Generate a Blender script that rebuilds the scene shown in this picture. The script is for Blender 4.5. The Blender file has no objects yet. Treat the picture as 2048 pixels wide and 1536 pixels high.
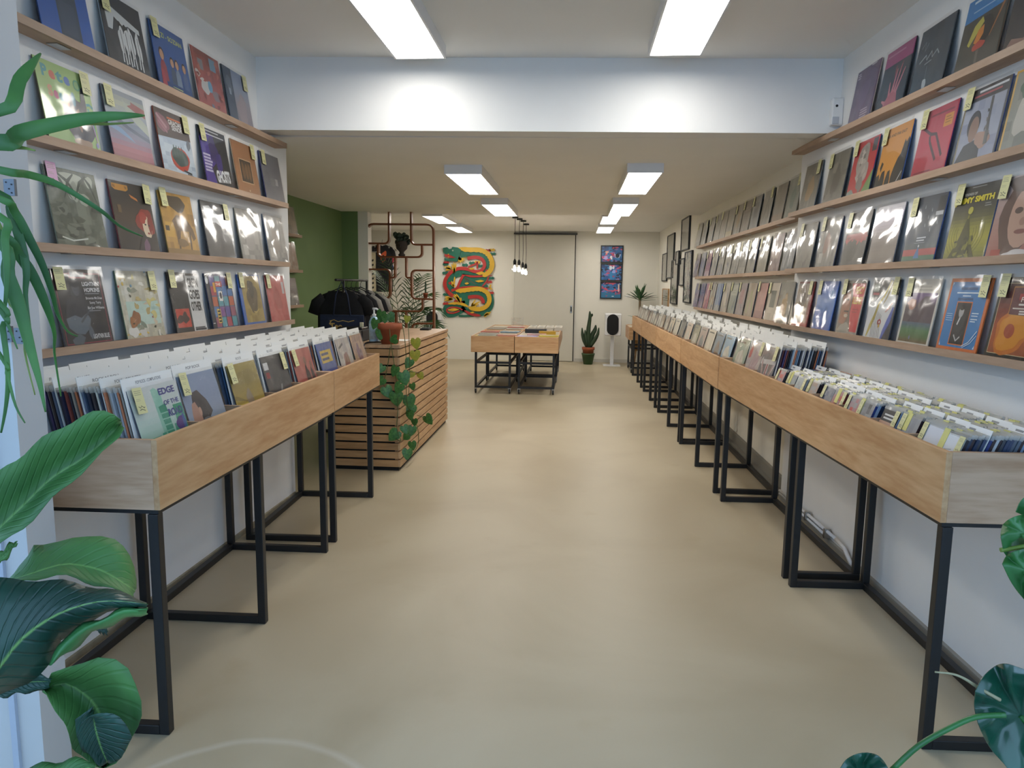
import bpy, bmesh, math, random
import numpy as np
from mathutils import Vector, Matrix, noise as mnoise
random.seed(7)
SC = bpy.context.scene
COL = SC.collection
PI = math.pi

# ------------------------------------------------------------------ camera
F = 1463.0
PITCH = math.atan(199.6 / F)
ROLL = 0.013
YAW = math.atan(126.0 / math.hypot(F, 199.6))
CAM = Vector((0, 0, 1.6))
_f = Vector((-math.sin(YAW) * math.cos(PITCH), math.cos(YAW) * math.cos(PITCH), -math.sin(PITCH)))
_r0 = Vector((math.cos(YAW), math.sin(YAW), 0))
_u0 = _r0.cross(_f)
_r = math.cos(ROLL) * _r0 + math.sin(ROLL) * _u0
_u = -math.sin(ROLL) * _r0 + math.cos(ROLL) * _u0
cd = bpy.data.cameras.new('camera')
cam = bpy.data.objects.new('camera', cd)
COL.objects.link(cam)
cd.sensor_width = 36
cd.lens = 36 * F / 2048
cd.clip_start = 0.05
cam.matrix_world = Matrix(((_r.x, _u.x, -_f.x, 0), (_r.y, _u.y, -_f.y, 0), (_r.z, _u.z, -_f.z, CAM.z), (0, 0, 0, 1)))
SC.camera = cam

# ------------------------------------------------------------------ daylight from the street, exposure
w = bpy.data.worlds.new('overcast_street')
SC.world = w
w.use_nodes = True
bg = w.node_tree.nodes['Background']
bg.inputs['Color'].default_value = (0.43, 0.67, 1.0, 1)
bg.inputs['Strength'].default_value = 1.9
PANEL = 12.0          # strength of the ceiling panels
SC.view_settings.view_transform = 'Standard'
SC.view_settings.look = 'None'
SC.view_settings.gamma = 1
SC.view_settings.use_curve_mapping = False
SC.view_settings.exposure = 0.28

CY = SC.cycles
CY.max_bounces = 6; CY.diffuse_bounces = 4; CY.glossy_bounces = 3; CY.transmission_bounces = 2; CY.transparent_max_bounces = 8
CY.caustics_reflective = False; CY.caustics_refractive = False
CY.use_light_tree = False; CY.use_adaptive_sampling = True; CY.adaptive_threshold = 0.08; CY.adaptive_min_samples = 16

# ------------------------------------------------------------------ helpers
def at_y(px, py, Y):
    d = _f + (px - 1024) / F * _r - (py - 768) / F * _u
    return CAM + d * (Y / d.y)

def y_of(px, X, z):
    """depth at which the point (X, y, z) stands in image column px"""
    a = F * _r - (px - 1024) * _f
    return -(a.x * X + a.z * (z - CAM.z)) / a.y

def lin(c):
    if isinstance(c, str):
        c = c.lstrip('#')
        c = [int(c[i:i + 2], 16) / 255 for i in (0, 2, 4)]
    return tuple(((v / 12.92) if v <= 0.04045 else ((v + 0.055) / 1.055) ** 2.4) for v in c[:3])

def new_mat(name):
    m = bpy.data.materials.new(name)
    m.use_nodes = True
    nt = m.node_tree
    return m, nt, nt.nodes['Principled BSDF']

def _lk(nt, a, b):
    nt.links.new(a, b)

def mat(name, col, rough=0.5, metal=0.0, var=0.0, scale=8.0, bump=0.0, bscale=60.0, coat=0.0, spec=0.5, trans=0.0, sss=0.0):
    """principled colour with a little procedural unevenness"""
    m, nt, b = new_mat(name)
    c = lin(col)
    b.inputs['Base Color'].default_value = (*c, 1)
    b.inputs['Roughness'].default_value = rough
    b.inputs['Metallic'].default_value = metal
    b.inputs['Specular IOR Level'].default_value = spec
    b.inputs['Coat Weight'].default_value = coat
    if trans:
        b.inputs['Transmission Weight'].default_value = trans
    tc = nt.nodes.new('ShaderNodeTexCoord')
    if var:
        n = nt.nodes.new('ShaderNodeTexNoise')
        n.inputs['Scale'].default_value = scale
        n.inputs['Detail'].default_value = 4
        _lk(nt, tc.outputs['Object'], n.inputs['Vector'])
        r = nt.nodes.new('ShaderNodeValToRGB')
        r.color_ramp.elements[0].position = 0.3
        r.color_ramp.elements[1].position = 0.7
        r.color_ramp.elements[0].color = (*[v * (1 - var) for v in c], 1)
        r.color_ramp.elements[1].color = (*[min(1, v * (1 + var)) for v in c], 1)
        _lk(nt, n.outputs['Fac'], r.inputs['Fac'])
        _lk(nt, r.outputs['Color'], b.inputs['Base Color'])
    if bump:
        n2 = nt.nodes.new('ShaderNodeTexNoise')
        n2.inputs['Scale'].default_value = bscale
        n2.inputs['Detail'].default_value = 3
        _lk(nt, tc.outputs['Object'], n2.inputs['Vector'])
        bp = nt.nodes.new('ShaderNodeBump')
        bp.inputs['Strength'].default_value = bump
        bp.inputs['Distance'].default_value = 0.01
        _lk(nt, n2.outputs['Fac'], bp.inputs['Height'])
        _lk(nt, bp.outputs['Normal'], b.inputs['Normal'])
    return m

def wood(name, c0, c1, axis='x', rough=0.5, s=1.0):
    """grain running along one local axis, offset at random from object to object"""
    m, nt, b = new_mat(name)
    tc = nt.nodes.new('ShaderNodeTexCoord')
    oi = nt.nodes.new('ShaderNodeObjectInfo')
    mu = nt.nodes.new('ShaderNodeMath'); mu.operation = 'MULTIPLY'; mu.inputs[1].default_value = 37.0
    _lk(nt, oi.outputs['Random'], mu.inputs[0])
    cb = nt.nodes.new('ShaderNodeCombineXYZ')
    for i in range(3):
        _lk(nt, mu.outputs[0], cb.inputs[i])
    ad = nt.nodes.new('ShaderNodeVectorMath'); ad.operation = 'ADD'
    _lk(nt, tc.outputs['Object'], ad.inputs[0]); _lk(nt, cb.outputs[0], ad.inputs[1])
    mp = nt.nodes.new('ShaderNodeMapping')
    sc = {'x': (1.1, 9, 9), 'y': (9, 1.1, 9), 'z': (9, 9, 1.1)}[axis]
    mp.inputs['Scale'].default_value = [v * s for v in sc]
    _lk(nt, ad.outputs[0], mp.inputs['Vector'])
    n = nt.nodes.new('ShaderNodeTexNoise')
    n.inputs['Scale'].default_value = 1.0; n.inputs['Detail'].default_value = 3; n.inputs['Distortion'].default_value = 1.4
    _lk(nt, mp.outputs[0], n.inputs['Vector'])
    n2 = nt.nodes.new('ShaderNodeTexNoise')
    n2.inputs['Scale'].default_value = 7.0; n2.inputs['Detail'].default_value = 5
    _lk(nt, mp.outputs[0], n2.inputs['Vector'])
    mx = nt.nodes.new('ShaderNodeMix'); mx.data_type = 'FLOAT'; mx.inputs[0].default_value = 0.38
    _lk(nt, n.outputs['Fac'], mx.inputs[2]); _lk(nt, n2.outputs['Fac'], mx.inputs[3])
    r = nt.nodes.new('ShaderNodeValToRGB')
    r.color_ramp.elements[0].position = 0.36; r.color_ramp.elements[1].position = 0.62
    r.color_ramp.elements[0].color = (*lin(c1), 1); r.color_ramp.elements[1].color = (*lin(c0), 1)
    _lk(nt, mx.outputs[0], r.inputs['Fac'])
    hs = nt.nodes.new('ShaderNodeHueSaturation')
    vr = nt.nodes.new('ShaderNodeMapRange'); vr.inputs['To Min'].default_value = 0.9; vr.inputs['To Max'].default_value = 1.08
    _lk(nt, oi.outputs['Random'], vr.inputs['Value']); _lk(nt, vr.outputs[0], hs.inputs['Value'])
    _lk(nt, r.outputs['Color'], hs.inputs['Color']); _lk(nt, hs.outputs['Color'], b.inputs['Base Color'])
    b.inputs['Roughness'].default_value = rough
    return m

# print / coloured-paper material: flat colours held by the mesh
def attr_mat(name, rough=0.42, coat=0.0):
    m, nt, b = new_mat(name)
    a = nt.nodes.new('ShaderNodeAttribute'); a.attribute_name = 'ink'
    _lk(nt, a.outputs['Color'], b.inputs['Base Color'])
    b.inputs['Roughness'].default_value = rough
    b.inputs['Coat Weight'].default_value = coat
    return m

def floor_mat():
    m, nt, b = new_mat('polished_screed')
    tc = nt.nodes.new('ShaderNodeTexCoord')
    n = nt.nodes.new('ShaderNodeTexNoise'); n.inputs['Scale'].default_value = 0.9; n.inputs['Detail'].default_value = 6; n.inputs['Distortion'].default_value = 0.8
    _lk(nt, tc.outputs['Object'], n.inputs['Vector'])
    r = nt.nodes.new('ShaderNodeValToRGB')
    e = r.color_ramp.elements
    e[0].position = 0.28; e[0].color = (*lin('#ab9e84'), 1)
    e[1].position = 0.74; e[1].color = (*lin('#c0b59c'), 1)
    _lk(nt, n.outputs['Fac'], r.inputs['Fac'])
    # scattered brownish stains
    v = nt.nodes.new('ShaderNodeTexNoise'); v.inputs['Scale'].default_value = 3.1; v.inputs['Detail'].default_value = 8
    _lk(nt, tc.outputs['Object'], v.inputs['Vector'])
    rs = nt.nodes.new('ShaderNodeValToRGB'); rs.color_ramp.elements[0].position = 0.62; rs.color_ramp.elements[1].position = 0.82
    _lk(nt, v.outputs['Fac'], rs.inputs['Fac'])
    mx = nt.nodes.new('ShaderNodeMix'); mx.data_type = 'RGBA'
    mu = nt.nodes.new('ShaderNodeMath'); mu.operation = 'MULTIPLY'; mu.inputs[1].default_value = 0.35
    _lk(nt, rs.outputs['Color'], mu.inputs[0]); _lk(nt, mu.outputs[0], mx.inputs[0])
    _lk(nt, r.outputs['Color'], mx.inputs[6]); mx.inputs[7].default_value = (*lin('#a08c68'), 1)
    # trowel arcs: a pale ring worn near the door
    wv = nt.nodes.new('ShaderNodeVectorMath'); wv.operation = 'DISTANCE'; wv.inputs[1].default_value = (-0.95, 1.86, 0)
    nd = nt.nodes.new('ShaderNodeTexNoise'); nd.inputs['Scale'].default_value = 1.9
    _lk(nt, tc.outputs['Object'], nd.inputs['Vector'])
    va = nt.nodes.new('ShaderNodeVectorMath'); va.operation = 'MULTIPLY_ADD'; va.inputs[1].default_value = (0.08, 0.08, 0)
    _lk(nt, nd.outputs['Color'], va.inputs[0]); _lk(nt, tc.outputs['Object'], va.inputs[2])
    _lk(nt, va.outputs[0], wv.inputs[0])
    rr = nt.nodes.new('ShaderNodeValToRGB'); el = rr.color_ramp.elements
    el[0].position = 0.455; el[0].color = (0, 0, 0, 1)
    el[1].position = 0.475; el[1].color = (1, 1, 1, 1)
    k = el.new(0.50); k.color = (0, 0, 0, 1)
    _lk(nt, wv.outputs['Value'], rr.inputs['Fac'])
    mu2 = nt.nodes.new('ShaderNodeMath'); mu2.operation = 'MULTIPLY'; mu2.inputs[1].default_value = 0.28
    _lk(nt, rr.outputs['Color'], mu2.inputs[0])
    mx2 = nt.nodes.new('ShaderNodeMix'); mx2.data_type = 'RGBA'
    _lk(nt, mu2.outputs[0], mx2.inputs[0]); _lk(nt, mx.outputs[2], mx2.inputs[6]); mx2.inputs[7].default_value = (*lin('#e0dcd0'), 1)
    _lk(nt, mx2.outputs[2], b.inputs['Base Color'])
    mr = nt.nodes.new('ShaderNodeMapRange'); mr.inputs['To Min'].default_value = 0.34; mr.inputs['To Max'].default_value = 0.52
    _lk(nt, n.outputs['Fac'], mr.inputs['Value']); _lk(nt, mr.outputs[0], b.inputs['Roughness'])
    b.inputs['Specular IOR Level'].default_value = 0.4
    return m

def film_mat(name, tint=(1, 1, 1), fac=1.0, rough=0.05, haze=0.0):
    """clear plastic film: see-through with a fresnel gloss"""
    m = bpy.data.materials.new(name); m.use_nodes = True
    nt = m.node_tree; nt.nodes.clear()
    o = nt.nodes.new('ShaderNodeOutputMaterial')
    t = nt.nodes.new('ShaderNodeBsdfTransparent'); t.inputs[0].default_value = (*tint, 1)
    g = nt.nodes.new('ShaderNodeBsdfGlossy'); g.inputs['Roughness'].default_value = rough
    lw = nt.nodes.new('ShaderNodeLayerWeight'); lw.inputs['Blend'].default_value = 0.5
    pw = nt.nodes.new('ShaderNodeMath'); pw.operation = 'POWER'; pw.inputs[1].default_value = 5.0; _lk(nt, lw.outputs['Facing'], pw.inputs[0])
    fr = nt.nodes.new('ShaderNodeMath'); fr.operation = 'MULTIPLY_ADD'; fr.inputs[1].default_value = 0.92; fr.inputs[2].default_value = 0.08; _lk(nt, pw.outputs[0], fr.inputs[0])
    mu = nt.nodes.new('ShaderNodeMath'); mu.operation = 'MULTIPLY'; mu.inputs[1].default_value = fac
    mu.use_clamp = True
    tc = nt.nodes.new('ShaderNodeTexCoord')
    n = nt.nodes.new('ShaderNodeTexNoise'); n.inputs['Scale'].default_value = 6.0; n.inputs['Detail'].default_value = 1; n.inputs['Distortion'].default_value = 0.8
    oi = nt.nodes.new('ShaderNodeObjectInfo')
    va = nt.nodes.new('ShaderNodeVectorMath'); va.operation = 'ADD'
    cb = nt.nodes.new('ShaderNodeCombineXYZ'); ml = nt.nodes.new('ShaderNodeMath'); ml.operation = 'MULTIPLY'; ml.inputs[1].default_value = 50
    _lk(nt, oi.outputs['Random'], ml.inputs[0])
    for i in range(3): _lk(nt, ml.outputs[0], cb.inputs[i])
    _lk(nt, tc.outputs['Object'], va.inputs[0]); _lk(nt, cb.outputs[0], va.inputs[1]); _lk(nt, va.outputs[0], n.inputs['Vector'])
    bp = nt.nodes.new('ShaderNodeBump'); bp.inputs['Strength'].default_value = 0.3; bp.inputs['Distance'].default_value = 0.012
    _lk(nt, n.outputs['Fac'], bp.inputs['Height']); _lk(nt, bp.outputs['Normal'], g.inputs['Normal']); _lk(nt, bp.outputs['Normal'], lw.inputs['Normal'])
    mx = nt.nodes.new('ShaderNodeMixShader')
    _lk(nt, fr.outputs[0], mu.inputs[0]); _lk(nt, mu.outputs[0], mx.inputs[0])
    _lk(nt, t.outputs[0], mx.inputs[1]); _lk(nt, g.outputs[0], mx.inputs[2])
    last = mx
    if haze:
        d = nt.nodes.new('ShaderNodeBsdfDiffuse'); d.inputs[0].default_value = (0.85, 0.85, 0.8, 1)
        m2 = nt.nodes.new('ShaderNodeMixShader'); m2.inputs[0].default_value = haze
        _lk(nt, mx.outputs[0], m2.inputs[1]); _lk(nt, d.outputs[0], m2.inputs[2]); last = m2
    _lk(nt, last.outputs[0], o.inputs[0])
    return m

def glow_mat(name, col, s):
    m, nt, b = new_mat(name)
    b.inputs['Base Color'].default_value = (0.8, 0.8, 0.8, 1)
    b.inputs['Emission Color'].default_value = (*col, 1)
    b.inputs['Emission Strength'].default_value = s
    return m

def leaf_mat(name, c0, c1, rough=0.35, vein=0.0, sheen=0.5):
    m, nt, b = new_mat(name)
    tc = nt.nodes.new('ShaderNodeTexCoord')
    n = nt.nodes.new('ShaderNodeTexNoise'); n.inputs['Scale'].default_value = 6; n.inputs['Detail'].default_value = 3
    _lk(nt, tc.outputs['Object'], n.inputs['Vector'])
    r = nt.nodes.new('ShaderNodeValToRGB')
    r.color_ramp.elements[0].position = 0.35; r.color_ramp.elements[1].position = 0.68
    r.color_ramp.elements[0].color = (*lin(c0), 1); r.color_ramp.elements[1].color = (*lin(c1), 1)
    _lk(nt, n.outputs['Fac'], r.inputs['Fac'])
    b.inputs['Roughness'].default_value = rough
    b.inputs['Specular IOR Level'].default_value = sheen
    last = r.outputs['Color']
    if vein:
        uv = nt.nodes.new('ShaderNodeUVMap')
        sp = nt.nodes.new('ShaderNodeSeparateXYZ'); _lk(nt, uv.outputs[0], sp.inputs[0])
        # u across (-1..1 mapped 0..1), v along: side veins sweep towards the tip
        ab = nt.nodes.new('ShaderNodeMath'); ab.operation = 'SUBTRACT'; ab.inputs[1].default_value = 0.5; _lk(nt, sp.outputs[0], ab.inputs[0])
        aa = nt.nodes.new('ShaderNodeMath'); aa.operation = 'ABSOLUTE'; _lk(nt, ab.outputs[0], aa.inputs[0])
        sb = nt.nodes.new('ShaderNodeMath'); sb.operation = 'MULTIPLY_ADD'; sb.inputs[1].default_value = -0.5; _lk(nt, aa.outputs[0], sb.inputs[0]); _lk(nt, sp.outputs[1], sb.inputs[2])
        mu = nt.nodes.new('ShaderNodeMath'); mu.operation = 'MULTIPLY'; mu.inputs[1].default_value = 75; _lk(nt, sb.outputs[0], mu.inputs[0])
        si = nt.nodes.new('ShaderNodeMath'); si.operation = 'SINE'; _lk(nt, mu.outputs[0], si.inputs[0])
        pw = nt.nodes.new('ShaderNodeMapRange'); pw.inputs['From Min'].default_value = 0.6; pw.inputs['From Max'].default_value = 1.0; pw.inputs['To Max'].default_value = vein
        _lk(nt, si.outputs[0], pw.inputs['Value'])
        # midrib
        mr = nt.nodes.new('ShaderNodeMapRange'); mr.inputs['From Min'].default_value = 0.0; mr.inputs['From Max'].default_value = 0.03; mr.inputs['To Min'].default_value = 1; mr.inputs['To Max'].default_value = 0
        _lk(nt, aa.outputs[0], mr.inputs['Value'])
        mxx = nt.nodes.new('ShaderNodeMix'); mxx.data_type = 'RGBA'
        _lk(nt, mr.outputs[0], mxx.inputs[0]); _lk(nt, last, mxx.inputs[6]); mxx.inputs[7].default_value = (*lin('#7fae62'), 1)
        last = mxx.outputs[2]
        bp = nt.nodes.new('ShaderNodeBump'); bp.inputs['Strength'].default_value = 0.5; bp.inputs['Distance'].default_value = 0.006; bp.invert = True
        _lk(nt, pw.outputs[0], bp.inputs['Height']); _lk(nt, bp.outputs['Normal'], b.inputs['Normal'])
    _lk(nt, last, b.inputs['Base Color'])
    return m

M = {}
M['white'] = mat('white_plaster', '#ececea', 0.75, var=0.02, scale=3, bump=0.05, bscale=140)
M['cream'] = mat('cream_plaster', '#e8e5da', 0.8, var=0.02, scale=2)
M['ceil'] = mat('ceiling_paint', '#efeeea', 0.85, var=0.015, scale=2)
M['green'] = mat('green_paint', '#6c8655', 0.7, var=0.05, scale=2)
M['floor'] = floor_mat()
M['beech'] = wood('beech_board', '#d6af83', '#bd8f62', 'x', 0.5)
M['beech_y'] = wood('beech_end', '#d3b193', '#b58f6e', 'y', 0.5)
M['beech_z'] = wood('beech_upright', '#c49f78', '#a8815b', 'z', 0.55)
M['slat'] = wood('larch_slat', '#bd976b', '#9e7950', 'x', 0.55)
M['slat_y'] = wood('larch_slat_side', '#cba880', '#ad8862', 'y', 0.55)
M['ledge'] = wood('ledge_beech', '#b59a84', '#a3876e', 'x', 0.55)
M['black'] = mat('black_powder_coat', '#17181a', 0.45, var=0.1, scale=30)
M['blackmat'] = mat('matt_black', '#101113', 0.8)
M['copper'] = mat('brown_tube', '#7a4526', 0.35, metal=0.2, var=0.15, scale=12)
M['steel'] = mat('steel', '#b8b8b6', 0.3, metal=1.0)
M['terra'] = mat('terracotta', '#a4593a', 0.75, var=0.12, scale=14, bump=0.1)
M['soil'] = mat('soil', '#2b2119', 0.95, var=0.4, scale=60)
M['gpot'] = mat('green_plastic', '#3c5a38', 0.5, var=0.05)
M['paper'] = mat('white_card', '#e6e7e4', 0.6, var=0.02)
M['tag'] = mat('yellow_paper', '#d9d588', 0.7, var=0.06, scale=40)
M['pinktag'] = mat('pink_paper', '#d7a6c4', 0.7, var=0.05, scale=40)
M['ink'] = mat('grey_ink', '#55565a', 0.7)
M['print'] = attr_mat('printed_card', 0.35)
M['clothprint'] = attr_mat('cloth_print', 0.9)
M['relief'] = attr_mat('painted_wood_relief', 0.45)
M['film'] = film_mat('clear_sleeve', fac=1.0, rough=0.1)
M['lip'] = film_mat('milky_sleeve_edge', fac=1.4, rough=0.15, haze=0.3)
M['glass'] = film_mat('picture_glass', fac=1.3, rough=0.02)
M['plasticwhite'] = mat('white_plastic', '#e4e5e6', 0.35)
M['panel'] = glow_mat('panel_diffuser', (1.0, 0.955, 0.885), PANEL)
M['pink_card'] = mat('album_back', '#7d7a76', 0.6)

def link(o, parent=None):
    COL.objects.link(o)
    if parent is not None:
        o.parent = parent
    return o

def tag(o, label=None, cat=None, group=None, kind=None):
    if label: o['label'] = label
    if cat: o['category'] = cat
    if group: o['group'] = group
    if kind: o['kind'] = kind
    return o

def empty(name, loc=(0, 0, 0), rz=0.0, rx=0.0):
    o = bpy.data.objects.new(name, None)
    o.empty_display_size = 0.05
    COL.objects.link(o)
    o.location = loc
    o.rotation_euler = (rx, 0, rz)
    return o

class MB:
    """collects boxes, bars, tubes and lathes; build() links them as one mesh object"""
    def __init__(s):
        s.bm = bmesh.new(); s.mi = 0
    def _fin(s, vs):
        for f in {f for v in vs for f in v.link_faces}:
            f.material_index = s.mi
    def box(s, a, b, bev=0.0):
        r = bmesh.ops.create_cube(s.bm, size=1)
        c = [(a[i] + b[i]) / 2 for i in range(3)]; d = [abs(b[i] - a[i]) for i in range(3)]
        for v in r['verts']:
            v.co = Vector([c[i] + v.co[i] * d[i] for i in range(3)])
        if bev:
            es = list({e for v in r['verts'] for e in v.link_edges})
            rr = bmesh.ops.bevel(s.bm, geom=es, offset=bev, segments=2, affect='EDGES', profile=0.5)
            for f in rr['faces']: f.material_index = s.mi
        else:
            s._fin(r['verts'])
        return s
    def hull(s, pts8):
        vs = [s.bm.verts.new(p) for p in pts8]
        for q in ((0, 3, 2, 1), (4, 5, 6, 7), (0, 1, 5, 4), (1, 2, 6, 5), (2, 3, 7, 6), (3, 0, 4, 7)):
            f = s.bm.faces.new([vs[i] for i in q]); f.material_index = s.mi
        return s
    def tube(s, pts, rad, n=8, cap=True, smooth=True):
        pts = [Vector(p) for p in pts]
        k = len(pts)
        rads = rad if isinstance(rad, (list, tuple)) else [rad] * k
        rings = []
        ref = None
        for i, p in enumerate(pts):
            t = (pts[min(i + 1, k - 1)] - pts[max(i - 1, 0)]).normalized()
            if ref is None:
                ref = Vector((0, 0, 1)) if abs(t.z) < 0.9 else Vector((1, 0, 0))
            sx = t.cross(ref).normalized(); sy = sx.cross(t).normalized()
            ref = sy
            rings.append([s.bm.verts.new(p + rads[i] * (math.cos(2 * PI * j / n + PI / n) * sx + math.sin(2 * PI * j / n + PI / n) * sy)) for j in range(n)])
        for i in range(k - 1):
            for j in range(n):
                f = s.bm.faces.new((rings[i][j], rings[i][(j + 1) % n], rings[i + 1][(j + 1) % n], rings[i + 1][j]))
                f.smooth = smooth; f.material_index = s.mi
        if cap:
            for rg in (rings[0][::-1], rings[-1]):
                f = s.bm.faces.new(rg); f.material_index = s.mi
        return s
    def lathe(s, prof, c=(0, 0, 0), n=20, smooth=True, sx=1.0, sy=1.0):
        rings = []
        for r, z in prof:
            rings.append([s.bm.verts.new((c[0] + sx * r * math.cos(2 * PI * j / n), c[1] + sy * r * math.sin(2 * PI * j / n), c[2] + z)) for j in range(n)])
        for i in range(len(prof) - 1):
            for j in range(n):
                f = s.bm.faces.new((rings[i][j], rings[i][(j + 1) % n], rings[i + 1][(j + 1) % n], rings[i + 1][j]))
                f.smooth = smooth; f.material_index = s.mi
        for rg in (rings[0][::-1], rings[-1]):
            try:
                f = s.bm.faces.new(rg); f.material_index = s.mi
            except ValueError:
                pass
        return s
    def prism(s, pts, y0, y1):
        """outline in x,z pushed through y"""
        a = [s.bm.verts.new((p[0], y0, p[1])) for p in pts]
        b = [s.bm.verts.new((p[0], y1, p[1])) for p in pts]
        n = len(pts)
        fs = [s.bm.faces.new(a), s.bm.faces.new(b[::-1])]
        for i in range(n):
            fs.append(s.bm.faces.new((a[i], b[i], b[(i + 1) % n], a[(i + 1) % n])))
        for f in fs: f.material_index = s.mi
        return s
    def xf(s, mtx):
        bmesh.ops.transform(s.bm, matrix=mtx, verts=s.bm.verts)
        return s
    def mesh(s, name, mats):
        bmesh.ops.recalc_face_normals(s.bm, faces=s.bm.faces)
        me = bpy.data.meshes.new(name)
        s.bm.to_mesh(me); s.bm.free()
        for m in (mats if isinstance(mats, (list, tuple)) else [mats]):
            me.materials.append(m)
        return me
    def build(s, name, mats, parent=None):
        return link(bpy.data.objects.new(name, s.mesh(name, mats)), parent)

def obj(name, me, parent=None, loc=None, rot=None):
    o = link(bpy.data.objects.new(name, me), parent)
    if loc is not None: o.location = loc
    if rot is not None: o.rotation_euler = rot
    return o

def struct(name, mb, m, parent=None):
    o = mb.build(name, m, parent)
    if parent is None: o['kind'] = 'structure'
    return o
# ------------------------------------------------------------------ the room
struct('floor', MB().box((-4.7, 0.9, -0.1), (2.0, 15.6, 0)), M['floor'])
M['pave'] = mat('street_paving', '#8f8f8c', 0.85, var=0.1, scale=4, bump=0.2, bscale=30)
struct('floor_street', MB().box((-9, -8, -0.12), (9, 0.9, -0.01)), M['pave'])
struct('wall_left', MB().box((-3.45, 2.1, 0), (-2.08, 5.22, 3.1)), M['white'])
struct('wall_left_green', MB().box((-3.45, 5.22, 0), (-3.27, 10.12, 2.7)), M['green'])
struct('wall_partition', MB().box((-4.7, 10.12, 0), (-3.04, 10.3, 2.7)), M['green'])
struct('wall_pilaster', MB().box((-3.04, 10.13, 0), (-2.9, 10.31, 2.7)), M['cream'])
struct('wall_left_rear', MB().box((-4.7, 10.3, 0), (-4.5, 15.4, 2.8)), M['cream'])
struct('wall_back', MB().box((-4.7, 15.4, 0), (2.0, 15.55, 2.8)), M['cream'])
def rx(y):                      # near stretch of the right wall stands slightly askew
    return 1.605 + (5.6 - y) * 0.0356
struct('wall_right_near', MB().hull([(rx(1.4), 1.4, 0), (2.0, 1.4, 0), (2.0, 5.62, 0), (rx(5.62), 5.62, 0),
                                     (rx(1.4), 1.4, 3.1), (2.0, 1.4, 3.1), (2.0, 5.62, 3.1), (rx(5.62), 5.62, 3.1)]), M['white'])
struct('wall_right', MB().box((1.67, 5.62, 0), (2.0, 15.4, 2.8)), M['cream'])
struct('ceiling', MB().box((-3.4, -1.3, 3.02), (2.4, 5.0, 3.12)), M['ceil'])  # front end added out of view over the entrance to hold back skylight
struct('ceiling_rear', MB().hull([(-3.5, 4.93, 2.57), (2.0, 5.13, 2.57), (2.0, 10.45, 2.57), (-4.7, 10.45, 2.57),
                                  (-3.5, 4.93, 3.02), (2.0, 5.13, 3.02), (2.0, 10.45, 3.02), (-4.7, 10.45, 3.02)]), M['ceil'])
struct('ceiling_back', MB().box((-4.7, 10.45, 2.69), (2.0, 15.5, 3.0)), M['ceil'])
struct('trim_1', MB().hull([(-2.08, 4.755, 2.57), (1.66, 4.955, 2.57), (1.66, 5.13, 2.57), (-2.08, 4.93, 2.57),
                            (-2.08, 4.755, 3.02), (1.66, 4.955, 3.02), (1.66, 5.13, 3.02), (-2.08, 4.93, 3.02)]), M['white'])
# entrance jamb with the hinge plates of the removed door
jamb = struct('wall_jamb', MB().box((-2.9, 1.98, 0), (-1.625, 2.1, 3.1)), mat('jamb_gloss_paint', '#c6c7c8', 0.45, var=.02, scale=4))
MB().box((-1.72, 1.968, 0), (-1.70, 1.98, 1.2)).build('edge_bead', mat('bead_paint', '#b4bccb', .5), jamb)
def hinge(px, py, name='hinge_plate'):
    p = at_y(px, py, 1.974)
    o = MB().box((p.x - .016, 1.970, p.z - .023), (p.x + .016, 1.98, p.z + .023)).build(name, mat('dull_steel', '#767b82', .45, metal=.6), jamb)
    for dx, dz in ((-.008, .014), (.008, .008), (0, -.004), (.007, -.015)):
        MB().lathe([(.0022, 0), (.0022, .002)], n=8).xf(Matrix.Translation((p.x + dx, 1.9705, p.z + dz)) @ Matrix.Rotation(PI / 2, 4, 'X')).build('screw', M['black'], o)
hinge(20, 375); hinge(14, 668); hinge(41, 672)
# skirtings, floor pipe
struct('baseboard_right', MB().box((1.60, 5.64, 0), (1.67, 15.4, 0.035)).box((1.64, 5.64, 0.035), (1.67, 15.4, 0.12)), mat('grey_skirting', '#8b887e', 0.6))
struct('baseboard_left', MB().box((-2.08, 2.1, 0), (-2.066, 5.2, 0.028)), mat('dusty_skirting', '#9d9682', 0.8, var=0.2, scale=12))
struct('baseboard_back', MB().box((0.0, 15.385, 0), (1.66, 15.4, 0.07)), mat('pale_skirting', '#c9c7bf', 0.7))
struct('baseboard_right_near', MB().hull([(rx(1.4) - .02, 1.4, 0), (rx(1.4) + .01, 1.4, 0), (rx(5.6) + .01, 5.6, 0), (rx(5.6) - .02, 5.6, 0),
                                          (rx(1.4) - .02, 1.4, 0.03), (rx(1.4) + .01, 1.4, 0.03), (rx(5.6) + .01, 5.6, 0.03), (rx(5.6) - .02, 5.6, 0.03)]), mat('grey_edge', '#a09d94', 0.7))
t = empty('conduit_pipe', (rx(4.9), 4.9, 0.0)); tag(t, 'pale plastic conduit pipes clipped low on the right wall', 'pipe')
def rel(o, pts): return [Vector(p) - o.location for p in pts]
MB().tube(rel(t, [(rx(5.55) - .03, 5.55, .075), (rx(4.45) - .03, 4.45, .085)]), .011).build('pipe', M['plasticwhite'], t)
MB().tube(rel(t, [(rx(5.55) - .03, 5.55, .052), (rx(4.6) - .03, 4.6, .05)]), .009).build('pipe', M['plasticwhite'], t)
MB().tube(rel(t, [(rx(4.45) - .03, 4.45, .085), (rx(4.32) - .03, 4.32, .075), (rx(4.22) - .03, 4.22, .02), (rx(4.2) - .03, 4.2, .0)]), .012).build('elbow', M['plasticwhite'], t)
for yy in (5.3, 4.95, 4.6):
    MB().box(tuple(rel(t, [(rx(yy) - .048, yy - .012, .04)])[0]), tuple(rel(t, [(rx(yy) - .012, yy + .012, .1)])[0])).build('clip', M['steel'], t)

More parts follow.
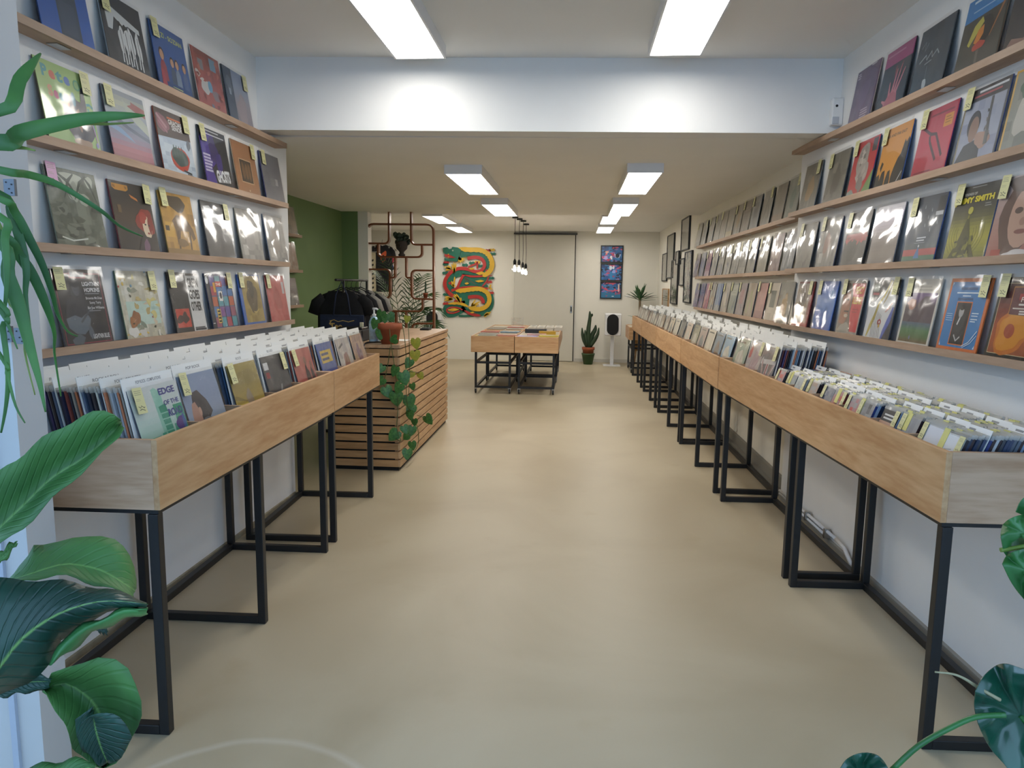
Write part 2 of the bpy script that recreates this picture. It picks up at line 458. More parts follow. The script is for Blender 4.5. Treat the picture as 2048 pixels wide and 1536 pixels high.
# sliding door on the back wall
door = struct('door_1', MB().box((-1.29, 15.355, 0.01), (-0.045, 15.392, 2.62), 0.004), mat('door_paint', '#d3d0c4', 0.6, var=0.01))
MB().box((-1.31, 15.33, 2.625), (0.0, 15.395, 2.655)).build('track', mat('dark_track', '#4a4a48', 0.5), door)
MB().box((-0.045, 15.36, 0.01), (-0.028, 15.398, 2.62)).build('gap_shade', M['blackmat'], door)  # black strip stands in for the shade of the door gap
MB().box((-0.115, 15.338, 1.02), (-0.075, 15.355, 1.18), 0.008).build('handle', M['steel'], door)
MB().box((-0.105, 15.333, 1.05), (-0.085, 15.34, 1.15)).build('grip', M['black'], door)

# ------------------------------------------------------------------ ceiling panels
def panel(x0, x1, y0, y1, zc, label):
    cx, cy = (x0 + x1) / 2, (y0 + y1) / 2
    o = empty('ceiling_light', (cx, cy, zc)); tag(o, label, 'ceiling light', 'flat LED ceiling panels')
    a, b = (x1 - x0) / 2, (y1 - y0) / 2
    MB().box((-a - .012, -b - .012, -.074), (-a, b + .012, 0)).box((a, -b - .012, -.074), (a + .012, b + .012, 0)) \
        .box((-a, -b - .012, -.074), (a, -b, 0)).box((-a, b, -.074), (a, b + .012, 0)).build('housing', M['plasticwhite'], o)
    MB().box((-a, -b, -.07), (a, b, -.05)).build('diffuser', M['panel'], o)
panel(-1.12, -0.83, 3.25, 4.585, 3.02, 'large LED panel at top left, before the beam')
panel(0.40, 0.69, 3.25, 4.59, 3.02, 'large LED panel at top right, before the beam')
panel(-1.10, -0.81, 6.17, 7.54, 2.57, 'left panel of the nearest pair behind the beam')
panel(0.395, 0.66, 6.10, 7.50, 2.57, 'right panel of the nearest pair behind the beam')
panel(-1.10, -0.81, 8.51, 9.92, 2.57, 'left panel just before the pendant bulbs')
panel(0.395, 0.66, 8.41, 9.84, 2.57, 'second panel of the right-hand row behind the beam')
panel(-2.38, -2.08, 11.31, 12.70, 2.69, 'panel above the lattice screen, nearer of two')
panel(-2.40, -2.11, 13.46, 14.87, 2.69, 'panel above the dragon relief')
panel(0.375, 0.635, 11.24, 12.6, 2.69, 'third panel of the right-hand row behind the beam')
panel(0.37, 0.635, 13.24, 14.74, 2.69, 'last panel of the right-hand row, by the back wall')

# white motion sensor on the beam
o = empty('motion_sensor', (1.595, 4.95, 2.61)); tag(o, 'white motion sensor on the beam in the right corner', 'sensor')
MB().box((-.035, -.055, 0), (.035, 0, .165), 0.008).build('housing', M['plasticwhite'], o)
MB().lathe([(.008, 0), (.006, .006)], n=12).xf(Matrix.Translation((-.008, -.055, .115)) @ Matrix.Rotation(PI / 2, 4, 'X')).build('lens', M['black'], o)
MB().box((-.03, -.058, .006), (.01, -.05, .05), .004).build('detector_window', mat('grey_lens', '#b8bcc4', 0.3), o)

# ------------------------------------------------------------------ picture ledges
def ledge(p0, p1, dep, thick, inward, label):
    """p0->p1 along the wall at the wall face, z = underside"""
    p0, p1 = Vector(p0), Vector(p1)
    d = p1 - p0
    L = d.length
    o = empty('picture_ledge', p0); tag(o, label, 'shelf', 'wooden record ledges')
    s = inward
    def bar(name, a0, a1, z0, z1, m):
        pts = []
        for z in (z0, z1):
            for t_, a in ((0, a0), (1, a0), (1, a1), (0, a1)):
                q = d * t_
                pts.append((q.x + s * a, q.y, q.z + z))
        return MB().hull(pts).build(name, m, o)
    bar('board', 0, dep, 0, thick, M['ledge_y'])
    bar('lip', dep, dep + .012, 0, thick + .008, M['ledge_y'])
    n = max(2, int(L / 1.1))
    for i in range(n):
        q = d * ((i + .5) / n)
        MB().box((q.x + s * .02, q.y - .04, q.z - .004), (q.x + s * (dep - .01), q.y + .04, q.z)).build('bracket', M['steel'], o)
    return o
M['ledge_y'] = wood('ledge_grain', '#b99d86', '#a78b73', 'y', 0.55)
LZ = [1.30, 1.70, 2.10, 2.50]
nm = ['lowest', 'second lowest', 'second highest', 'highest']
for i, z in enumerate(LZ):
    ledge((-2.08, 2.12, z), (-2.08, 5.02 + .06 * (i < 1), z), .075, .024, 1, nm[i] + ' wooden record ledge on the left wall')
    ledge((rx(1.6), 1.6, z - (.055 if i == 3 else -.018 if i == 0 else 0)), (rx(5.58), 5.58, z + (.045 if i == 3 else 0.005)), .075, .024, -1, nm[i] + ' wooden record ledge on the near right wall')
for i, z in enumerate(LZ[:3]):
    ledge((1.67, 5.63, z), (1.67, 10.1, z), .075, .024, -1, ['lowest', 'middle', 'top'][i] + ' wooden record ledge on the far right wall')
    ledge((-3.27, 7.2, z - .0), (-3.27, 8.4, z - .0), .075, .024, 1, ['lowest', 'middle', 'top'][i] + ' short record ledge on the green wall')
# ------------------------------------------------------------------ record browser bins on steel frames
BINS = {}
def bin_unit(key, label, p_near, p_far, side, D, frames, parts, z0=.825, z1=1.068):
    a, b = (p_near, p_far) if side == 'L' else (p_far, p_near)
    d = Vector((b[0] - a[0], b[1] - a[1], 0)); L = d.length
    rz = math.atan2(d.y, d.x)
    o = empty('browser_bin', (a[0], a[1], 0), rz)
    tag(o, label, 'record bin', 'beech browser bins on black frames')
    t = .02
    MB().box((0, 0, z0), (L, t, z1), .0015).build('front_panel', M['beech'], o)
    for x in (0, L - t):
        MB().box((x, t, z0), (x + t, D, z1), .0015).build('end_panel', M['beech_y'], o)
    MB().box((t, D - t, z0), (L - t, D, z1)).build('back_panel', M['beech'], o)
    MB().box((t, t, z0), (L - t, D - t, z0 + .012)).build('base_board', M['beech'], o)
    for x in parts:
        MB().box((x - .005, t, z0 + .012), (x + .005, D - t, z1 - .012)).build('partition', M['beech_y'], o)
    # steel: uprights, floor bars, thin top frame
    k = .036
    for gi, grp in enumerate(frames):
        xs = [(v if side == 'L' else L - v) for v in grp]
        for x in xs:
            MB().box((x - k / 2, .012, 0), (x + k / 2, .012 + k, z0 - .016), .003).build('leg', M['black'], o)
            MB().box((x - k / 2, D - k, k), (x + k / 2, D, z0 - .016), .003).build('leg', M['black'], o)
            MB().box((x - k / 2, .012 + k, 0), (x + k / 2, D, k), .003).build('floor_bar', M['black'], o)
        x0, x1 = min(xs), max(xs)
        MB().box((x0 + k / 2, D - k, 0), (x1 - k / 2, D, k), .003).build('rear_rail', M['black'], o)
    MB().box((.01, .012, z0 - .016), (L - .01, .012 + k, z0)).box((.01, D - k, z0 - .016), (L - .01, D, z0)) \
        .box((.01, .012 + k, z0 - .016), (.01 + k, D - k, z0)).box((L - .01 - k, .012 + k, z0 - .016), (L - .01, D - k, z0)).build('top_frame', M['black'], o)
    BINS[key] = (o, L, D, side, z0, z1)
    return o
bin_unit('LA', 'near left record bin with a long beech front', (-1.385, 2.285), (-1.432, 4.235), 'L', .62, [[.02, .88, 1.80]], [.395, .78, 1.165, 1.55])
bin_unit('LB', 'short left record bin beside the slatted counter', (-1.432, 4.245), (-1.477, 5.43), 'L', .58, [[.02, .98]], [.4, .79])
bin_unit('RA', 'near right bin holding compact discs in front and records behind', (1.235, 2.485), (1.100, 5.66), 'R', .43, [[.02, 1.41], [1.53, 2.98]],
         [3.177 - v for v in (.37, .70, 1.05, 1.40, 1.75, 2.13, 2.48, 2.83)])
bin_unit('RB', 'right record bin second from the entrance', (1.094, 5.67), (1.076, 7.54), 'R', .5, [[.02, .86, 1.80]], [.37, .75, 1.12, 1.5])
bin_unit('RC', 'right record bin third from the entrance', (1.072, 7.55), (1.052, 9.68), 'R', .52, [[.02, .85, 1.78]], [.42, .85, 1.28, 1.7])
bin_unit('RD', 'right record bin fourth from the entrance', (1.05, 9.69), (1.035, 11.6), 'R', .52, [[.02, .63, 1.5]], [.38, .76, 1.14, 1.52])
bin_unit('RE', 'farthest right record bin, beside the yucca', (1.033, 11.61), (1.02, 13.35), 'R', .52, [[.02, .63, 1.58]], [.35, .7, 1.05, 1.4])

# ------------------------------------------------------------------ slatted sales counter
o = empty('sales_counter', (-1.46, 6.0, 0)); tag(o, 'sales counter clad in horizontal wooden slats', 'counter')
CW, CL, CH = .63, 2.31, 1.083
MB().box((-CW + .03, .03, .03), (-.03, CL - .02, 1.05)).build('core', M['blackmat'], o)
MB().box((-CW + .015, .02, 0), (-.02, CL - .01, .034)).build('plinth', M['blackmat'], o)
MB().box((-CW - .005, -.006, 1.055), (.006, CL + .005, CH), .003).build('worktop', wood('counter_top', '#c9a887', '#b08d6b', 'y', .4), o)
sf = MB().box((-CW, 0, 0), (-.021, .02, .058), .0015).mesh('slat', M['slat'])
ss = MB().box((-.02, 0, 0), (0, CL, .058), .0015).mesh('slat', M['slat_y'])
for i in range(14):
    z = .036 + i * .0733
    obj('slat', sf, o, (0, 0, z)); obj('slat', ss, o, (0, 0, z))
for x, y in ((-.052, .021), (-.052, CL - .06), (-CW, .021), (-.3, .021)):
    MB().box((x, y, .034), (x + .03, y + .035, 1.055)).build('batten', M['beech_z'], o)
for y in (.75, 1.5):
    MB().box((-.051, y, .034), (-.021, y + .04, 1.055)).build('batten', M['beech_z'], o)

# ------------------------------------------------------------------ low display tables on castors
wheel = MB().lathe([(.0, -.011), (.03, -.011), (.034, -.005), (.034, .005), (.03, .011), (0, .011)], n=14).xf(Matrix.Rotation(PI / 2, 4, 'Y')).mesh('wheel', M['black'])
fork = MB().box((-.017, -.018, -.005), (-.013, .018, .045)).box((.013, -.018, -.005), (.017, .018, .045)).box((-.024, -.024, .042), (.024, .024, .05)).mesh('castor', M['steel'])
def low_table(x0, x1, y0, y1, label, group='wheeled beech display tables'):
    o = empty('display_table', ((x0 + x1) / 2, (y0 + y1) / 2, 0)); tag(o, label, 'table', group)
    a, b = (x1 - x0) / 2, (y1 - y0) / 2
    t = .02; z0, z1 = .615, .85
    MB().box((-a, -b, z0), (a, -b + t, z1), .004).build('front_panel', M['beech'], o)
    MB().box((-a, b - t, z0), (a, b, z1), .004).build('back_panel', M['beech'], o)
    for s in (-1, 1):
        MB().box((s * a, -b + t, z0), (s * (a - t), b - t, z1), .002).build('side_panel', M['beech_y'], o)
    MB().box((-a + t, -b + t, z1 - .03), (a - t, b - t, z1 - .012)).build('table_top', mat('pale_top', '#b9ae9a', .35), o)
    k = .016
    for sx in (-1, 1):
        for sy in (-1, 1):
            x, y = sx * (a - .065), sy * (b - .075)
            MB().box((x - k, y - k, .085), (x + k, y + k, z0), .002).build('leg', M['black'], o)
            c = obj('castor', fork, o, (x, y, .036)); obj('wheel', wheel, c, (0, 0, 0))
    for z in (.1, .46):
        for sy in (-1, 1):
            y = sy * (b - .075)
            MB().box((-a + .079, y - k, z - k), (a - .079, y + k, z + k)).build('cross_bar', M['black'], o)
        for sx in (-1, 1):
            x = sx * (a - .065)
            MB().box((x - k, -b + .089, z - k), (x + k, b - .089, z + k)).build('side_bar', M['black'], o)
    return o
low_table(-1.505, -.875, 10.52, 12.02, 'nearer left wheeled display table in the middle of the shop')
low_table(-.867, -.235, 10.52, 12.02, 'nearer right wheeled display table in the middle of the shop')
low_table(-1.505, -.875, 12.05, 13.55, 'rear left wheeled display table below the dragon relief')
low_table(-.867, -.235, 12.05, 13.55, 'rear right wheeled display table before the sliding door')
low_table(.985, 1.58, 13.5, 14.5, 'low display table at the far end of the right-hand bins')
# ------------------------------------------------------------------ flat print: shapes on a card, u to the right and v up, both 0..1
_font_cache = {}
def font_polys(s, bold=0.0):
    key = (s, bold)
    if key in _font_cache: return _font_cache[key]
    cu = bpy.data.curves.new('txt', 'FONT'); cu.body = s; cu.size = 1; cu.offset = bold; cu.resolution_u = 3
    ob = bpy.data.objects.new('txt', cu); COL.objects.link(ob)
    dg = bpy.context.evaluated_depsgraph_get()
    me = ob.evaluated_get(dg).to_mesh()
    vs = [(v.co.x, v.co.y) for v in me.vertices]; fs = [list(p.vertices) for p in me.polygons]
    ob.evaluated_get(dg).to_mesh_clear()
    bpy.data.objects.remove(ob); bpy.data.curves.remove(cu)
    w_ = max([v[0] for v in vs] or [1])
    _font_cache[key] = (vs, fs, w_)
    return _font_cache[key]

class Art:
    def __init__(s, base='#888888', seed=0):
        s.v = []; s.f = []; s.c = []; s.l = 0; s.rng = random.Random(seed)
        s.R(0, 0, 1, 1, base)
    def _add(s, pts, faces, col):
        k = len(s.v); z = s.l
        s.v += [(p[0], p[1], z) for p in pts]
        c = lin(col) if not (isinstance(col, list)) else None
        for i, f in enumerate(faces):
            s.f.append([k + j for j in f]); s.c.append(c if c else lin(col[i % len(col)]))
        s.l += 1
        return s
    def R(s, x0, y0, x1, y1, col): return s._add([(x0, y0), (x1, y0), (x1, y1), (x0, y1)], [[0, 1, 2, 3]], col)
    def P(s, pts, col): return s._add(pts, [list(range(len(pts)))], col)
    def E(s, cx, cy, rx_, ry, col, n=18, rot=0):
        c, q = math.cos(rot), math.sin(rot)
        pts = []
        for i in range(n):
            a = 2 * PI * i / n; x, y = rx_ * math.cos(a), ry * math.sin(a)
            pts.append((min(1, max(0, cx + x * c - y * q)), min(1, max(0, cy + x * q + y * c))))
        return s.P(pts, col)
    def B(s, cx, cy, rx_, ry, col, rough=.25, n=20):
        ph = [s.rng.random() * 6.3 for _ in range(3)]
        pts = []
        for i in range(n):
            a = 2 * PI * i / n
            k = 1 + rough * (.5 * math.sin(2 * a + ph[0]) + .35 * math.sin(3 * a + ph[1]) + .3 * math.sin(5 * a + ph[2]))
            pts.append((min(1, max(0, cx + rx_ * k * math.cos(a))), min(1, max(0, cy + ry * k * math.sin(a)))))
        return s.P(pts, col)
    def L(s, pts, w_, col):
        vs = []; fs = []
        k = len(pts)
        for i, p in enumerate(pts):
            a, b = pts[max(i - 1, 0)], pts[min(i + 1, k - 1)]
            dx, dy = b[0] - a[0], b[1] - a[1]; m = math.hypot(dx, dy) or 1
            ww = w_[i] if isinstance(w_, (list, tuple)) else w_
            nx, ny = -dy / m * ww / 2, dx / m * ww / 2
            vs += [(min(1, max(0, p[0] + nx)), min(1, max(0, p[1] + ny))), (min(1, max(0, p[0] - nx)), min(1, max(0, p[1] - ny)))]
        for i in range(k - 1): fs.append([2 * i, 2 * i + 1, 2 * i + 3, 2 * i + 2])
        return s._add(vs, fs, col)
    def T(s, txt, x, y, h, col, w_=None, bold=0.02, rot=0, align='l'):
        vs, fs, tw = font_polys(txt, bold)
        if not fs: return s
        k = h / .72; kx = k if w_ is None else w_ / tw
        c, q = math.cos(rot), math.sin(rot)
        off = {'l': 0, 'c': -tw * kx / 2, 'r': -tw * kx}[align]
        pts = []
        for a, b in vs:
            X, Y = a * kx + off, b * k
            pts.append((min(1, max(0, x + X * c - Y * q)), min(1, max(0, y + X * q + Y * c))))
        return s._add(pts, fs, col)
    def rows(s, x0, x1, y, n, dy, col, h=.012):
        """lines of lettering too small to read"""
        vs = []; fs = []
        for i in range(n):
            e = x1 - (x1 - x0) * s.rng.random() * .3; yy = y - i * dy
            k = len(vs); vs += [(x0, yy), (e, yy), (e, yy + h), (x0, yy + h)]; fs.append([k, k + 1, k + 2, k + 3])
        return s._add(vs, fs, col)
    def G(s, stops, x0=0, y0=0, x1=1, y1=1, n=14):
        """vertical run of printed colour from bottom to top"""
        cs = [lin(c) for c in stops]; m = len(cs) - 1
        vs = []; fs = []
        k0 = len(s.v)
        for i in range(n):
            a, b = y0 + (y1 - y0) * i / n, y0 + (y1 - y0) * (i + 1) / n
            k = len(s.v); s.v += [(x0, a, s.l), (x1, a, s.l), (x1, b, s.l), (x0, b, s.l)]; s.f.append([k, k + 1, k + 2, k + 3])
            t_ = (i + .5) / n * m; j = min(int(t_), m - 1); u_ = t_ - j
            s.c.append(tuple(cs[j][q] * (1 - u_) + cs[j + 1][q] * u_ for q in range(3)))
        s.l += 1
        return s
    def N(s, cols, n=14, x0=0, y0=0, x1=1, y1=1, sc=3.0):
        """mottled patch"""
        cs = [lin(c) for c in cols]; sd = s.rng.random() * 50
        for i in range(n):
            for j in range(n):
                xa, xb = x0 + (x1 - x0) * i / n, x0 + (x1 - x0) * (i + 1) / n
                ya, yb = y0 + (y1 - y0) * j / n, y0 + (y1 - y0) * (j + 1) / n
                k = len(s.v); s.v += [(xa, ya, s.l), (xb, ya, s.l), (xb, yb, s.l), (xa, yb, s.l)]; s.f.append([k, k + 1, k + 2, k + 3])
                t_ = mnoise.noise(((i / n) * sc + sd, (j / n) * sc, sd)) * .9 + .5 + s.rng.uniform(-.12, .12)
                t_ = min(.999, max(0, t_)) * (len(cs) - 1); q = int(t_); u_ = t_ - q
                s.c.append(tuple(cs[q][h] * (1 - u_) + cs[q + 1][h] * u_ for h in range(3)))
        s.l += 1
        return s
    def scatter(s, cols, n, rx_=.06, ry=.05, box=(0, 0, 1, 1), rough=.5):
        for _ in range(n):
            s.B(s.rng.uniform(box[0], box[2]), s.rng.uniform(box[1], box[3]), rx_ * s.rng.uniform(.4, 1.3), ry * s.rng.uniform(.4, 1.3), s.rng.choice(cols), rough, 9)
            s.l -= .7
        s.l = math.ceil(s.l)
        return s
    def person(s, cx, y0, h, skin, cloth, hair, wid=.5):
        """seated or standing figure seen from the front, head on shoulders"""
        s.P([(cx - h * wid * .55, y0), (cx - h * wid * .5, y0 + h * .45), (cx - h * wid * .2, y0 + h * .62), (cx + h * wid * .2, y0 + h * .62), (cx + h * wid * .5, y0 + h * .45), (cx + h * wid * .55, y0)], cloth)
        s.E(cx, y0 + h * .82, h * .15, h * .19, hair)
        s.E(cx, y0 + h * .78, h * .115, h * .16, skin)
        return s
    def mesh(s, name, w_, h, m, dz=.00008, y=-.0005):
        me = bpy.data.meshes.new(name)
        me.from_pydata([((v[0] - .5) * w_, y - v[2] * dz, v[1] * h) for v in s.v], [], s.f)
        me.materials.append(m)
        at = me.attributes.new('ink', 'FLOAT_COLOR', 'CORNER')
        buf = []
        for p, c in zip(me.polygons, s.c):
            buf += [min(.9, c[0] * 1.1 + .004), min(.9, c[1] * 1.1 + .004), min(.9, c[2] * 1.1 + .004), 1.0] * p.loop_total
        at.data.foreach_set('color', buf)
        me.update()
        return me

# ------------------------------------------------------------------ shared album pieces
AW, AH = .31, .315
def film_mesh(seed):
    rng = random.Random(seed); n = 9
    vs = []; fs = []
    for j in range(n + 1):
        for i in range(n + 1):
            u_, v_ = i / n, j / n
            e = min(u_, 1 - u_, v_, 1 - v_)
            y = -.0065 - .004 * mnoise.noise((u_ * 3 + seed * 9.1, v_ * 3, seed)) * min(1, e * 8) - rng.uniform(0, .0016) * (e < .12)
            vs.append(((u_ - .5) * .322, y, -.002 + v_ * .33))
    for j in range(n):
        for i in range(n):
            a = j * (n + 1) + i; fs.append([a, a + 1, a + n + 2, a + n + 1])
    me = bpy.data.meshes.new('plastic_sleeve'); me.from_pydata(vs, [], fs); me.materials.append(M['film'])
    for p in me.polygons: p.use_smooth = True
    return me
FILMS = [film_mesh(i) for i in range(7)]
BODIES = {}
def body_mesh(col):
    if col not in BODIES:
        BODIES[col] = MB().box((-AW / 2, 0, 0), (AW / 2, .0045, AH)).mesh('record_album', mat('album_edge_' + col.strip('#'), col, .5))
    return BODIES[col]
def tag_mesh(base, seed):
    a = Art('#cfcc98' if base == 'y' else '#d8a9c6', seed)
    a.rows(.12, .9, .86, 3, .07, '#8a8a70', .02).rows(.12, .7, .55, 2, .06, '#a5a284', .015)
    a.L([(.2, .28), (.4, .22), (.5, .3), (.75, .2), (.85, .24)], .03, '#55554a').L([(.25, .14), (.5, .17), (.8, .1)], .03, '#55554a')
    return a.mesh('price_tag', .056, .092, M['print'], .00008, 0)
TAGS = [tag_mesh('y', i) for i in range(4)]; TAG_P = tag_mesh('p', 9)

def album(art, label, loc, rz, lean=.15, tagpos='l', edge='#c9c6bd', name='record_album', group='records displayed on the wall ledges', film=True, cat='record'):
    o = obj(name, body_mesh(edge), None, loc, (-lean, 0, rz))
    tag(o, label, cat, group)
    obj('cover_print', art.mesh('cover_print', AW, AH, M['print']), o)
    if tagpos:
        x = {'l': -AW / 2 + .036, 'r': AW / 2 - .036, 'p': -AW / 2 + .035}[tagpos]
        obj('price_tag', TAG_P if tagpos == 'p' else random.choice(TAGS), o, (x + random.uniform(-.004, .004), -.0115, AH - .088 + random.uniform(-.004, .012)), (0, random.uniform(-.05, .05), 0))
    if film:
        obj('plastic_sleeve', random.choice(FILMS), o)
    return o
# ------------------------------------------------------------------ covers on the left wall, drawn one by one
def c_blue():
    return Art('#2d5fae').R(.36, 0, .76, 1, '#3b4a5c').R(.40, .1, .7, .5, '#435266')
def c_group():
    a = Art('#343a41', 2).P([(.08, .88), (.92, .70), (.92, .06), (.3, .1), (.08, .45)], '#3d4349')
    a.P([(.1, .86), (.9, .69), (.9, .62), (.62, .66), (.5, .62), (.3, .7), (.22, .5), (.12, .5)], '#c5cacb')
    for i, x in enumerate((.4, .52, .64, .8)):
        a.E(x, .62 - i * .015, .04, .05, '#23272b').B(x, .42, .07, .18, '#c9cdce', .3).L([(x - .02, .3), (x - .04, .1)], .03, '#bfc4c5').L([(x + .02, .3), (x + .03, .08)], .03, '#bfc4c5').L([(x, .55), (x + .01, .2)], .012, '#34383c')
    return a.R(.08, .03, .92, .05, '#596067')
def c_sozi():
    a = Art('#2d4f8c', 3).G(['#2a3f6a', '#2c5596', '#35609f'])
    a.T('ZI - SOZIAN', .3, .82, .075, '#c9cf62', .62)
    for x, c, h in ((.22, '#8d3a44', .5), (.5, '#3f4d63', .42), (.64, '#6d7f96', .42), (.86, '#4e5f86', .42)):
        a.person(x, .14, h, '#b98f72', c, '#3a2b26', .34)
    return a.rows(.4, .72, .08, 2, .04, '#b7bd6a').P([(.1, .0), (.25, .0), (.2, .3), (.12, .3)], '#a03c4a')
def c_red():
    a = Art('#8f4843', 4).N(['#7d3c38', '#a1534b', '#8c4a46'], 10)
    a.R(.62, .74, .84, .95, '#6d8fa6').R(.18, .66, .36, .84, '#7f7f84').B(.35, .38, .17, .12, '#b7b6b4').B(.7, .3, .14, .1, '#7d6f74').E(.5, .42, .08, .1, '#5f93b0')
    return a.scatter(['#c0bcb6', '#743330', '#5d6f82', '#b06a58'], 18, .06, .06)
def c_greyblue():
    a = Art('#6d7890', 5).R(0, 0, .36, 1, '#3c4557').G(['#7d7480', '#8d8488', '#8a93a5', '#7f8aa6'], .36, 0, 1, 1)
    return a.B(.2, .7, .12, .14, '#5c6470').R(.16, .5, .24, .62, '#8f98a5').B(.62, .3, .2, .28, '#96878a')
def c_green():
    a = Art('#94b569', 6)
    for i, (ch, col) in enumerate(zip('Pete', ('#2f8f94', '#c4533c', '#2f8f94', '#3b6bb0'))):
        a.T(ch, .1 + i * .135, .80 - i * .004, .14, col, .11, .05)
    for i, (ch, col) in enumerate(zip('Seeger', ('#c98a6a', '#c0507e', '#2f8f94', '#d0703e', '#8f6fb0', '#2f8fae'))):
        a.T(ch, .16 + i * .095, .57 - i * .008, .13, col, .085, .05)
    a.E(.74, .82, .065, .07, '#3f8f6d').E(.74, .82, .045, .05, '#6f9f5d')
    a.P([(.79, .78), (.86, .84), (.86, .52), (.74, .52)], '#4a4a52')
    a.P([(.55, .66), (.62, .68), (.68, .62), (.8, .6), (.86, .5), (.93, .36), (.94, .22), (.84, .12), (.66, .06), (.5, .1), (.38, .24), (.37, .38), (.44, .46), (.52, .52)], '#46454d')
    a.B(.66, .37, .05, .13, '#9c7a66').E(.47, .34, .04, .045, '#a08069').E(.62, .62, .04, .09, '#2f7f94').B(.66, .07, .16, .06, '#a78a72')
    a.L([(.86, .6), (.93, .62), (.99, .58)], .035, '#2f8f94').L([(.88, .56), (.94, .42), (.95, .2)], [.03, .03, .01], '#2f8f94').L([(.9, .5), (.93, .3), (.97, .08)], .02, '#b58fae')
    a.E(.94, .09, .03, .035, '#7f7fae')
    for i in range(9): a.R(.3 + i * .07, .012, .34 + i * .07 + .012, .035, '#3c4038')
    return a
def c_mount():
    a = Art('#8f8fa0', 7).G(['#8a4a55', '#a8606a', '#8a7f95', '#7f8a9c', '#a3aab2', '#b9bda9', '#8f97a8'])
    a.P([(.0, .62), (.2, .64), (.5, .52), (.8, .45), (1, .42), (1, .36), (.6, .44), (.2, .54), (0, .55)], '#66707f')
    a.P([(.45, .9), (.62, .8), (.8, .72), (1, .62), (1, .46), (.7, .6), (.5, .75)], '#b5bcae').P([(.55, .82), (.66, .86), (.66, .9), (.99, .85), (.99, .72), (.7, .78)], '#a8716c')
    return a.P([(0, .5), (.3, .46), (.5, .36), (.6, .3), (.2, .4), (0, .44)], '#7f9cbc')
def c_gracias():
    a = Art('#b6c0cc', 8).R(.0, .56, 1, 1, '#57473f').P([(0, .56), (1, .62), (1, 0), (0, 0)], '#aebccb')
    a.N(['#aab8c8', '#c3ced6', '#93a3b4'], 8, 0, 0, 1, .54)
    a.B(.2, .78, .16, .15, '#8d5f66').L([(.05, .9), (.3, .72)], .05, '#b48a90').L([(.08, .8), (.3, .65)], .04, '#a7757c')
    a.T('GRACIAS', .38, .80, .075, '#e8e6e2', .4).T('SENOR', .46, .72, .075, '#e8e6e2', .32).rows(.36, .82, .88, 1, .04, '#c96a3a', .03)
    a.B(.56, .27, .3, .18, '#b8402f', .1).B(.55, .3, .24, .15, '#3c4b46', .15)
    for x in (.42, .5, .58, .66): a.L([(x, .28), (x - .02, .48)], [.07, .02], '#46584f')
    return a.L([(.6, .1), (.85, .07)], .03, '#2b2d31').L([(.7, .05), (.9, .03)], .025, '#2b2d31').B(.9, .55, .06, .08, '#6b7077')
def c_ghosts():
    a = Art('#23252c', 9).P([(0, 0), (.4, 0), (.3, .3), (.6, .5), (.5, .9), (.2, .95), (0, .8)], '#432f86').B(.45, .62, .16, .24, '#33265f').B(.6, .4, .12, .2, '#3a2b72')
    a.rows(.2, .95, .95, 2, .06, '#d5d6d8', .018).rows(.04, .34, .5, 6, .055, '#b9b3cc', .035)
    return a.T('GHOSTS', .42, .08, .2, '#d9dbdd', .52, .05, .08)
def c_brown():
    a = Art('#96684a', 10).R(.03, .02, .97, .98, '#a5744f').R(.22, .22, .76, .68, '#c6a583').R(.24, .24, .74, .66, '#4a3b31')
    for x in (.36, .5, .63): a.B(x, .45, .06, .16, '#7c5a3c', .15)
    return a.E(.5, .08, .02, .02, '#d8c4a8')
def c_slate(): return Art('#5f626b', 11).N(['#595c65', '#6d6f77', '#646670'], 8).R(.62, .36, .76, .5, '#a3a3a6').B(.5, .42, .12, .1, '#75767b')
def c_palm():
    a = Art('#686c5f', 12).N(['#4a4f44', '#6f7465', '#5d6255', '#7d8272'], 16)
    a.B(.4, .85, .3, .12, '#b7bba9').B(.85, .88, .07, .09, '#b9bdac').B(.68, .64, .1, .09, '#a9ad9c').B(.5, .72, .1, .14, '#9da191')
    for x0, x1 in ((.1, .45), (.2, .6), (.8, .5), (.55, .3), (.75, .95)): a.L([(x0, .95), ((x0 + x1) / 2, .85), (x1, .62)], [.02, .05, .01], '#474c41')
    a.scatter(['#484c42', '#5a5f52', '#767a6b'], 26, .1, .05, (0, 0, 1, .55))
    return a.L([(.1, .12), (.3, .08), (.6, .12)], .02, '#c9ccc0')
def c_redhair():
    a = Art('#24211f', 13).G(['#211e1d', '#2a2422', '#4a3c30', '#2a2624', '#211f1e'])
    a.P([(.08, .96), (.46, .96), (.46, .9), (.4, .87), (.14, .87), (.08, .9)], '#c2872f').T('N', .1, .9, .045, '#2a2017').T('N', .38, .9, .045, '#2a2017').P([(.46, .84), (.64, .79), (.66, .75), (.5, .79)], '#c2752f')
    a.B(.76, .46, .2, .22, '#8c2f26', .3).E(.78, .38, .115, .17, '#d8c3a6').B(.7, .52, .1, .08, '#a5362a', .3).B(.87, .44, .06, .16, '#842a22', .3)
    a.E(.74, .42, .025, .014, '#2a2320').E(.83, .41, .025, .014, '#2a2320').E(.79, .29, .03, .016, '#9c3b32')
    return a.P([(.45, 0), (.55, .18), (.7, .24), (.9, .22), (1, .1), (1, 0)], '#2f2a2b').B(.68, .1, .07, .1, '#6e4f66').R(.12, .55, .2, .66, '#6d5838')
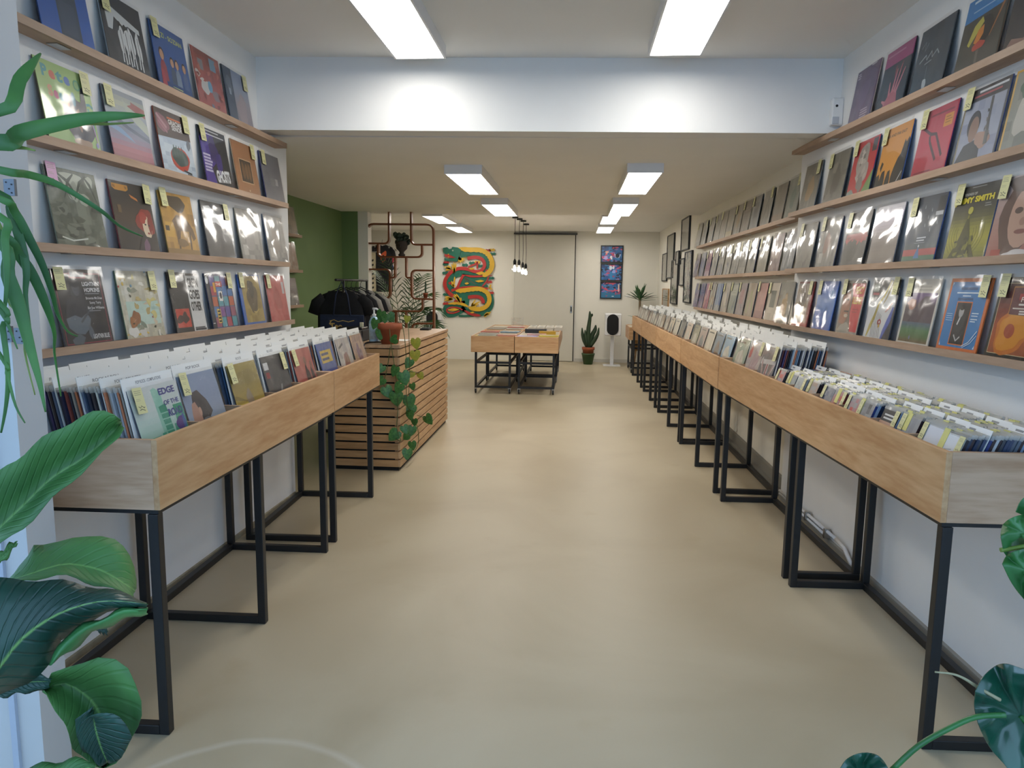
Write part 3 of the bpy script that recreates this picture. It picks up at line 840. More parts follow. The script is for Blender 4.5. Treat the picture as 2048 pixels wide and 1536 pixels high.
def c_horse():
    a = Art('#a97f35', 14).N(['#8f6a2c', '#bd9040', '#a37a34'], 10).B(.5, .84, .3, .12, '#4a3d2c')
    a.P([(.28, .55), (.45, .66), (.75, .6), (.9, .45), (.95, .3), (.85, .25), (.78, .4), (.5, .4), (.42, .2), (.34, .2), (.34, .4)], '#6b5030')
    a.L([(.42, .4), (.38, .1)], .05, '#543f28').L([(.78, .4), (.74, .1)], .05, '#543f28').R(.05, .28, .3, .52, '#c69a3c').R(.05, .38, .16, .46, '#3d3022').B(.5, .2, .18, .06, '#7a5d33')
    return a.R(0, 0, 1, .1, '#8a6a35')
def c_black(): return Art('#2b2c2f', 15).N(['#26272a', '#333438', '#2c2d30'], 8).P([(.08, .9), (.3, .93), (.55, .8), (.8, .62), (.72, .56), (.45, .64), (.2, .62), (.12, .75)], '#c6c8ca')
def c_silver(k): return Art('#77756f', 20 + k).N(['#5f5e5b', '#8a8780', '#706e69', '#9a9790'], 9).B(.45, .45, .22, .25, '#84796e' if k else '#8c8883').R(.1, .1, .3, .3, '#a6a49d')
def c_light():
    a = Art('#2c2e33', 16).R(.045, .02, .96, .95, '#7d2f3f').R(.06, .035, .945, .935, '#2b2d32')
    a.R(.34, .88, .66, .96, '#7d2f3f').R(.36, .9, .64, .965, '#6d7078')
    a.B(.42, .72, .1, .13, '#3b3f46').E(.42, .75, .07, .1, '#50555d').E(.42, .82, .1, .06, '#33363c').P([(.1, .3), (.18, .58), (.34, .66), (.52, .64), (.66, .5), (.72, .36), (.5, .3)], '#34383f')
    a.P([(.12, .36), (.3, .4), (.42, .36), (.54, .42), (.6, .34), (.55, .22), (.42, .14), (.26, .16), (.14, .24)], '#5c6873').P([(.15, .08), (.32, .16), (.42, .1), (.36, .02), (.18, .02)], '#4d5862').L([(.4, .3), (.7, .52)], .03, '#474c55').B(.56, .16, .05, .1, '#565f69')
    a.T("LIGHTNIN'", .56, .78, .055, '#d6d7d8', .36, .03).T('HOPKINS', .58, .7, .055, '#d6d7d8', .32, .03)
    a.rows(.58, .9, .67, 1, .04, '#8d9096').T('Brownie McGhee', .58, .6, .035, '#c9cacc', .34).T('Sonny Terry', .64, .54, .035, '#c9cacc', .24).T('Big Joe Williams', .58, .47, .035, '#c9cacc', .35).rows(.6, .9, .44, 1, .03, '#83868c')
    return a.T('LIGHTNIN BLUE', .58, .075, .06, '#c6c8ca', .34, .03)
def c_collage():
    a = Art('#b9b5a0', 17).N(['#c9c5b5', '#a9a592', '#bcb79f', '#d0cdc0'], 14)
    a.N(['#a6c2b4', '#b9cdc0', '#9fb9ae'], 8, .12, .2, .95, .55)
    a.scatter(['#c9bd7c', '#8f8f7e', '#d5d2c6', '#b7a36d', '#7f8a78', '#c9b9a0'], 34, .07, .05)
    return a.B(.3, .3, .1, .12, '#8f5d3a').B(.2, .24, .08, .08, '#a06a42').B(.18, .1, .12, .08, '#d8d5cc').B(.42, .08, .1, .05, '#c9c5bc').scatter(['#b0453c', '#4a4a3f', '#d0b045', '#5f8fae'], 12, .03, .02)
def c_goes():
    a = Art('#c6c6c4', 18).R(0, 0, .56, 1, '#26272a').R(.07, .09, .5, .4, '#b33a2c').B(.28, .24, .15, .1, '#38211f', .6).B(.2, .7, .12, .14, '#2f3033').B(.3, .9, .2, .05, '#8d8f91')
    for i, t_ in enumerate(('GREEN', 'GOES', 'OTHER')): a.T(t_, .6, .76 - i * .2, .15, '#202124', .34, .04)
    return a.R(.58, .95, .98, .99, '#202124').rows(.6, .96, .06, 2, .03, '#2c2d30', .018).R(.6, .02, .97, .055, '#333437')
def c_patch():
    a = Art('#4f5b7a', 19); cs = ['#8f4a62', '#3f6fa6', '#7a4a86', '#b35a3c', '#4a8f9c', '#5a4f8f', '#a33f4f', '#c9a24a']
    for i in range(4):
        for j in range(5):
            a.R(.14 + i * .21, .03 + j * .19, .34 + i * .21, .2 + j * .19, a.rng.choice(cs)); a.l -= .9
    a.l = 4
    a.R(0, 0, .13, 1, '#2c2f3a').E(.06, .88, .05, .07, '#dadcdc').R(.34, .76, .6, .86, '#c6443c').T('THE', .36, .78, .05, '#efe9dc', .2).R(.26, .66, .36, .84, '#d79a2f').R(.42, .5, .56, .68, '#d5d5cf').E(.49, .6, .045, .06, '#26262a')
    a.R(.24, .1, .38, .36, '#d0b04a')
    for i in range(4): a.R(.26, .12 + i * .06, .36, .15 + i * .06, '#2a2a2e')
    for k in range(5): a.L([(.14 + k * .21, 0), (.14 + k * .21, 1)], .015, '#26283a'); a.l -= .9
    a.l = math.ceil(a.l)
    return a.rows(.02, .1, .1, 1, .03, '#d8d8d6')
def c_ochre(): return Art('#3c62a8', 20).R(.12, .05, .96, .98, '#8f7a3f').N(['#7d6a38', '#a38c4a', '#8d773d'], 7, .12, .05, .96, .98).B(.54, .52, .22, .3, '#584a33').B(.52, .72, .16, .16, '#453b2c').L([(.5, .26), (.62, .24), (.74, .3)], .02, '#c2a860')
def c_rose(): return Art('#b4504f', 21).N(['#ad4a4a', '#bd5a58', '#b3514f'], 8).B(.5, .5, .2, .25, '#a84847').R(.82, .6, .94, .86, '#b9b4b8')
LW = -2.08 + .058
def wl(px0, px1, z):
    return (y_of(px0, LW, z) + y_of(px1, LW, z)) / 2
LEFT = [
 (3, 85, 193, c_blue, 'blue and slate record cover, leftmost on the top left ledge', None, '#24406f'),
 (3, 222, 302, c_group, 'black cover with a white photo of a group, top left ledge', 'l', '#9aa4ac'),
 (3, 322, 386, c_sozi, 'blue record cover with four people and yellow lettering', 'l', '#26365c'),
 (3, 402, 455, c_red, 'brick-red collage record cover on the top left ledge', None, '#c9bcb6'),
 (3, 462, 508, c_greyblue, 'grey-blue record cover at the beam end of the top left ledge', 'r', '#333a44'),
 (2, 100, 203, c_green, 'light green record cover with a dark guitar and rainbow letters', 'r', '#6d6a50'),
 (2, 229, 311, c_mount, 'pastel mountain landscape cover, pink below and grey above', 'l', '#4a4550'),
 (2, 330, 395, c_gracias, 'cover with a red bowl of asparagus on a pale table', 'r', '#9a4a34'),
 (2, 415, 468, c_ghosts, 'black and purple cover reading GHOSTS', 'l', '#3a3a44'),
 (2, 480, 522, c_brown, 'tan cover with a small dark framed picture', 'r', '#b9a58c'),
 (2, 533, 572, c_slate, 'plain slate-grey cover at the far end of its left ledge', 'l', '#2a2f6a'),
 (1, 118, 217, c_palm, 'grey-green cover of a misty palm jungle with a pink price tag', 'p', '#7d8a80'),
 (1, 243, 320, c_redhair, 'dark cover with a red-haired painted face', 'r', '#7a2f3a'),
 (1, 338, 402, c_horse, 'ochre cover with the shape of a horse', 'l', '#8f7a4a'),
 (1, 418, 473, c_black, 'black cover with a white sweep across its top', 'r', '#33353a'),
 (1, 487, 530, lambda: c_silver(0), 'silvery grey cover with a dark edge, left wall', None, '#8f8a7c'),
 (1, 541, 578, lambda: c_silver(1), 'silvery brown cover at the far end of its left ledge', None, '#5c6a86'),
 (0, 132, 228, c_light, "black cover with a guitarist reading LIGHTNIN' HOPKINS", 'l', '#5a5d66'),
 (0, 255, 333, c_collage, 'pale speckled collage cover with brown and mint patches', 'r', '#5f7a62'),
 (0, 356, 415, c_goes, 'half black half white cover with big stacked block letters', 'l', '#2a2a2c'),
 (0, 428, 478, c_patch, 'cover with a patchwork of bright blue, red and violet squares', 'r', '#2a3a5c'),
 (0, 493, 532, c_ochre, 'ochre cover in a bright blue border', 'l', '#2f58a8'),
 (0, 543, 582, c_rose, 'plain rose-red cover at the far end of the lowest left ledge', 'l', '#9a7f7a'),
]
for row, a, b, fn, lab, tg, ed in LEFT:
    z = LZ[row] + .0265
    album(fn(), lab, (LW, wl(a, b, z), z), PI / 2, .155, tg, ed)
for row, fn, lab in ((2, lambda: Art('#c9a23c', 1).N(['#c79c38', '#d5ae4a'], 5), 'yellow cover mostly hidden behind the entrance jamb'),
                     (1, lambda: c_silver(2), 'shiny dark cover mostly hidden behind the entrance jamb'),
                     (0, lambda: Art('#d8cfd2', 2).R(.6, .3, 1, 1, '#6b5f66'), 'white and plum cover mostly hidden behind the jamb'),
                     (3, lambda: Art('#7d3f55', 3).B(.5, .5, .3, .3, '#93506a'), 'plum cover cut off by the jamb on the top left ledge')):
    album(fn(), lab, (LW, {2: 2.305, 1: 2.33, 0: 2.345, 3: 2.255}[row], LZ[row] + .0265), PI / 2, .155, None, '#c2a24a' if row == 2 else '#777777')
# ------------------------------------------------------------------ covers on the near right wall
def c_purple():
    return Art('#5f4a66', 1).N(['#5a4762', '#6e5570', '#644b60', '#54486a'], 9).rows(.05, .2, .93, 3, .04, '#c3b9c6', .02).rows(.6, .9, .97, 1, .03, '#c9c2cc', .025).rows(.5, .85, .2, 4, .045, '#b9a9b4', .022).B(.5, .5, .2, .25, '#6f5a78')
def c_hand():
    a = Art('#26303c', 2).N(['#222c38', '#303c48', '#28323e'], 7).R(0, .74, 1, 1, '#a04a7c').rows(.05, .8, .9, 1, .05, '#b87fa0', .03)
    a.P([(.2, .05), (.35, .02), (.75, .02), (.7, .2), (.6, .3), (.4, .25)], '#a55a66')
    for p, q in (((.4, .22), (.36, .45)), ((.5, .25), (.56, .62)), ((.58, .25), (.7, .66)), ((.64, .22), (.84, .58)), ((.3, .12), (.16, .18))): a.L([p, q], [.07, .03], '#b8707c')
    return a.L([(.5, .5), (.5, .68)], .02, '#a83f4c').L([(.68, .56), (.72, .7)], .02, '#a83f4c')
def c_dark():
    a = Art('#2f3b47', 3).N(['#2a3540', '#394754', '#313d49', '#44525f'], 9)
    a.L([(.1, .72), (.2, .8), (.22, .66), (.3, .76)], .02, '#7f8b95')
    a.L([(.12, .5), (.3, .58), (.34, .5), (.46, .6), (.5, .5), (.62, .58), (.7, .5)], .025, '#93a0a8').L([(.3, .44), (.5, .46)], .02, '#7f8b95')
    return a.B(.42, .12, .06, .09, '#a9b3b9').L([(.42, .2), (.4, .4)], .015, '#6d7882')
def c_toucan():
    a = Art('#3b3a35', 4).N(['#34332f', '#45443d', '#3c3a35'], 8).P([(0, .7), (1, .72), (1, 1), (0, 1)], '#2f7fbd').rows(.15, .6, .93, 1, .05, '#cfe0ea', .03).rows(.18, .8, .8, 1, .04, '#9fc0d8', .018).R(.72, .76, .96, .9, '#3f8fc6').rows(.76, .92, .84, 2, .04, '#d8e6ee', .02)
    a.B(.6, .5, .17, .16, '#1d1d1f', .15).P([(.2, .38), (.3, .6), (.46, .68), (.52, .6), (.42, .5), (.26, .34)], '#b7b04a').P([(.36, .36), (.42, .52), (.54, .56), (.56, .44), (.46, .32)], '#cf7f2f').B(.5, .3, .14, .06, '#b04438', .2)
    return a.L([(.72, .36), (.95, .78)], [.02, .05], '#a5693a').L([(.5, .24), (.52, .02)], .06, '#6a655a')
def c_port(): return Art('#2b2a2e', 5).N(['#29282c', '#3a3638', '#302e31'], 8).B(.45, .55, .22, .28, '#8f7066').B(.42, .75, .24, .2, '#211f22').P([(0, 0), (.15, .16), (.4, .1), (.6, .2), (.6, 0)], '#8d6a5c')
def c_greymottle(k): return Art('#6f6d63', 30 + k).N(['#5d5b53', '#7a776c', '#6a685f', '#858276'], 10).B(.5, .45, .22, .26, ['#5b574e', '#a2865c', '#7f7b70'][k % 3]).B(.35, .7, .12, .1, '#8a8578')
def c_woman():
    a = Art('#b6323a', 6).P([(1, 0), (1, .42), (.6, .0)], '#6d8f55').R(.76, .74, .95, .97, '#3a3d42')
    a.B(.44, .62, .26, .3, '#9a938c', .2).B(.52, .4, .22, .22, '#a39b94', .25).B(.5, .2, .14, .14, '#857e78').E(.42, .7, .1, .13, '#c2bab2')
    return a.scatter(['#8b847e', '#b4aca4', '#6f6964'], 10, .06, .06, (.3, .3, .65, .85)).P([(0, 0), (.4, 0), (.2, .14), (0, .1)], '#8f9a92')
def c_drip():
    a = Art('#cf8f3a', 7).T('FAR AND FAR EAST', .1, .84, .05, '#4a3a22', .72).P([(0, 0), (0, .22), (.1, .26), (.15, .14), (.2, .28), (.3, .3), (.36, .08), (.42, .26), (.5, .28), (.56, .1), (.62, .3), (.7, .44), (.78, .5), (.84, .72), (.9, .66), (.96, .74), (1, .7), (1, 0)], '#26282a')
    return a.P([(.14, .28), (.2, .42), (.12, .46), (.08, .36)], '#2b2a28').B(.86, .62, .04, .07, '#2a2a29').L([(.8, .02), (.95, .2)], .02, '#b9bcbd').L([(.36, .2), (.36, .02)], .03, '#cf8f3a').L([(.56, .2), (.57, .02)], .025, '#cf8f3a')
def c_fork():
    a = Art('#b23a4c', 8).G(['#a63646', '#b93d50', '#a8384a']).rows(.25, .95, .88, 1, .05, '#7d2f3c', .03).R(.68, .66, .92, .84, '#cf8f3f').rows(.72, .9, .79, 3, .04, '#8d5f2c', .012)
    return a.L([(.12, .74), (.36, .62)], .045, '#4a3038').L([(.36, .62), (.52, .6), (.82, .24)], .05, '#4a3038').L([(.34, .6), (.38, .5), (.66, .2)], .05, '#4a3038').rows(.08, .6, .06, 1, .03, '#7d2f3c', .02)
def c_sax():
    a = Art('#6f7482', 9).R(0, 0, 1, 1, '#3a3d44').R(.04, .03, .95, .83, '#8b90a0').N(['#8389a0', '#9aa0b0', '#8e94a4'], 6, .05, .04, .94, .82).R(.0, .84, 1, 1, '#30343a').rows(.3, .95, .93, 1, .04, '#d0d3d6', .03).rows(.2, .9, .88, 1, .04, '#a84a50', .025)
    a.P([(.05, .04), (.2, .26), (.45, .3), (.6, .2), (.62, .04)], '#2a2c31').E(.34, .52, .15, .18, '#2a2729').E(.36, .45, .11, .17, '#8a6a58').B(.62, .28, .18, .11, '#9c7a68')
    return a.L([(.66, .82), (.68, .5), (.72, .2)], [.05, .06, .09], '#4d4a48').scatter(['#6f6a64', '#393735'], 10, .02, .02, (.62, .3, .76, .75)).R(.03, .03, .04, .83, '#b9a24a').R(.04, .03, .95, .037, '#b9a24a')
def c_yellowframe(): return Art('#c79a34', 10).R(.04, .03, .96, .97, '#6d7064').N(['#5f6358', '#8a8a7d', '#74766a'], 8, .04, .03, .96, .97).B(.4, .45, .2, .3, '#b3aea0').B(.3, .75, .14, .12, '#3c5a44')
def c_redline(): return Art('#3b3a39', 11).N(['#333231', '#4a4846', '#3d3b3a'], 8).R(0, .62, 1, .7, '#8f8d88').R(.04, .45, .95, .6, '#93343a').R(.0, .7, 1, 1, '#4f4d4b').B(.4, .3, .22, .24, '#2b2a29').scatter(['#a8383c', '#6d2b2e'], 10, .06, .04, (.05, .42, .95, .6))
def c_desert(): return Art('#a49aa6', 12).G(['#6a625c', '#7d736a', '#6f655e', '#857b78', '#a89ea8', '#bdb7c4', '#d8d6da'], n=18).P([(.62, .42), (.72, .7), (.84, .75), (.92, .6), (1, .66), (1, .42)], '#74696c')
def c_night():
    a = Art('#3c4654', 13).G(['#40584c', '#39485a', '#3a4552', '#3f4856'])
    for x, y in ((.3, .72), (.5, .58), (.62, .8), (.72, .66), (.4, .86), (.8, .9), (.25, .55), (.55, .7), (.68, .5), (.85, .6)): a.L([(x, y), (x + .01, y - .05)], [.012, .02], '#9aa3ac'); a.l -= .9
    a.l = math.ceil(a.l)
    a.R(0, .1, 1, .2, '#a3464a').R(0, .04, 1, .1, '#3c6a55').P([(.36, .06), (.46, .24), (.54, .06)], '#3f6fa0').E(.46, .245, .02, .02, '#c9ccd0').R(.78, .74, .97, .96, '#2a2e35').R(.76, .68, .97, .74, '#b9bcc0')
    return a.rows(.35, .65, .36, 2, .04, '#b9c0c8', .02).rows(.3, .7, .29, 1, .03, '#8d97a2', .008)
def c_jimmy():
    a = Art('#8d8a2c', 14).G(['#6a6a26', '#8d8a2a', '#a19a2e', '#8a8630', '#55552f', '#3a3c34', '#2f3230', '#2b2e2e'], n=20)
    for r_ in (.2, .26, .32, .38, .44): a.L([(.42 + r_ * math.cos(t_), .36 + r_ * .8 * math.sin(t_)) for t_ in [PI * .85 + i * PI * .06 for i in range(8)]], .012, '#6d6a24'); a.L([(.42 + r_ * math.cos(t_), .36 + r_ * .8 * math.sin(t_)) for t_ in [-PI * .3 + i * PI * .06 for i in range(8)]], .012, '#6d6a24'); a.l -= 1.6
    a.l = math.ceil(a.l)
    a.P([(.1, 0), (.3, .3), (.4, .56), (.45, .56), (.56, .3), (.78, 0)], '#45471f').scatter(['#33351c', '#7a7a2a'], 22, .05, .04, (.2, .02, .66, .3)).E(.44, .66, .06, .05, '#b3ad42').L([(.43, .6), (.42, .55)], .03, '#8a8630')
    return a.T('SOUNDS OF', .2, .87, .035, '#c9cbc4', .3).T('JIMMY SMITH', .02, .77, .075, '#d8c92f', .9, .05).rows(.35, .7, .965, 1, .02, '#8f9290', .012).rows(.75, .92, .72, 2, .03, '#8f9290', .012)
def c_face():
    a = Art('#a89aa0', 15).G(['#9c5a50', '#a57a70', '#a88f88', '#a89a9c']).B(.52, .5, .4, .5, '#5a4038', .2).E(.6, .48, .28, .38, '#b38f7c').E(.48, .56, .08, .04, '#4a3430').E(.74, .56, .08, .04, '#4a3430').E(.6, .42, .06, .05, '#9c7564').E(.6, .3, .12, .03, '#7d4a44').B(.55, .9, .36, .12, '#4f3a36')
    return a.R(.1, 0, .3, .1, '#a34038').B(.6, .03, .25, .05, '#c9c2be')
def c_figure(): return Art('#7d2b2c', 16).R(.02, .03, .82, .96, '#8d8278').N(['#6f655e', '#9a8f84', '#82776e'], 8, .02, .03, .8, .96).B(.4, .45, .2, .4, '#5d5550', .15).E(.42, .82, .1, .11, '#6d5a4e').R(0, 0, 1, .1, '#9a3f3a')
def c_moon(): return Art('#2c62b4', 17).G(['#2558a8', '#2f66b8', '#4a78be', '#5580c0', '#3a6cba', '#2a5cae']).E(.76, .76, .08, .085, '#9dbbe0').E(.76, .76, .055, .06, '#6f9ad0').E(.62, .3, .1, .09, '#cfdcec').E(.67, .33, .09, .085, '#2f66b8')
def c_percy():
    a = Art('#8f8b82', 18).R(.04, .05, .95, .95, '#c02f3c').P([(.04, .05), (.04, .95), (.34, .95), (.5, .7), (.5, .4), (.58, .2), (.66, .05)], '#7d6f64')
    a.P([(.06, .2), (.06, .82), (.26, .88), (.42, .7), (.44, .5), (.42, .3), (.3, .16)], '#a06e58').E(.16, .86, .2, .1, '#2b2523').E(.3, .64, .05, .02, '#2f2522').E(.34, .34, .09, .035, '#c9b9a8').L([(.22, .42), (.44, .42)], .03, '#3a2a26').P([(.06, .05), (.2, .16), (.44, .22), (.6, .16), (.62, .05)], '#9d978c')
    return a.T('PERCY', .56, .76, .13, '#c9b03a', .36, .03).T('SLEDGE', .52, .57, .13, '#c9b03a', .4, .03).rows(.6, .85, .46, 2, .05, '#8d3038', .012)
def c_lips():
    a = Art('#3b3c3e', 19).R(.04, .8, .24, .94, '#8d958c').R(.04, .74, .28, .78, '#a03c44').P([(0, .58), (.2, .64), (.5, .8), (.62, .98), (.8, 1), (.96, .6), (.9, .3), (.7, 0), (0, 0)], '#c6c8ca')
    a.L([(.66, 1), (.5, .72), (.36, .6), (.3, .4), (.2, .2), (.12, .02)], [.08, .05, .06, .09, .1, .04], '#b3a24a').L([(.74, .98), (.6, .7), (.5, .56)], [.06, .05, .01], '#8f8046')
    a.L([(.92, .55), (.86, .34), (.74, .12), (.7, 0)], [.04, .13, .1, .05], '#4f5fa8').E(.52, .28, .07, .055, '#a8323a').E(.52, .285, .03, .018, '#d5c9c6').E(.53, .22, .035, .03, '#c9a23a')
    for k in range(6): a.L([(.3 + k * .05, .5 - k * .02), (.26 + k * .06, .24), (.3 + k * .06, .02)], .012, ['#2f3033', '#5f6266'][k % 2]); a.l -= .8
    a.l = math.ceil(a.l)
    return a.L([(.7, .5), (.86, .62)], .03, '#b56a5c').L([(.66, .46), (.82, .54)], .02, '#c08a7c')
def c_land():
    a = Art('#c2bdb2', 20).rows(.3, .9, .87, 2, .05, '#aaa59b', .03).G(['#6d5540', '#4f6b40', '#567a52', '#4f6474', '#5d4a5c', '#5c464f', '#4f4450', '#6d5578', '#6a5580'], .06, .03, .95, .79, 22)
    return a.P([(.06, .34), (.06, .62), (.14, .58), (.2, .52), (.34, .52), (.44, .62), (.54, .7), (.6, .74), (.76, .74), (.82, .62), (.95, .56), (.95, .34)], '#52454e').P([(.08, .62), (.14, .6), (.2, .53), (.3, .52), (.38, .58), (.36, .68), (.2, .7)], '#a3705e').E(.4, .1, .02, .03, '#6a6fa0')
def c_bluebox():
    a = Art('#c96a34', 21).R(.05, .05, .94, .95, '#3579b0')
    for x, y in ((.06, .06), (.93, .06), (.06, .94), (.93, .94)): a.P([(x - .03 if x > .5 else x, y), (x + .03 if x < .5 else x, y), (x, y + (.05 if y < .5 else -.05))], '#d8e2e6')
    a.R(.28, .08, .66, .68, '#c96a34').R(.3, .095, .64, .665, '#26282b').B(.46, .34, .12, .2, '#35373a').E(.44, .54, .06, .08, '#a5a5a3').L([(.44, .46), (.4, .36)], .03, '#c9c9c6').L([(.38, .22), (.46, .14), (.54, .2)], .025, '#b9b9b6').E(.44, .6, .06, .04, '#1f2022')
    a.rows(.3, .76, .84, 1, .04, '#25527c', .035).rows(.22, .8, .79, 1, .04, '#c9d8e2', .018).rows(.38, .64, .75, 1, .04, '#c9d8e2', .014).rows(.28, .76, .7, 1, .04, '#25527c', .03)
    a.rows(.09, .26, .5, 4, .03, '#a9c4d8', .01).rows(.7, .88, .52, 2, .035, '#c9d8e2', .014).rows(.7, .86, .44, 2, .03, '#c9d8e2', .014)
    return a.L([(.64, .08), (.78, .14), (.92, .3)], .014, '#c9d8e2').L([(.66, .06), (.82, .13), (.93, .24)], .012, '#c9d8e2')
def c_sun():
    a = Art('#1d1b1c', 22).R(.05, .05, .97, .93, '#cdb98f').R(.06, .058, .96, .922, '#8f3d24').G(['#8d4524', '#a85026', '#9c4426', '#7d3426', '#55292a', '#4a2529'], .06, .058, .96, .922)
    a.B(.46, .34, .36, .28, '#c06a22', .22).B(.46, .34, .3, .23, '#cf8426', .3).E(.4, .34, .1, .09, '#a3452a').P([(.3, .88), (.94, .88), (.94, .52), (.3, .54)], '#5c2830')
    for p, q in (((.3, .88), (.94, .88)), ((.3, .54), (.94, .52)), ((.3, .54), (.3, .88))): a.L([p, q], .008, '#c98a34'); a.l -= .9
    a.l = math.ceil(a.l)
    return a.R(.5, .8, .94, .91, '#d0952f').R(.44, .72, .94, .8, '#9c2a30').T('Folk', .48, .7, .06, '#d8cfc4', .2).rows(.46, .84, .655, 1, .04, '#d8cfc4', .022).rows(.36, .9, .61, 1, .03, '#c9bdb0', .016).rows(.5, .75, .575, 2, .03, '#d8cfc4', .018)
RLEAN = .15
def right_album(px0, px1, zfun, fn, lab, tg, ed):
    y = 4.0
    pc = (px0 + px1) / 2
    for _ in range(6):
        z = zfun(y) + .0265
        y = (y_of(px0, rx(y) - .058, z) + y_of(px1, rx(y) - .058, z)) / 2
    album(fn(), lab, (rx(y) - .058, y, z), -PI / 2 + .0356, RLEAN, tg, ed)
zt = lambda y: 2.545 - (5.58 - y) * .0251
z2 = lambda y: 2.105 - (5.58 - y) * .0013
z1_ = lambda y: 1.705 - (5.58 - y) * .0013
z0_ = lambda y: 1.305 + (5.58 - y) * .0033
RIGHT = [
 (1690, 1743, zt, c_purple, 'dull purple cover next to the motion sensor', None, '#b9a9a0'),
 (1747, 1808, zt, c_hand, 'black cover with raised red hands under a magenta band', None, '#2a2c33'),
 (1813, 1887, zt, c_dark, 'dark slate cover with chalky handwriting, top right ledge', None, '#23282e'),
 (1905, 1990, zt, c_toucan, 'cover with a toucan under a bright blue band', None, '#8a6f58'),
 (2014, 2095, zt, c_port, 'dark portrait cover cut by the frame on the top right ledge', None, '#999999'),
 (1590, 1634, z2, lambda: c_greymottle(1), 'brownish fog cover at the far end of the second right ledge', 'r', '#55606a'),
 (1640, 1685, z2, lambda: c_greymottle(0), 'grey cover with a dim hooded figure, second right ledge', 'l', '#3a414c'),
 (1688, 1740, z2, c_woman, 'red and green cover with a grey cut-out figure', 'l', '#2f3f6a'),
 (1744, 1803, z2, c_drip, 'orange cover dripping down into black', 'l', '#3f5f9a'),
 (1817, 1890, z2, c_fork, 'crimson cover with a dark tuning fork', 'l', '#46336a'),
 (1899, 1991, z2, c_sax, 'cover photo of a man holding a saxophone', 'l', '#2f4a86'),
 (2004, 2090, z2, c_yellowframe, 'yellow-framed photo cover cut by the right edge of the picture', None, '#c79a34'),
 (1584, 1622, z1_, lambda: c_greymottle(2), 'cover with painted grey glare at the far end of the third right ledge', 'l', '#3a414c'),  # glare on the sleeve painted as a grey print
 (1627, 1668, z1_, lambda: c_silver(3).B(.4, .5, .16, .2, '#8d6a5c'), 'cover with painted grey glare and a faint brown figure', 'l', '#2f3a5c'),  # grey ground of this print imitates sleeve glare
 (1677, 1725, z1_, c_redline, 'black and red cover under heavy glare', 'l', '#26282c'),
 (1731, 1786, z1_, c_desert, 'lilac sky over a brown desert cover', None, '#6a6f7a'),
 (1797, 1871, z1_, c_night, 'night blue cover with snow and a small blue tree', 'l', '#34508a'),
 (1883, 1968, z1_, c_jimmy, 'olive and black cover reading JIMMY SMITH', 'l', '#3f6aa6'),
 (1976, 2062, z1_, c_face, 'cover filled by a close-up face, cut by the frame', 'l', '#9a7f76'),
 (1546, 1576, z0_, lambda: c_greymottle(4), 'grey and peach cover left of the red figure cover', None, '#8f8a80'),
 (1578, 1616, z0_, c_figure, 'dark red cover with a grey standing figure', 'r', '#7d2b2c'),
 (1619, 1661, z0_, c_moon, 'bright blue cover with a pale moon', 'l', '#1f4a94'),
 (1666, 1716, z0_, c_percy, 'red cover with a singing man and yellow letters PERCY SLEDGE', 'l', '#2b3646'),
 (1721, 1781, z0_, c_lips, 'pop-art cover of a white face with red lips', 'r', '#2d3a52'),
 (1788, 1858, z0_, c_land, 'purple mountain landscape in a cream border', 'l', '#cdc8bc'),
 (1870, 1952, z0_, c_bluebox, 'blue cover edged in orange with a tall black photo', 'r', '#c96a34'),
 (1966, 2068, z0_, c_sun, 'dark cover with a blazing orange sun', 'l', '#1d1b1c'),
]
for r_ in RIGHT: right_album(*r_)

# ------------------------------------------------------------------ far right wall: three ledges of covers
def c_far(cols, seed, kind):
    a = Art(cols[0], seed).N([cols[0], cols[1], cols[0]], 5)
    if kind == 0: a.B(.5, .5, .22, .26, cols[2], .2)
    elif kind == 1: a.R(.25, .35, .75, .8, cols[2])
    elif kind == 2: a.R(0, 0, 1, .22, cols[2])
    elif kind == 3: a.R(0, .6, 1, .95, cols[2]).rows(.15, .8, .75, 2, .08, cols[1], .04)
    else: a.L([(.2, .1), (.5, .8), (.8, .2)], .12, cols[2])
    return a
FX = 1.67 - .058
edges = {2: [1389, 1398, 1411, 1425, 1436, 1448, 1462, 1479, 1494, 1515, 1539, 1565, 1590],
         1: [1384, 1395, 1406, 1418, 1430, 1444, 1458, 1473, 1488, 1508, 1532, 1558, 1584],
         0: [1384, 1394, 1404, 1414, 1425, 1438, 1453, 1468, 1485, 1504, 1525, 1549]}
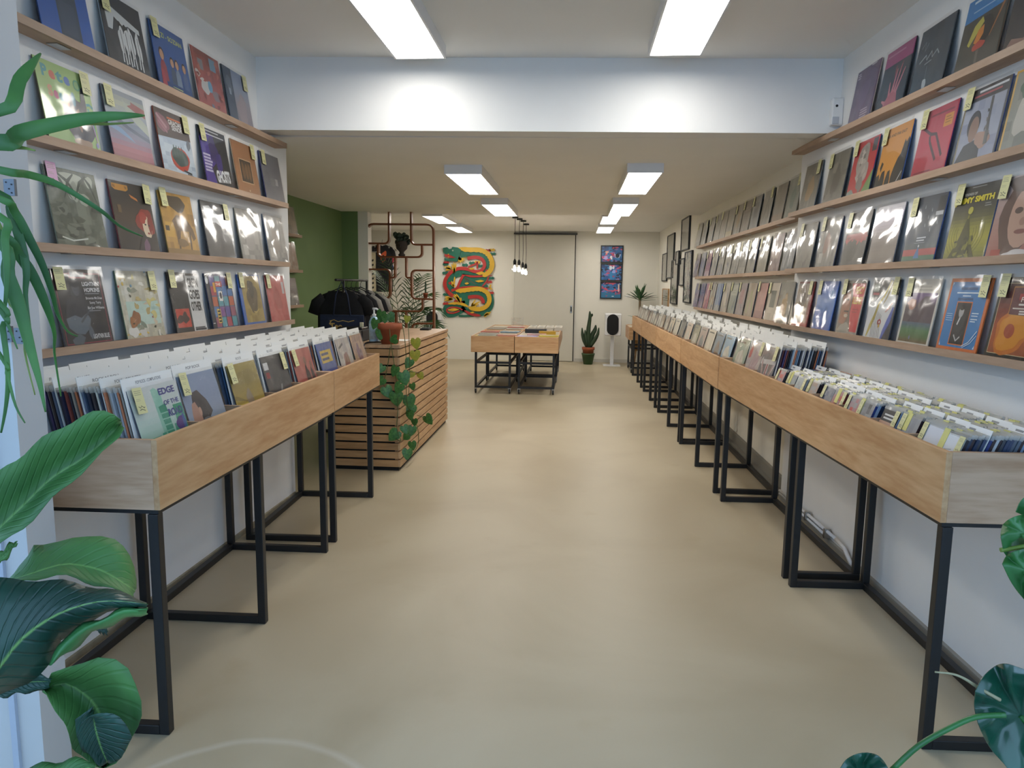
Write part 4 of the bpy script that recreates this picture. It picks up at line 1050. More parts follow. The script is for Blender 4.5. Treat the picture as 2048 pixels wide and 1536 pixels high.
pal = {2: [('#8d8b85', '#a3a199', '#77756f'), ('#84817b', '#979489', '#6a6864'), ('#7c7a75', '#918e86', '#a3a096'), ('#83807a', '#99968c', '#6f6d68'), ('#857f78', '#9a9186', '#77665a'), ('#8f8a7d', '#a8a294', '#b9a97c'),
           ('#7d786f', '#918a7d', '#a0875f'), ('#77726c', '#8b847a', '#6d625a'), ('#6f7378', '#858a8d', '#5b5f66'), ('#7d7c76', '#94928a', '#5f5e5a'), ('#74706a', '#8a857b', '#8f7a66'), ('#7a817c', '#929a92', '#66807a')],
       1: [('#8f7f84', '#a3929a', '#6f6480'), ('#7d7f92', '#9092a3', '#aaa3a0'), ('#8d5a66', '#a5707a', '#b9a0a3'), ('#94918a', '#a8a59b', '#7a7770'), ('#8d8c87', '#a09e97', '#6f6e6a'), ('#9a9891', '#adaba2', '#85837c'),
           ('#7f7d79', '#94928b', '#66645f'), ('#7d7b77', '#918f88', '#a5a29a'), ('#85827b', '#99958b', '#6a6964'), ('#8f8a7d', '#a39d8d', '#6d6a63'), ('#806a6a', '#957f7d', '#a39088'), ('#4f565e', '#666d74', '#8a9094')],
       0: [('#6f6480', '#85799a', '#9a8fa8'), ('#7a6e84', '#90839a', '#5f5a72'), ('#a04f5c', '#b56672', '#c99aa0'), ('#8f8a7a', '#a39d8a', '#c9a24a'), ('#5a7296', '#7088aa', '#8f9494'), ('#9a9082', '#aea594', '#c9bfae'),
           ('#6f786d', '#858e80', '#a3a897'), ('#7d6f72', '#938589', '#a06a6f'), ('#8d7a66', '#a3907a', '#8f9a55'), ('#a06a66', '#b57f78', '#8f5a5a'), ('#b3a694', '#c6baa8', '#4a5048')]}
where = {2: 'top', 1: 'middle', 0: 'lowest'}
hue = {2: ['pale silver', 'soft grey', 'ash grey', 'cool grey', 'grey-brown', 'straw grey', 'khaki grey', 'brown-grey', 'steel grey', 'smoke grey', 'warm grey', 'greenish grey'],
       1: ['mauve', 'lavender blue', 'deep pink', 'light grey', 'dove grey', 'near white', 'mid grey', 'shiny grey', 'stone grey', 'beige', 'dusty plum', 'charcoal'],
       0: ['violet', 'mauve grey', 'pink-red', 'beige and yellow', 'blue', 'cream beige', 'grey-green', 'grey-mauve', 'tan and lime', 'salmon pink', 'cream with a dark photo']}
ordn = ['first', 'second', 'third', 'fourth', 'fifth', 'sixth', 'seventh', 'eighth', 'ninth', 'tenth', 'eleventh', 'twelfth']
for row, ed in edges.items():
    z = LZ[row] + .0265
    for i in range(len(ed) - 1):
        y = (y_of(ed[i], FX, z) + y_of(ed[i + 1], FX, z)) / 2
        album(c_far(pal[row][i], row * 20 + i, (1 if (row, i) == (0, 10) else (i * 3 + row) % 5)),
              '%s cover, %s from the back on the %s far right ledge' % (hue[row][i], ordn[i], where[row]),
              (FX, y, z), -PI / 2, RLEAN, random.choice(['l', 'l', 'r', None]), random.choice(['#20242e', '#20242e', '#2f3a6a', '#9a968c']))
# short ledges on the green wall, two covers each
GX = -3.27 + .058
for row, cs in ((2, ('#3f3d3a', '#8f897d')), (1, ('#5a4a42', '#a3846a')), (0, ('#3a3836', '#8a7f78'))):
    z = LZ[row] + .0265
    for k, (yy, c) in enumerate(((7.83, cs[0]), (8.19, cs[1]))):
        a = Art(c, row * 5 + k).N([c, '#b3a594' if k else '#6a625a', c], 6)
        if k and row == 0: a.G(['#2b2728', '#3a3536', '#6a6263', '#9a9090', '#8f8786'])
        album(a, '%s record on the %s green-wall ledge' % ('near dark' if k == 0 else ('pale' if row else 'dusky'), where[row]), (GX, yy, z), PI / 2, .155, None, '#2a2a2c')
# ------------------------------------------------------------------ what stands in the bins
def bw(key, x, y, z):
    o = BINS[key][0]; c, s_ = math.cos(o.rotation_euler.z), math.sin(o.rotation_euler.z)
    return Vector((o.location.x + x * c - y * s_, o.location.y + x * s_ + y * c, z)), o.rotation_euler.z
SP = ['#2a3040', '#34445e', '#55657e', '#2b2e48', '#a5abb2', '#d0d4d8', '#7d8894', '#8a4a42', '#3a3538', '#c07a58', '#41648a', '#dcd8cc', '#4a4470', '#96928a', '#20232c', '#86a0b8']
LP = []
for i, c in enumerate(SP):
    b = MB().box((-.155, 0, 0), (.155, .0066, .31)); b.mi = 1
    b.box((-.158, -.001, .302), (.158, .0074, .318 + (i % 3) * .003))
    LP.append(b.mesh('record', [mat('spine_%d' % i, c, .45), M['lip']]))
lpart = []          # (distance, key, x, y, z, lean, variant, dx)
cards = []
def fill(key, comps, zf, n_front=.05, step=.0118, every=8, skip_front=None):
    _, L, D, side, _, _ = BINS[key]
    for ci, (x0, x1) in enumerate(comps):
        cx = (x0 + x1) / 2
        y = n_front + (skip_front[ci] if skip_front else 0) + .02
        i = 0
        lean = .2
        while y < D - .035 - .31 * math.sin(max(lean, .04)) * .3 and y < D - .03:
            room = D - .022 - y
            lean = min(.2, math.asin(min(1, max(.02, room / .32))))
            p, rz = bw(key, cx + random.uniform(-.008, .008), y, zf + random.uniform(0, .004))
            if i % every == 0:
                cards.append((p, rz, lean, key, ci, i)); y += .004
            else:
                lpart.append(((p - CAM).length, p, rz, lean, random.randrange(len(LP)), key))
                y += step * random.uniform(.8, 1.15)
            i += 1
LAc = [(.03, .39), (.405, .775), (.79, 1.16), (1.175, 1.545), (1.56, 1.925)]
LBc = [(.03, .395), (.41, .785), (.80, 1.16)]
def rc(key, vs):
    L = BINS[key][1]
    return [(L - b, L - a) for a, b in vs]
RAc = rc('RA', [(2.15, 2.47), (2.5, 2.82), (2.85, 3.15)])
RBc = rc('RB', [(.03, .36), (.38, .74), (.76, 1.11), (1.13, 1.49), (1.51, 1.85)])
RCc = rc('RC', [(.03, .41), (.43, .84), (.86, 1.27), (1.29, 1.69), (1.71, 2.1)])
RDc = rc('RD', [(.03, .37), (.39, .75), (.77, 1.13), (1.15, 1.51), (1.53, 1.88)])
REc = rc('RE', [(.02, .34), (.36, .69), (.71, 1.04), (1.06, 1.39), (1.41, 1.72)])
ZF = .918
fill('LA', LAc, ZF, skip_front=[0, .03, .01, .015, .005])
fill('LB', LBc, ZF, skip_front=[.01, 0, .01])
fill('RA', RAc, ZF, step=.0118, skip_front=[0, .015, .01])
for k_, c_ in (('RB', RBc), ('RC', RCc), ('RD', RDc), ('RE', REc)):
    fill(k_, c_, ZF, step=.0165, skip_front=[random.uniform(0, .06) for _ in c_])
lpart.sort(key=lambda t_: t_[0])
binname = {'LA': 'the near left bin', 'LB': 'the short left bin by the counter', 'RA': 'the near right bin', 'RB': 'the second right bin',
           'RC': 'the third right bin', 'RD': 'the fourth right bin', 'RE': 'the farthest right bin'}
for d_, p, rz, lean, k, key in lpart[:297]:
    o = obj('record', LP[k], None, p, (-lean, 0, rz))
    tag(o, 'record in a clear sleeve filed edge-on in ' + binname[key], 'record', 'records filed in ' + binname[key])
rest = {}
for t_ in lpart[297:]: rest.setdefault(t_[5], []).append(t_)
for key, lst in rest.items():
    v = []; f = []; mi = []; col = []
    c0 = sum((t_[1] for t_ in lst), Vector()) / len(lst)
    for d_, p, rz, lean, k, _ in lst:
        Mx = Matrix.Translation(p - c0) @ Matrix.Rotation(rz, 4, 'Z') @ Matrix.Rotation(-lean, 4, 'X')
        for (a, b, m_) in (((-.155, 0, 0), (.155, .0045, .31), 0), ((-.158, -.001, .302), (.158, .0055, .32), 1)):
            q = len(v)
            for z in (a[2], b[2]):
                for x, y in ((a[0], a[1]), (b[0], a[1]), (b[0], b[1]), (a[0], b[1])): v.append(tuple(Mx @ Vector((x, y, z))))
            for fc in ((0, 3, 2, 1), (4, 5, 6, 7), (0, 1, 5, 4), (1, 2, 6, 5), (2, 3, 7, 6), (3, 0, 4, 7)):
                f.append([q + j for j in fc]); mi.append(m_); col += [*lin(SP[k]), 1.0] * 4
    me = bpy.data.meshes.new('filed_records'); me.from_pydata(v, [], f)
    me.materials.append(M['print']); me.materials.append(M['lip'])
    me.polygons.foreach_set('material_index', mi)
    me.attributes.new('ink', 'FLOAT_COLOR', 'CORNER').data.foreach_set('color', col)
    me.update()
    tag(obj('filed_records', me, None, c0), 'tightly filed records in clear sleeves in ' + binname[key], 'records', None, 'stuff')

# white header cards between the records
WORDS = {('LA', 0, 0): 'POP ROCK - COMPILATIONS', ('LA', 0, 8): 'FOLK - COUNTRY', ('LA', 0, 16): "ROCK N' ROLL", ('LA', 0, 24): 'BLUES', ('LA', 0, 32): 'POP ROCK', ('LA', 1, 0): 'POP ROCK', ('LA', 1, 8): 'POP ROCK',
         ('LA', 2, 0): 'ROCK', ('LA', 3, 0): 'BLUES', ('LB', 0, 0): 'JAZZ'}
_cm = {}
def card_mesh(word, k):
    key = word or ('#%d' % k)
    if key not in _cm:
        a = Art('#e2e4e3', k)
        if word: a.T(word, .5, .925, .034, '#6a6c72', min(.5, .045 * len(word)), .01, 0, 'c')
        else: a.rows(.3 + .06 * k, .6 + .06 * k, .905, 1, .03, '#9a9ca0', .022)
        me = a.mesh('header_card', .325, .352, M['print'], .0002, -.0012)
        bm = bmesh.new(); bm.from_mesh(me)
        r = bmesh.ops.create_cube(bm, size=1)
        for v_ in r['verts']: v_.co = Vector((v_.co.x * .325, v_.co.y * .002, .176 + v_.co.z * .352))
        for f_ in {f_ for v_ in r['verts'] for f_ in v_.link_faces}: f_.material_index = 1
        bm.to_mesh(me); bm.free(); me.materials.append(M['paper'])
        _cm[key] = me
    return _cm[key]
for p, rz, lean, key, ci, i in cards:
    o = obj('header_card', card_mesh(WORDS.get((key, ci, i)), (ci + i) % 5), None, p, (-lean, 0, rz))
    wd = WORDS.get((key, ci, i))
    lab = 'white header card between the records in ' + binname[key]
    if wd == 'POP ROCK - COMPILATIONS': lab = 'white header card lettered POP ROCK - COMPILATIONS in the near left bin'
    elif wd and wd != 'POP ROCK': lab = 'white header card lettered %s in %s' % (wd, binname[key])
    tag(o, lab, 'divider card', 'white header cards in ' + binname[key])

# records facing the aisle at the front of each compartment
def f_edge():
    a = Art('#b9cdc4', 1).G(['#4f9f86', '#8fbfae', '#a9c9bd', '#c3cec8', '#c9cecb'])
    a.P([(.44, .95), (.52, .97), (.62, .9), (.62, .4), (.46, .4)], '#86bda9').P([(.5, .74), (.66, .76), (.7, .2), (.56, .2)], '#2f8f74').R(.06, .05, .38, .42, '#3d9a80').R(.09, .05, .36, .36, '#86bda9').R(.42, .05, .5, .44, '#3d9a80').R(.72, .05, .82, .5, '#3d9a80').R(.8, .3, 1, .72, '#2f9470')
    for k in range(6): a.R(.5, .3 + k * .07, .68, .315 + k * .07, '#7fbba6'); a.l -= .9
    a.l = math.ceil(a.l)
    a.B(.86, .48, .08, .1, '#4a2f7a', .3).B(.95, .5, .03, .1, '#33589a').E(.13, .88, .055, .06, '#4d4488')
    return a.T('EDGE', .58, .87, .075, '#3d3f86', .36, .03).T('OF THE', .63, .74, .055, '#3d3f86', .33, .02).T('ROAD', .66, .6, .085, '#3d3f86', .32, .03)
def f_bluewoman():
    a = Art('#8d9cb0', 2).G(['#a3abb4', '#98a6b6', '#8494ad', '#8696b0'])
    return a.P([(.16, .5), (.24, .76), (.4, .78), (.58, .62), (.66, .46), (.5, .36), (.3, .36)], '#3b3c40').P([(.1, .3), (.13, .5), (.17, .62), (.26, .64), (.34, .5), (.36, .3)], '#b38a78').E(.34, .5, .035, .06, '#c29a88').B(.4, .2, .3, .2, '#6d6f74')
def f_gold():
    a = Art('#a38d3a', 3).G(['#b39a3c', '#a8903c', '#8f7d3c', '#9a8a4c'])
    for k in range(9):
        t_ = .25 + k * .3; a.P([(.45, .42), (.45 + .6 * math.cos(t_ + 2.6), .42 + .6 * math.sin(t_ + 2.6) * .9), (.45 + .6 * math.cos(t_ + 2.75), .42 + .6 * math.sin(t_ + 2.75) * .9)], '#c9b14a' if k % 2 else '#7d6c30')
        a.v[-3:] = [(min(1, max(0, p[0])), min(1, max(0, p[1])), p[2]) for p in a.v[-3:]]; a.l -= .8
    a.l = math.ceil(a.l)
    return a.B(.55, .78, .34, .12, '#8a7a44').B(.5, .45, .12, .14, '#8d7f6a')
def f_prism():
    a = Art('#3c3d3f', 4).N(['#36373a', '#46474a', '#3d3e40'], 6).R(.06, .78, .24, .9, '#c3c5c7').R(.08, .64, .22, .74, '#8f2f36').P([(.3, .1), (.56, .5), (.62, .5), (.4, .1)], '#8f9092')
    for k, c in enumerate(('#b3402f', '#cf8a2f', '#c9b84a', '#4f8f5a', '#3f6fb0')): a.P([(.55, .4 - k * .02), (1, .22 - k * .035), (1, .185 - k * .035), (.55, .385 - k * .02)], c); a.l -= .9
    a.l = math.ceil(a.l)
    return a
def f_redmen(): return Art('#a3504c', 5).N(['#9a4a48', '#b05c54', '#8d4642'], 7).B(.6, .4, .1, .3, '#33292b').B(.85, .35, .09, .26, '#2e2628').E(.6, .76, .06, .08, '#7d5a4c').E(.85, .68, .05, .07, '#7d5a4c').L([(.0, .1), (.5, .3)], .04, '#b06a3a')
def f_book(): return Art('#2a4a94', 6).R(.15, .6, .85, .85, '#c9a93a').rows(.2, .8, .75, 2, .1, '#2a3a6a', .05).B(.5, .25, .25, .14, '#b0605a')
def f_whiteglare(): return Art('#bdb5ae', 7).N(['#c9c3bc', '#a89f98', '#b9b1aa'], 7).B(.5, .4, .2, .3, '#8d5f5a').L([(.15, .8), (.5, .88)], .05, '#3a3536')  # whitish ground paints the glare on the sleeve into the print
def f_peach(): return Art('#a8876f', 8).N(['#9a7a64', '#b8977c', '#a5856c'], 6).B(.5, .5, .2, .28, '#7d5a6a')
def f_jack():
    a = Art('#5d5a60', 9).N(['#55525a', '#6d6a70', '#5f5c62'], 6)
    a.L([(.1, .75), (.5, .1)], .09, '#c3bfc0').L([(.95, .7), (.5, .1)], .09, '#c3bfc0').L([(.5, .05), (.52, .65)], .16, '#c3bfc0').L([(.5, .05), (.52, .65)], .07, '#9c3f48').L([(.05, .66), (.98, .72)], .1, '#c6c2c2')
    return a.L([(.14, .7), (.48, .14)], .03, '#9c4a52').L([(.9, .66), (.54, .14)], .03, '#9c4a52')
def f_pinkdots(): return Art('#bfb8b6', 10).N(['#c9c3c0', '#b0a6a6', '#bcb3b2'], 6).B(.12, .75, .1, .14, '#b5504f').B(.18, .1, .16, .1, '#b3605c').B(.55, .5, .26, .3, '#b39aa0')
def f_plain(c, k): return Art(c, 60 + k).B(.5, .5, .28, .25, ['#c9c4b6', '#6a5a4c', '#d0c8b4', '#4a5560'][k % 4]).rows(.1, .8, .9, 1, .05, '#4a4640', .04)
def front(key, comp, y, art, lab, tg='r', lean=.27):
    cx = (comp[0] + comp[1]) / 2
    p, rz = bw(key, cx, y, ZF)
    album(art, lab, p, rz, lean, tg, '#3a3f4a', group='front records facing the aisle', film=True)
front('LA', LAc[0], .045, f_edge(), 'mint cover reading EDGE OF THE ROAD at the front of the near left bin', 'l')
front('LA', LAc[1], .075, f_bluewoman(), 'grey-blue cover with a dark-haired woman in profile', 'l')
front('LA', LAc[2], .055, f_gold(), 'golden cover with radiating rays in the left bin', 'l')
front('LA', LAc[3], .06, f_prism(), 'dark grey cover with a rainbow band in the left bin', 'r')
front('LA', LAc[4], .05, f_redmen(), 'dusty red cover with two dark figures in the left bin', 'l')
front('LB', LBc[0], .05, f_book(), 'blue cover with a yellow title block in the short left bin', None)
front('LB', LBc[1], .045, f_whiteglare(), 'cover with painted white glare and dark script in the short left bin', None)
front('LB', LBc[2], .05, f_peach(), 'peach-brown cover at the far end of the short left bin', None)
front('RA', RAc[0], .045, f_jack(), 'cover with a grey and red cross flag in the near right bin', 'r')
front('RA', RAc[1], .06, f_pinkdots(), 'pale pink cover with red spots in the near right bin', 'r')
front('RA', RAc[2], .055, f_plain('#8fa08c', 0), 'pale green cover at the far end of the near right bin', None)
cl = {'RB': (RBc, ['#7fa9c6', '#5c7a94', '#cfc6b2', '#a8948a', '#8f8a6a'], ['sky blue', 'steel blue', 'off-white', 'dusty pink', 'khaki']),
      'RC': (RCc, ['#d8c2b0', '#3c3f46', '#d5cdbc', '#c9b9a0', '#7d6a5a'], ['pinkish', 'charcoal', 'ivory', 'wheat', 'cocoa']),
      'RD': (RDc, ['#8d6f4e', '#d8d5cc', '#5f4430', '#cfc9ba', '#7a5f48'], ['tan', 'white', 'walnut', 'pale cream', 'nut brown']),
      'RE': (REc, ['#6d4a38', '#bcb8b0', '#5f4638', '#a8a298', '#705646'], ['chestnut', 'chalk', 'dark brown', 'pale grey', 'russet'])}
for key, (cmps, cs, ns) in cl.items():
    for k, (cmp_, c, nme) in enumerate(zip(cmps, cs, ns)):
        front(key, cmp_, .05, f_plain(c, k), '%s cover facing the aisle in %s' % (nme, binname[key]), None)

# ------------------------------------------------------------------ compact discs in the near right bin
_, LRA, DRA, _, _, _ = BINS['RA']
MB().box((LRA - 2.12, .02, .837), (LRA - .02, DRA - .02, .99)).build('riser', M['beech'], BINS['RA'][0])
CDM = []
for i, c in enumerate(['#20242e', '#2b3a55', '#3c4a66', '#8fa5bf', '#1c1d22', '#5f6a78', '#6a2f36', '#454a52', '#2f3f78', '#9aa0a6', '#3a2f33', '#c3c8cc']):
    b = MB().box((-.071, 0, 0), (.071, .0098, .125))
    b.mi = 1; b.box((-.0735, -.0006, .118), (.0735, .0104, .131 + (i % 3) * .002))
    if i % 2 == 0:
        b.mi = 2; b.box((-.07 + (i % 4) * .016, -.0016, .06), (-.034 + (i % 4) * .016, -.0008, .133)).box((-.07 + (i % 4) * .016, -.0016, .1325), (-.034 + (i % 4) * .016, .0112, .134))
    CDM.append(b.mesh('compact_disc', [mat('disc_case_%d' % i, c, .25), M['lip'], M['tag']]))
_cc = {}
def cd_card(k):
    if k not in _cc:
        a = Art('#dfe1e2', k).rows(.15 + .05 * k, .5 + .08 * k, .88, 1, .05, '#7d8086', .05)
        me = a.mesh('disc_header_card', .15, .152, M['print'], .0002, -.001)
        bm = bmesh.new(); bm.from_mesh(me); r = bmesh.ops.create_cube(bm, size=1)
        for v_ in r['verts']: v_.co = Vector((v_.co.x * .15, v_.co.y * .0016, .076 + v_.co.z * .152))
        for f_ in {f_ for v_ in r['verts'] for f_ in v_.link_faces}: f_.material_index = 1
        bm.to_mesh(me); bm.free(); me.materials.append(M['paper']); _cc[k] = me
    return _cc[k]
cols = []
for a, b in ((.03, .365), (.38, .695), (.71, 1.045), (1.06, 1.395), (1.41, 1.745), (1.76, 2.12)):
    w_ = b - a; cols += [a + w_ * .26, a + w_ * .74]
CDF = [('#cfd2d6', 'white'), ('#b9bdc4', 'silver'), ('#7f8288', 'grey'), ('#a88a78', 'black and tan'), ('#4a4a4c', 'black and white'), ('#b5403c', 'red'), ('#a8382f', 'scarlet'), ('#33405c', 'navy'), ('#9a7a62', 'brown'), ('#a9b3b0', 'pale'), ('#7d8a8a', 'teal grey'), ('#b04a44', 'brick')]
cdlist = []
for ci, v_ in enumerate(cols):
    y = .04 + random.uniform(0, .035)
    i = 0
    while y < DRA - .03:
        lean = min(.36, math.asin(min(1, max(.03, (DRA - .022 - y) / .14))))
        p, rz = bw('RA', LRA - v_ + random.uniform(-.004, .004), y, .991)
        if i == 0:
            a = Art(CDF[ci][0], ci).N([CDF[ci][0], '#8d8f92', CDF[ci][0]], 5)
            if ci == 0: a = Art('#cfd3d8', 3).L([(.2, .3), (.35, .42), (.45, .3), (.6, .38), (.8, .28)], .025, '#4a4d50').L([(.3, .5), (.6, .56)], .015, '#6a6d70')
            if ci == 3: a = Art('#b5917c', 3).R(0, .55, 1, 1, '#2a2a2c').rows(.15, .85, .75, 2, .12, '#c9c9c6', .06)
            if ci == 1: a = Art('#c9cdd6', 3).B(.4, .25, .32, .18, '#3c3f3c', .4)
            if ci == 6: a.B(.4, .3, .2, .2, '#5f3a2c')
            o = obj('compact_disc', CDM[(ci * 5) % 12], None, p, (-lean, 0, rz))
            tag(o, '%s compact disc cover facing the aisle, %s stack from the entrance' % (CDF[ci][1], ordn[ci]), 'compact disc', 'front discs facing the aisle')
            obj('cover_print', a.mesh('cover_print', .14, .123, M['print'], .00008, -.0004), o)
            obj('price_tag', TAGS[ci % 4], o, (-.052 if ci % 3 else .052, -.004, .058)).scale = (.6, 1, .72)
        elif i % 13 == 6:
            o = obj('disc_header_card', cd_card(i // 9 % 4), None, p + Vector((0, 0, 0)), (-lean, 0, rz))
            tag(o, 'small white header card standing between the compact discs', 'divider card', 'header cards between the compact discs')
            y -= .006
        else:
            cdlist.append(((p - CAM).length, p, rz, lean, random.randrange(12)))
        y += .0118 if lean > .2 else .0108
        i += 1
cdlist.sort(key=lambda t_: t_[0])
for d_, p, rz, lean, k in cdlist[:298]:
    o = obj('compact_disc', CDM[k], None, p + Vector((0, 0, random.uniform(0, .005))), (-lean, 0, rz))
    tag(o, 'compact disc filed edge-on in the near right bin', 'compact disc', 'compact discs filed in the near right bin')
print('LP', len(lpart), 'CD', len(cdlist), 'cards', len(cards))
if cdlist[298:]:
    v = []; f = []; col = []
    c0 = cdlist[298][1]
    for d_, p, rz, lean, k in cdlist[298:]:
        Mx = Matrix.Translation(p - c0) @ Matrix.Rotation(rz, 4, 'Z') @ Matrix.Rotation(-lean, 4, 'X'); q = len(v)
        for z in (0, .128):
            for x, y in ((-.071, 0), (.071, 0), (.071, .0098), (-.071, .0098)): v.append(tuple(Mx @ Vector((x, y, z))))
        for fc in ((0, 3, 2, 1), (4, 5, 6, 7), (0, 1, 5, 4), (1, 2, 6, 5), (2, 3, 7, 6), (3, 0, 4, 7)):
            f.append([q + j for j in fc]); col += [*lin(SP[k]), 1.0] * 4
    me = bpy.data.meshes.new('filed_discs'); me.from_pydata(v, [], f); me.materials.append(M['print'])
    me.attributes.new('ink', 'FLOAT_COLOR', 'CORNER').data.foreach_set('color', col); me.update()
    tag(obj('filed_discs', me, None, c0), 'compact discs packed at the far end of the disc rows', 'compact discs', None, 'stuff')
# ------------------------------------------------------------------ bent-strip lattice screen
def fillet(pts, r):
    out = [Vector(pts[0])]
    for i in range(1, len(pts) - 1):
        p0, p1, p2 = Vector(pts[i - 1]), Vector(pts[i]), Vector(pts[i + 1])
        a = (p0 - p1); b = (p2 - p1); k = min(r, a.length * .48, b.length * .48)
        a.normalize(); b.normalize()
        q0, q1 = p1 + a * k, p1 + b * k
        for t_ in range(6):
            u_ = t_ / 5; out.append(q0.lerp(p1, u_).lerp(p1.lerp(q1, u_), u_))
    out.append(Vector(pts[-1]))
    return out
def strip(name, pts, th, y0, y1, m, parent):
    """flat strip bent along a path in x,z"""
    b = MB(); n = len(pts); rings = []
    for i, p in enumerate(pts):
        d = (pts[min(i + 1, n - 1)] - pts[max(i - 1, 0)]).normalized(); nx, nz = -d.y, d.x
        h = th / 2
        rings.append([b.bm.verts.new((p.x + nx * s_ * h, yy, p.y + nz * s_ * h)) for s_, yy in ((1, y0), (1, y1), (-1, y1), (-1, y0))])
    for i in range(n - 1):
        for j in range(4): b.bm.faces.new((rings[i][j], rings[i][(j + 1) % 4], rings[i + 1][(j + 1) % 4], rings[i + 1][j]))
    b.bm.faces.new(rings[0][::-1]); b.bm.faces.new(rings[-1])
    return b.build(name, m, parent)
SY = 10.2
sc_o = empty('lattice_screen', (-2.45, SY, 0)); tag(sc_o, 'brown bent-strip lattice screen fixed between counter and ceiling', 'room divider')
def lp(x, y):
    p = at_y(720 + x / 5.689, 420 + y / 5.689, SY)
    return (p.x + 2.45, p.z)
def lat(pts, extra=None, r=.07):
    q = [lp(*p) for p in pts]
    if extra: q = extra(q)
    strip('strip', fillet(q, r), .024, -.045, .045, M['copper'], sc_o)
lat([(90, 900), (85, 160), (838, 168), (846, 1000)], lambda q: [(q[0][0], 0.0)] + q[1:-1] + [(q[-1][0], 0.0)], .1)
lat([(335, 40), (335, 384), (95, 380)], lambda q: [(q[0][0], 2.57)] + q[1:])
lat([(585, 45), (587, 395), (838, 397)], lambda q: [(q[0][0], 2.57)] + q[1:])
lat([(212, 388), (212, 535), (710, 537), (708, 402)])
lat([(406, 545), (402, 770), (350, 770)]); lat([(529, 545), (530, 770), (588, 770)])
lat([(95, 675), (347, 677), (347, 1003), (200, 1003)]); lat([(838, 690), (590, 686), (592, 1008), (838, 1016)])
lat([(232, 1008), (236, 1148), (718, 1152), (716, 1020)])
lat([(415, 1160), (415, 1400)], lambda q: [q[0], (q[1][0], .6)]); lat([(530, 1158), (530, 1400)], lambda q: [q[0], (q[1][0], .6)])
lat([(838, 1290), (600, 1292), (590, 1500)], lambda q: q[:2] + [(q[2][0], .6)])

# bust-shaped planter and mini cactus on the screen
def z_l(y): return lp(400, y)[1]
px_ = lp(475, 535)
o = empty('bust_planter', (px_[0] - 2.45, SY, px_[1] + .013)); tag(o, 'dark bust-shaped planter with bushy leaves on the lattice screen', 'planter')
MB().lathe([(.045, 0), (.05, .02), (.03, .04), (.035, .06), (.075, .1), (.085, .15), (.075, .2), (.06, .205)], n=16).build('pot', mat('dark_clay', '#3a322c', .8), o)
MB().tube([(0, -.08, .12), (0, -.095, .135), (0, -.08, .16)], [.008, .014, .006], 6).build('nose', mat('dark_clay2', '#3a322c', .8), o)
b = MB()
for k in range(26):
    a = random.uniform(0, 2 * PI); r_ = random.uniform(.03, .11); zz = .2 + random.uniform(-.01, .1)
    bmesh.ops.create_icosphere(b.bm, subdivisions=1, radius=random.uniform(.025, .045), matrix=Matrix.Translation((r_ * math.cos(a), r_ * math.sin(a), zz)))
b.build('foliage', leaf_mat('dark_rosettes', '#1c2a1e', '#2d3f2c', .6), o)
px_ = lp(746, 1012)
o = empty('mini_cactus', (px_[0] - 2.45, SY, px_[1] + .013)); tag(o, 'tiny column cactus in a terracotta pot on the lattice screen', 'cactus')
MB().lathe([(.024, 0), (.032, .05), (.036, .05), (.037, .07), (.03, .07)], n=14).build('pot', M['terra'], o)
MB().tube([(0, 0, .06), (0, 0, .12), (.002, 0, .2), (0, 0, .24)], [.011, .013, .012, .004], 8).build('stem', leaf_mat('cactus_green', '#2a3f2a', '#3c5534', .6), o)

# ------------------------------------------------------------------ dragon relief on the back wall
dr = empty('dragon_relief', (-2.25, 15.39, 1.64)); tag(dr, 'painted wooden dragon relief in green, red and yellow on the back wall', 'wall art')
DG, DRd, DY, DK = (mat(n_, c, .45, var=.06, scale=5) for n_, c in (('dragon_green', '#1f6a55'), ('dragon_red', '#b3322c'), ('dragon_yellow', '#d8ac2c'), ('dragon_dark', '#23352c')))
def dp(x, y):
    p = at_y(870 + x / 9.035, 480 + y / 9.035, 15.39)
    return (p.x + 2.25, p.z - 1.64)
def dpoly(name, pts, d0, d1, m): return MB().prism([dp(*p) for p in pts], -d1, -d0).build(name, m, dr)
def smooth_path(pts, k=4):
    out = []
    P_ = [Vector(p) for p in pts]; P_ = [P_[0]] + P_ + [P_[-1]]
    for i in range(1, len(P_) - 2):
        for j in range(k):
            t_ = j / k; a, b_, c_, d_ = P_[i - 1], P_[i], P_[i + 1], P_[i + 2]
            out.append(.5 * ((2 * b_) + (c_ - a) * t_ + (2 * a - 5 * b_ + 4 * c_ - d_) * t_ ** 2 + (3 * b_ - a - 3 * c_ + d_) * t_ ** 3))
    out.append(P_[-2]); return out
def band(name, pts, w_, d0, d1, m, taper=False, wav=0):
    q = smooth_path(pts); n = len(q); l, r_ = [], []
    for i, p in enumerate(q):
        d = (q[min(i + 1, n - 1)] - q[max(i - 1, 0)]).normalized(); ww = w_ / 2
        if taper: ww *= min(1, (min(i, n - 1 - i) + .4) / 3)
        e = wav * (1 if i % 2 else -.4)
        l.append((p.x - d.y * (ww + e), p.y + d.x * (ww + e))); r_.append((p.x + d.y * ww, p.y - d.x * ww))
    L_, R_ = [dp(*p) for p in l], [dp(*p) for p in r_]
    b = MB(); rings = [[b.bm.verts.new((a[0], -d1, a[1])), b.bm.verts.new((c[0], -d1, c[1])), b.bm.verts.new((c[0], -d0, c[1])), b.bm.verts.new((a[0], -d0, a[1]))] for a, c in zip(L_, R_)]
    for i in range(n - 1):
        for j in range(4): b.bm.faces.new((rings[i][j], rings[i][(j + 1) % 4], rings[i + 1][(j + 1) % 4], rings[i + 1][j]))
    b.bm.faces.new(rings[0][::-1]); b.bm.faces.new(rings[-1])
    return b.build(name, m, dr)
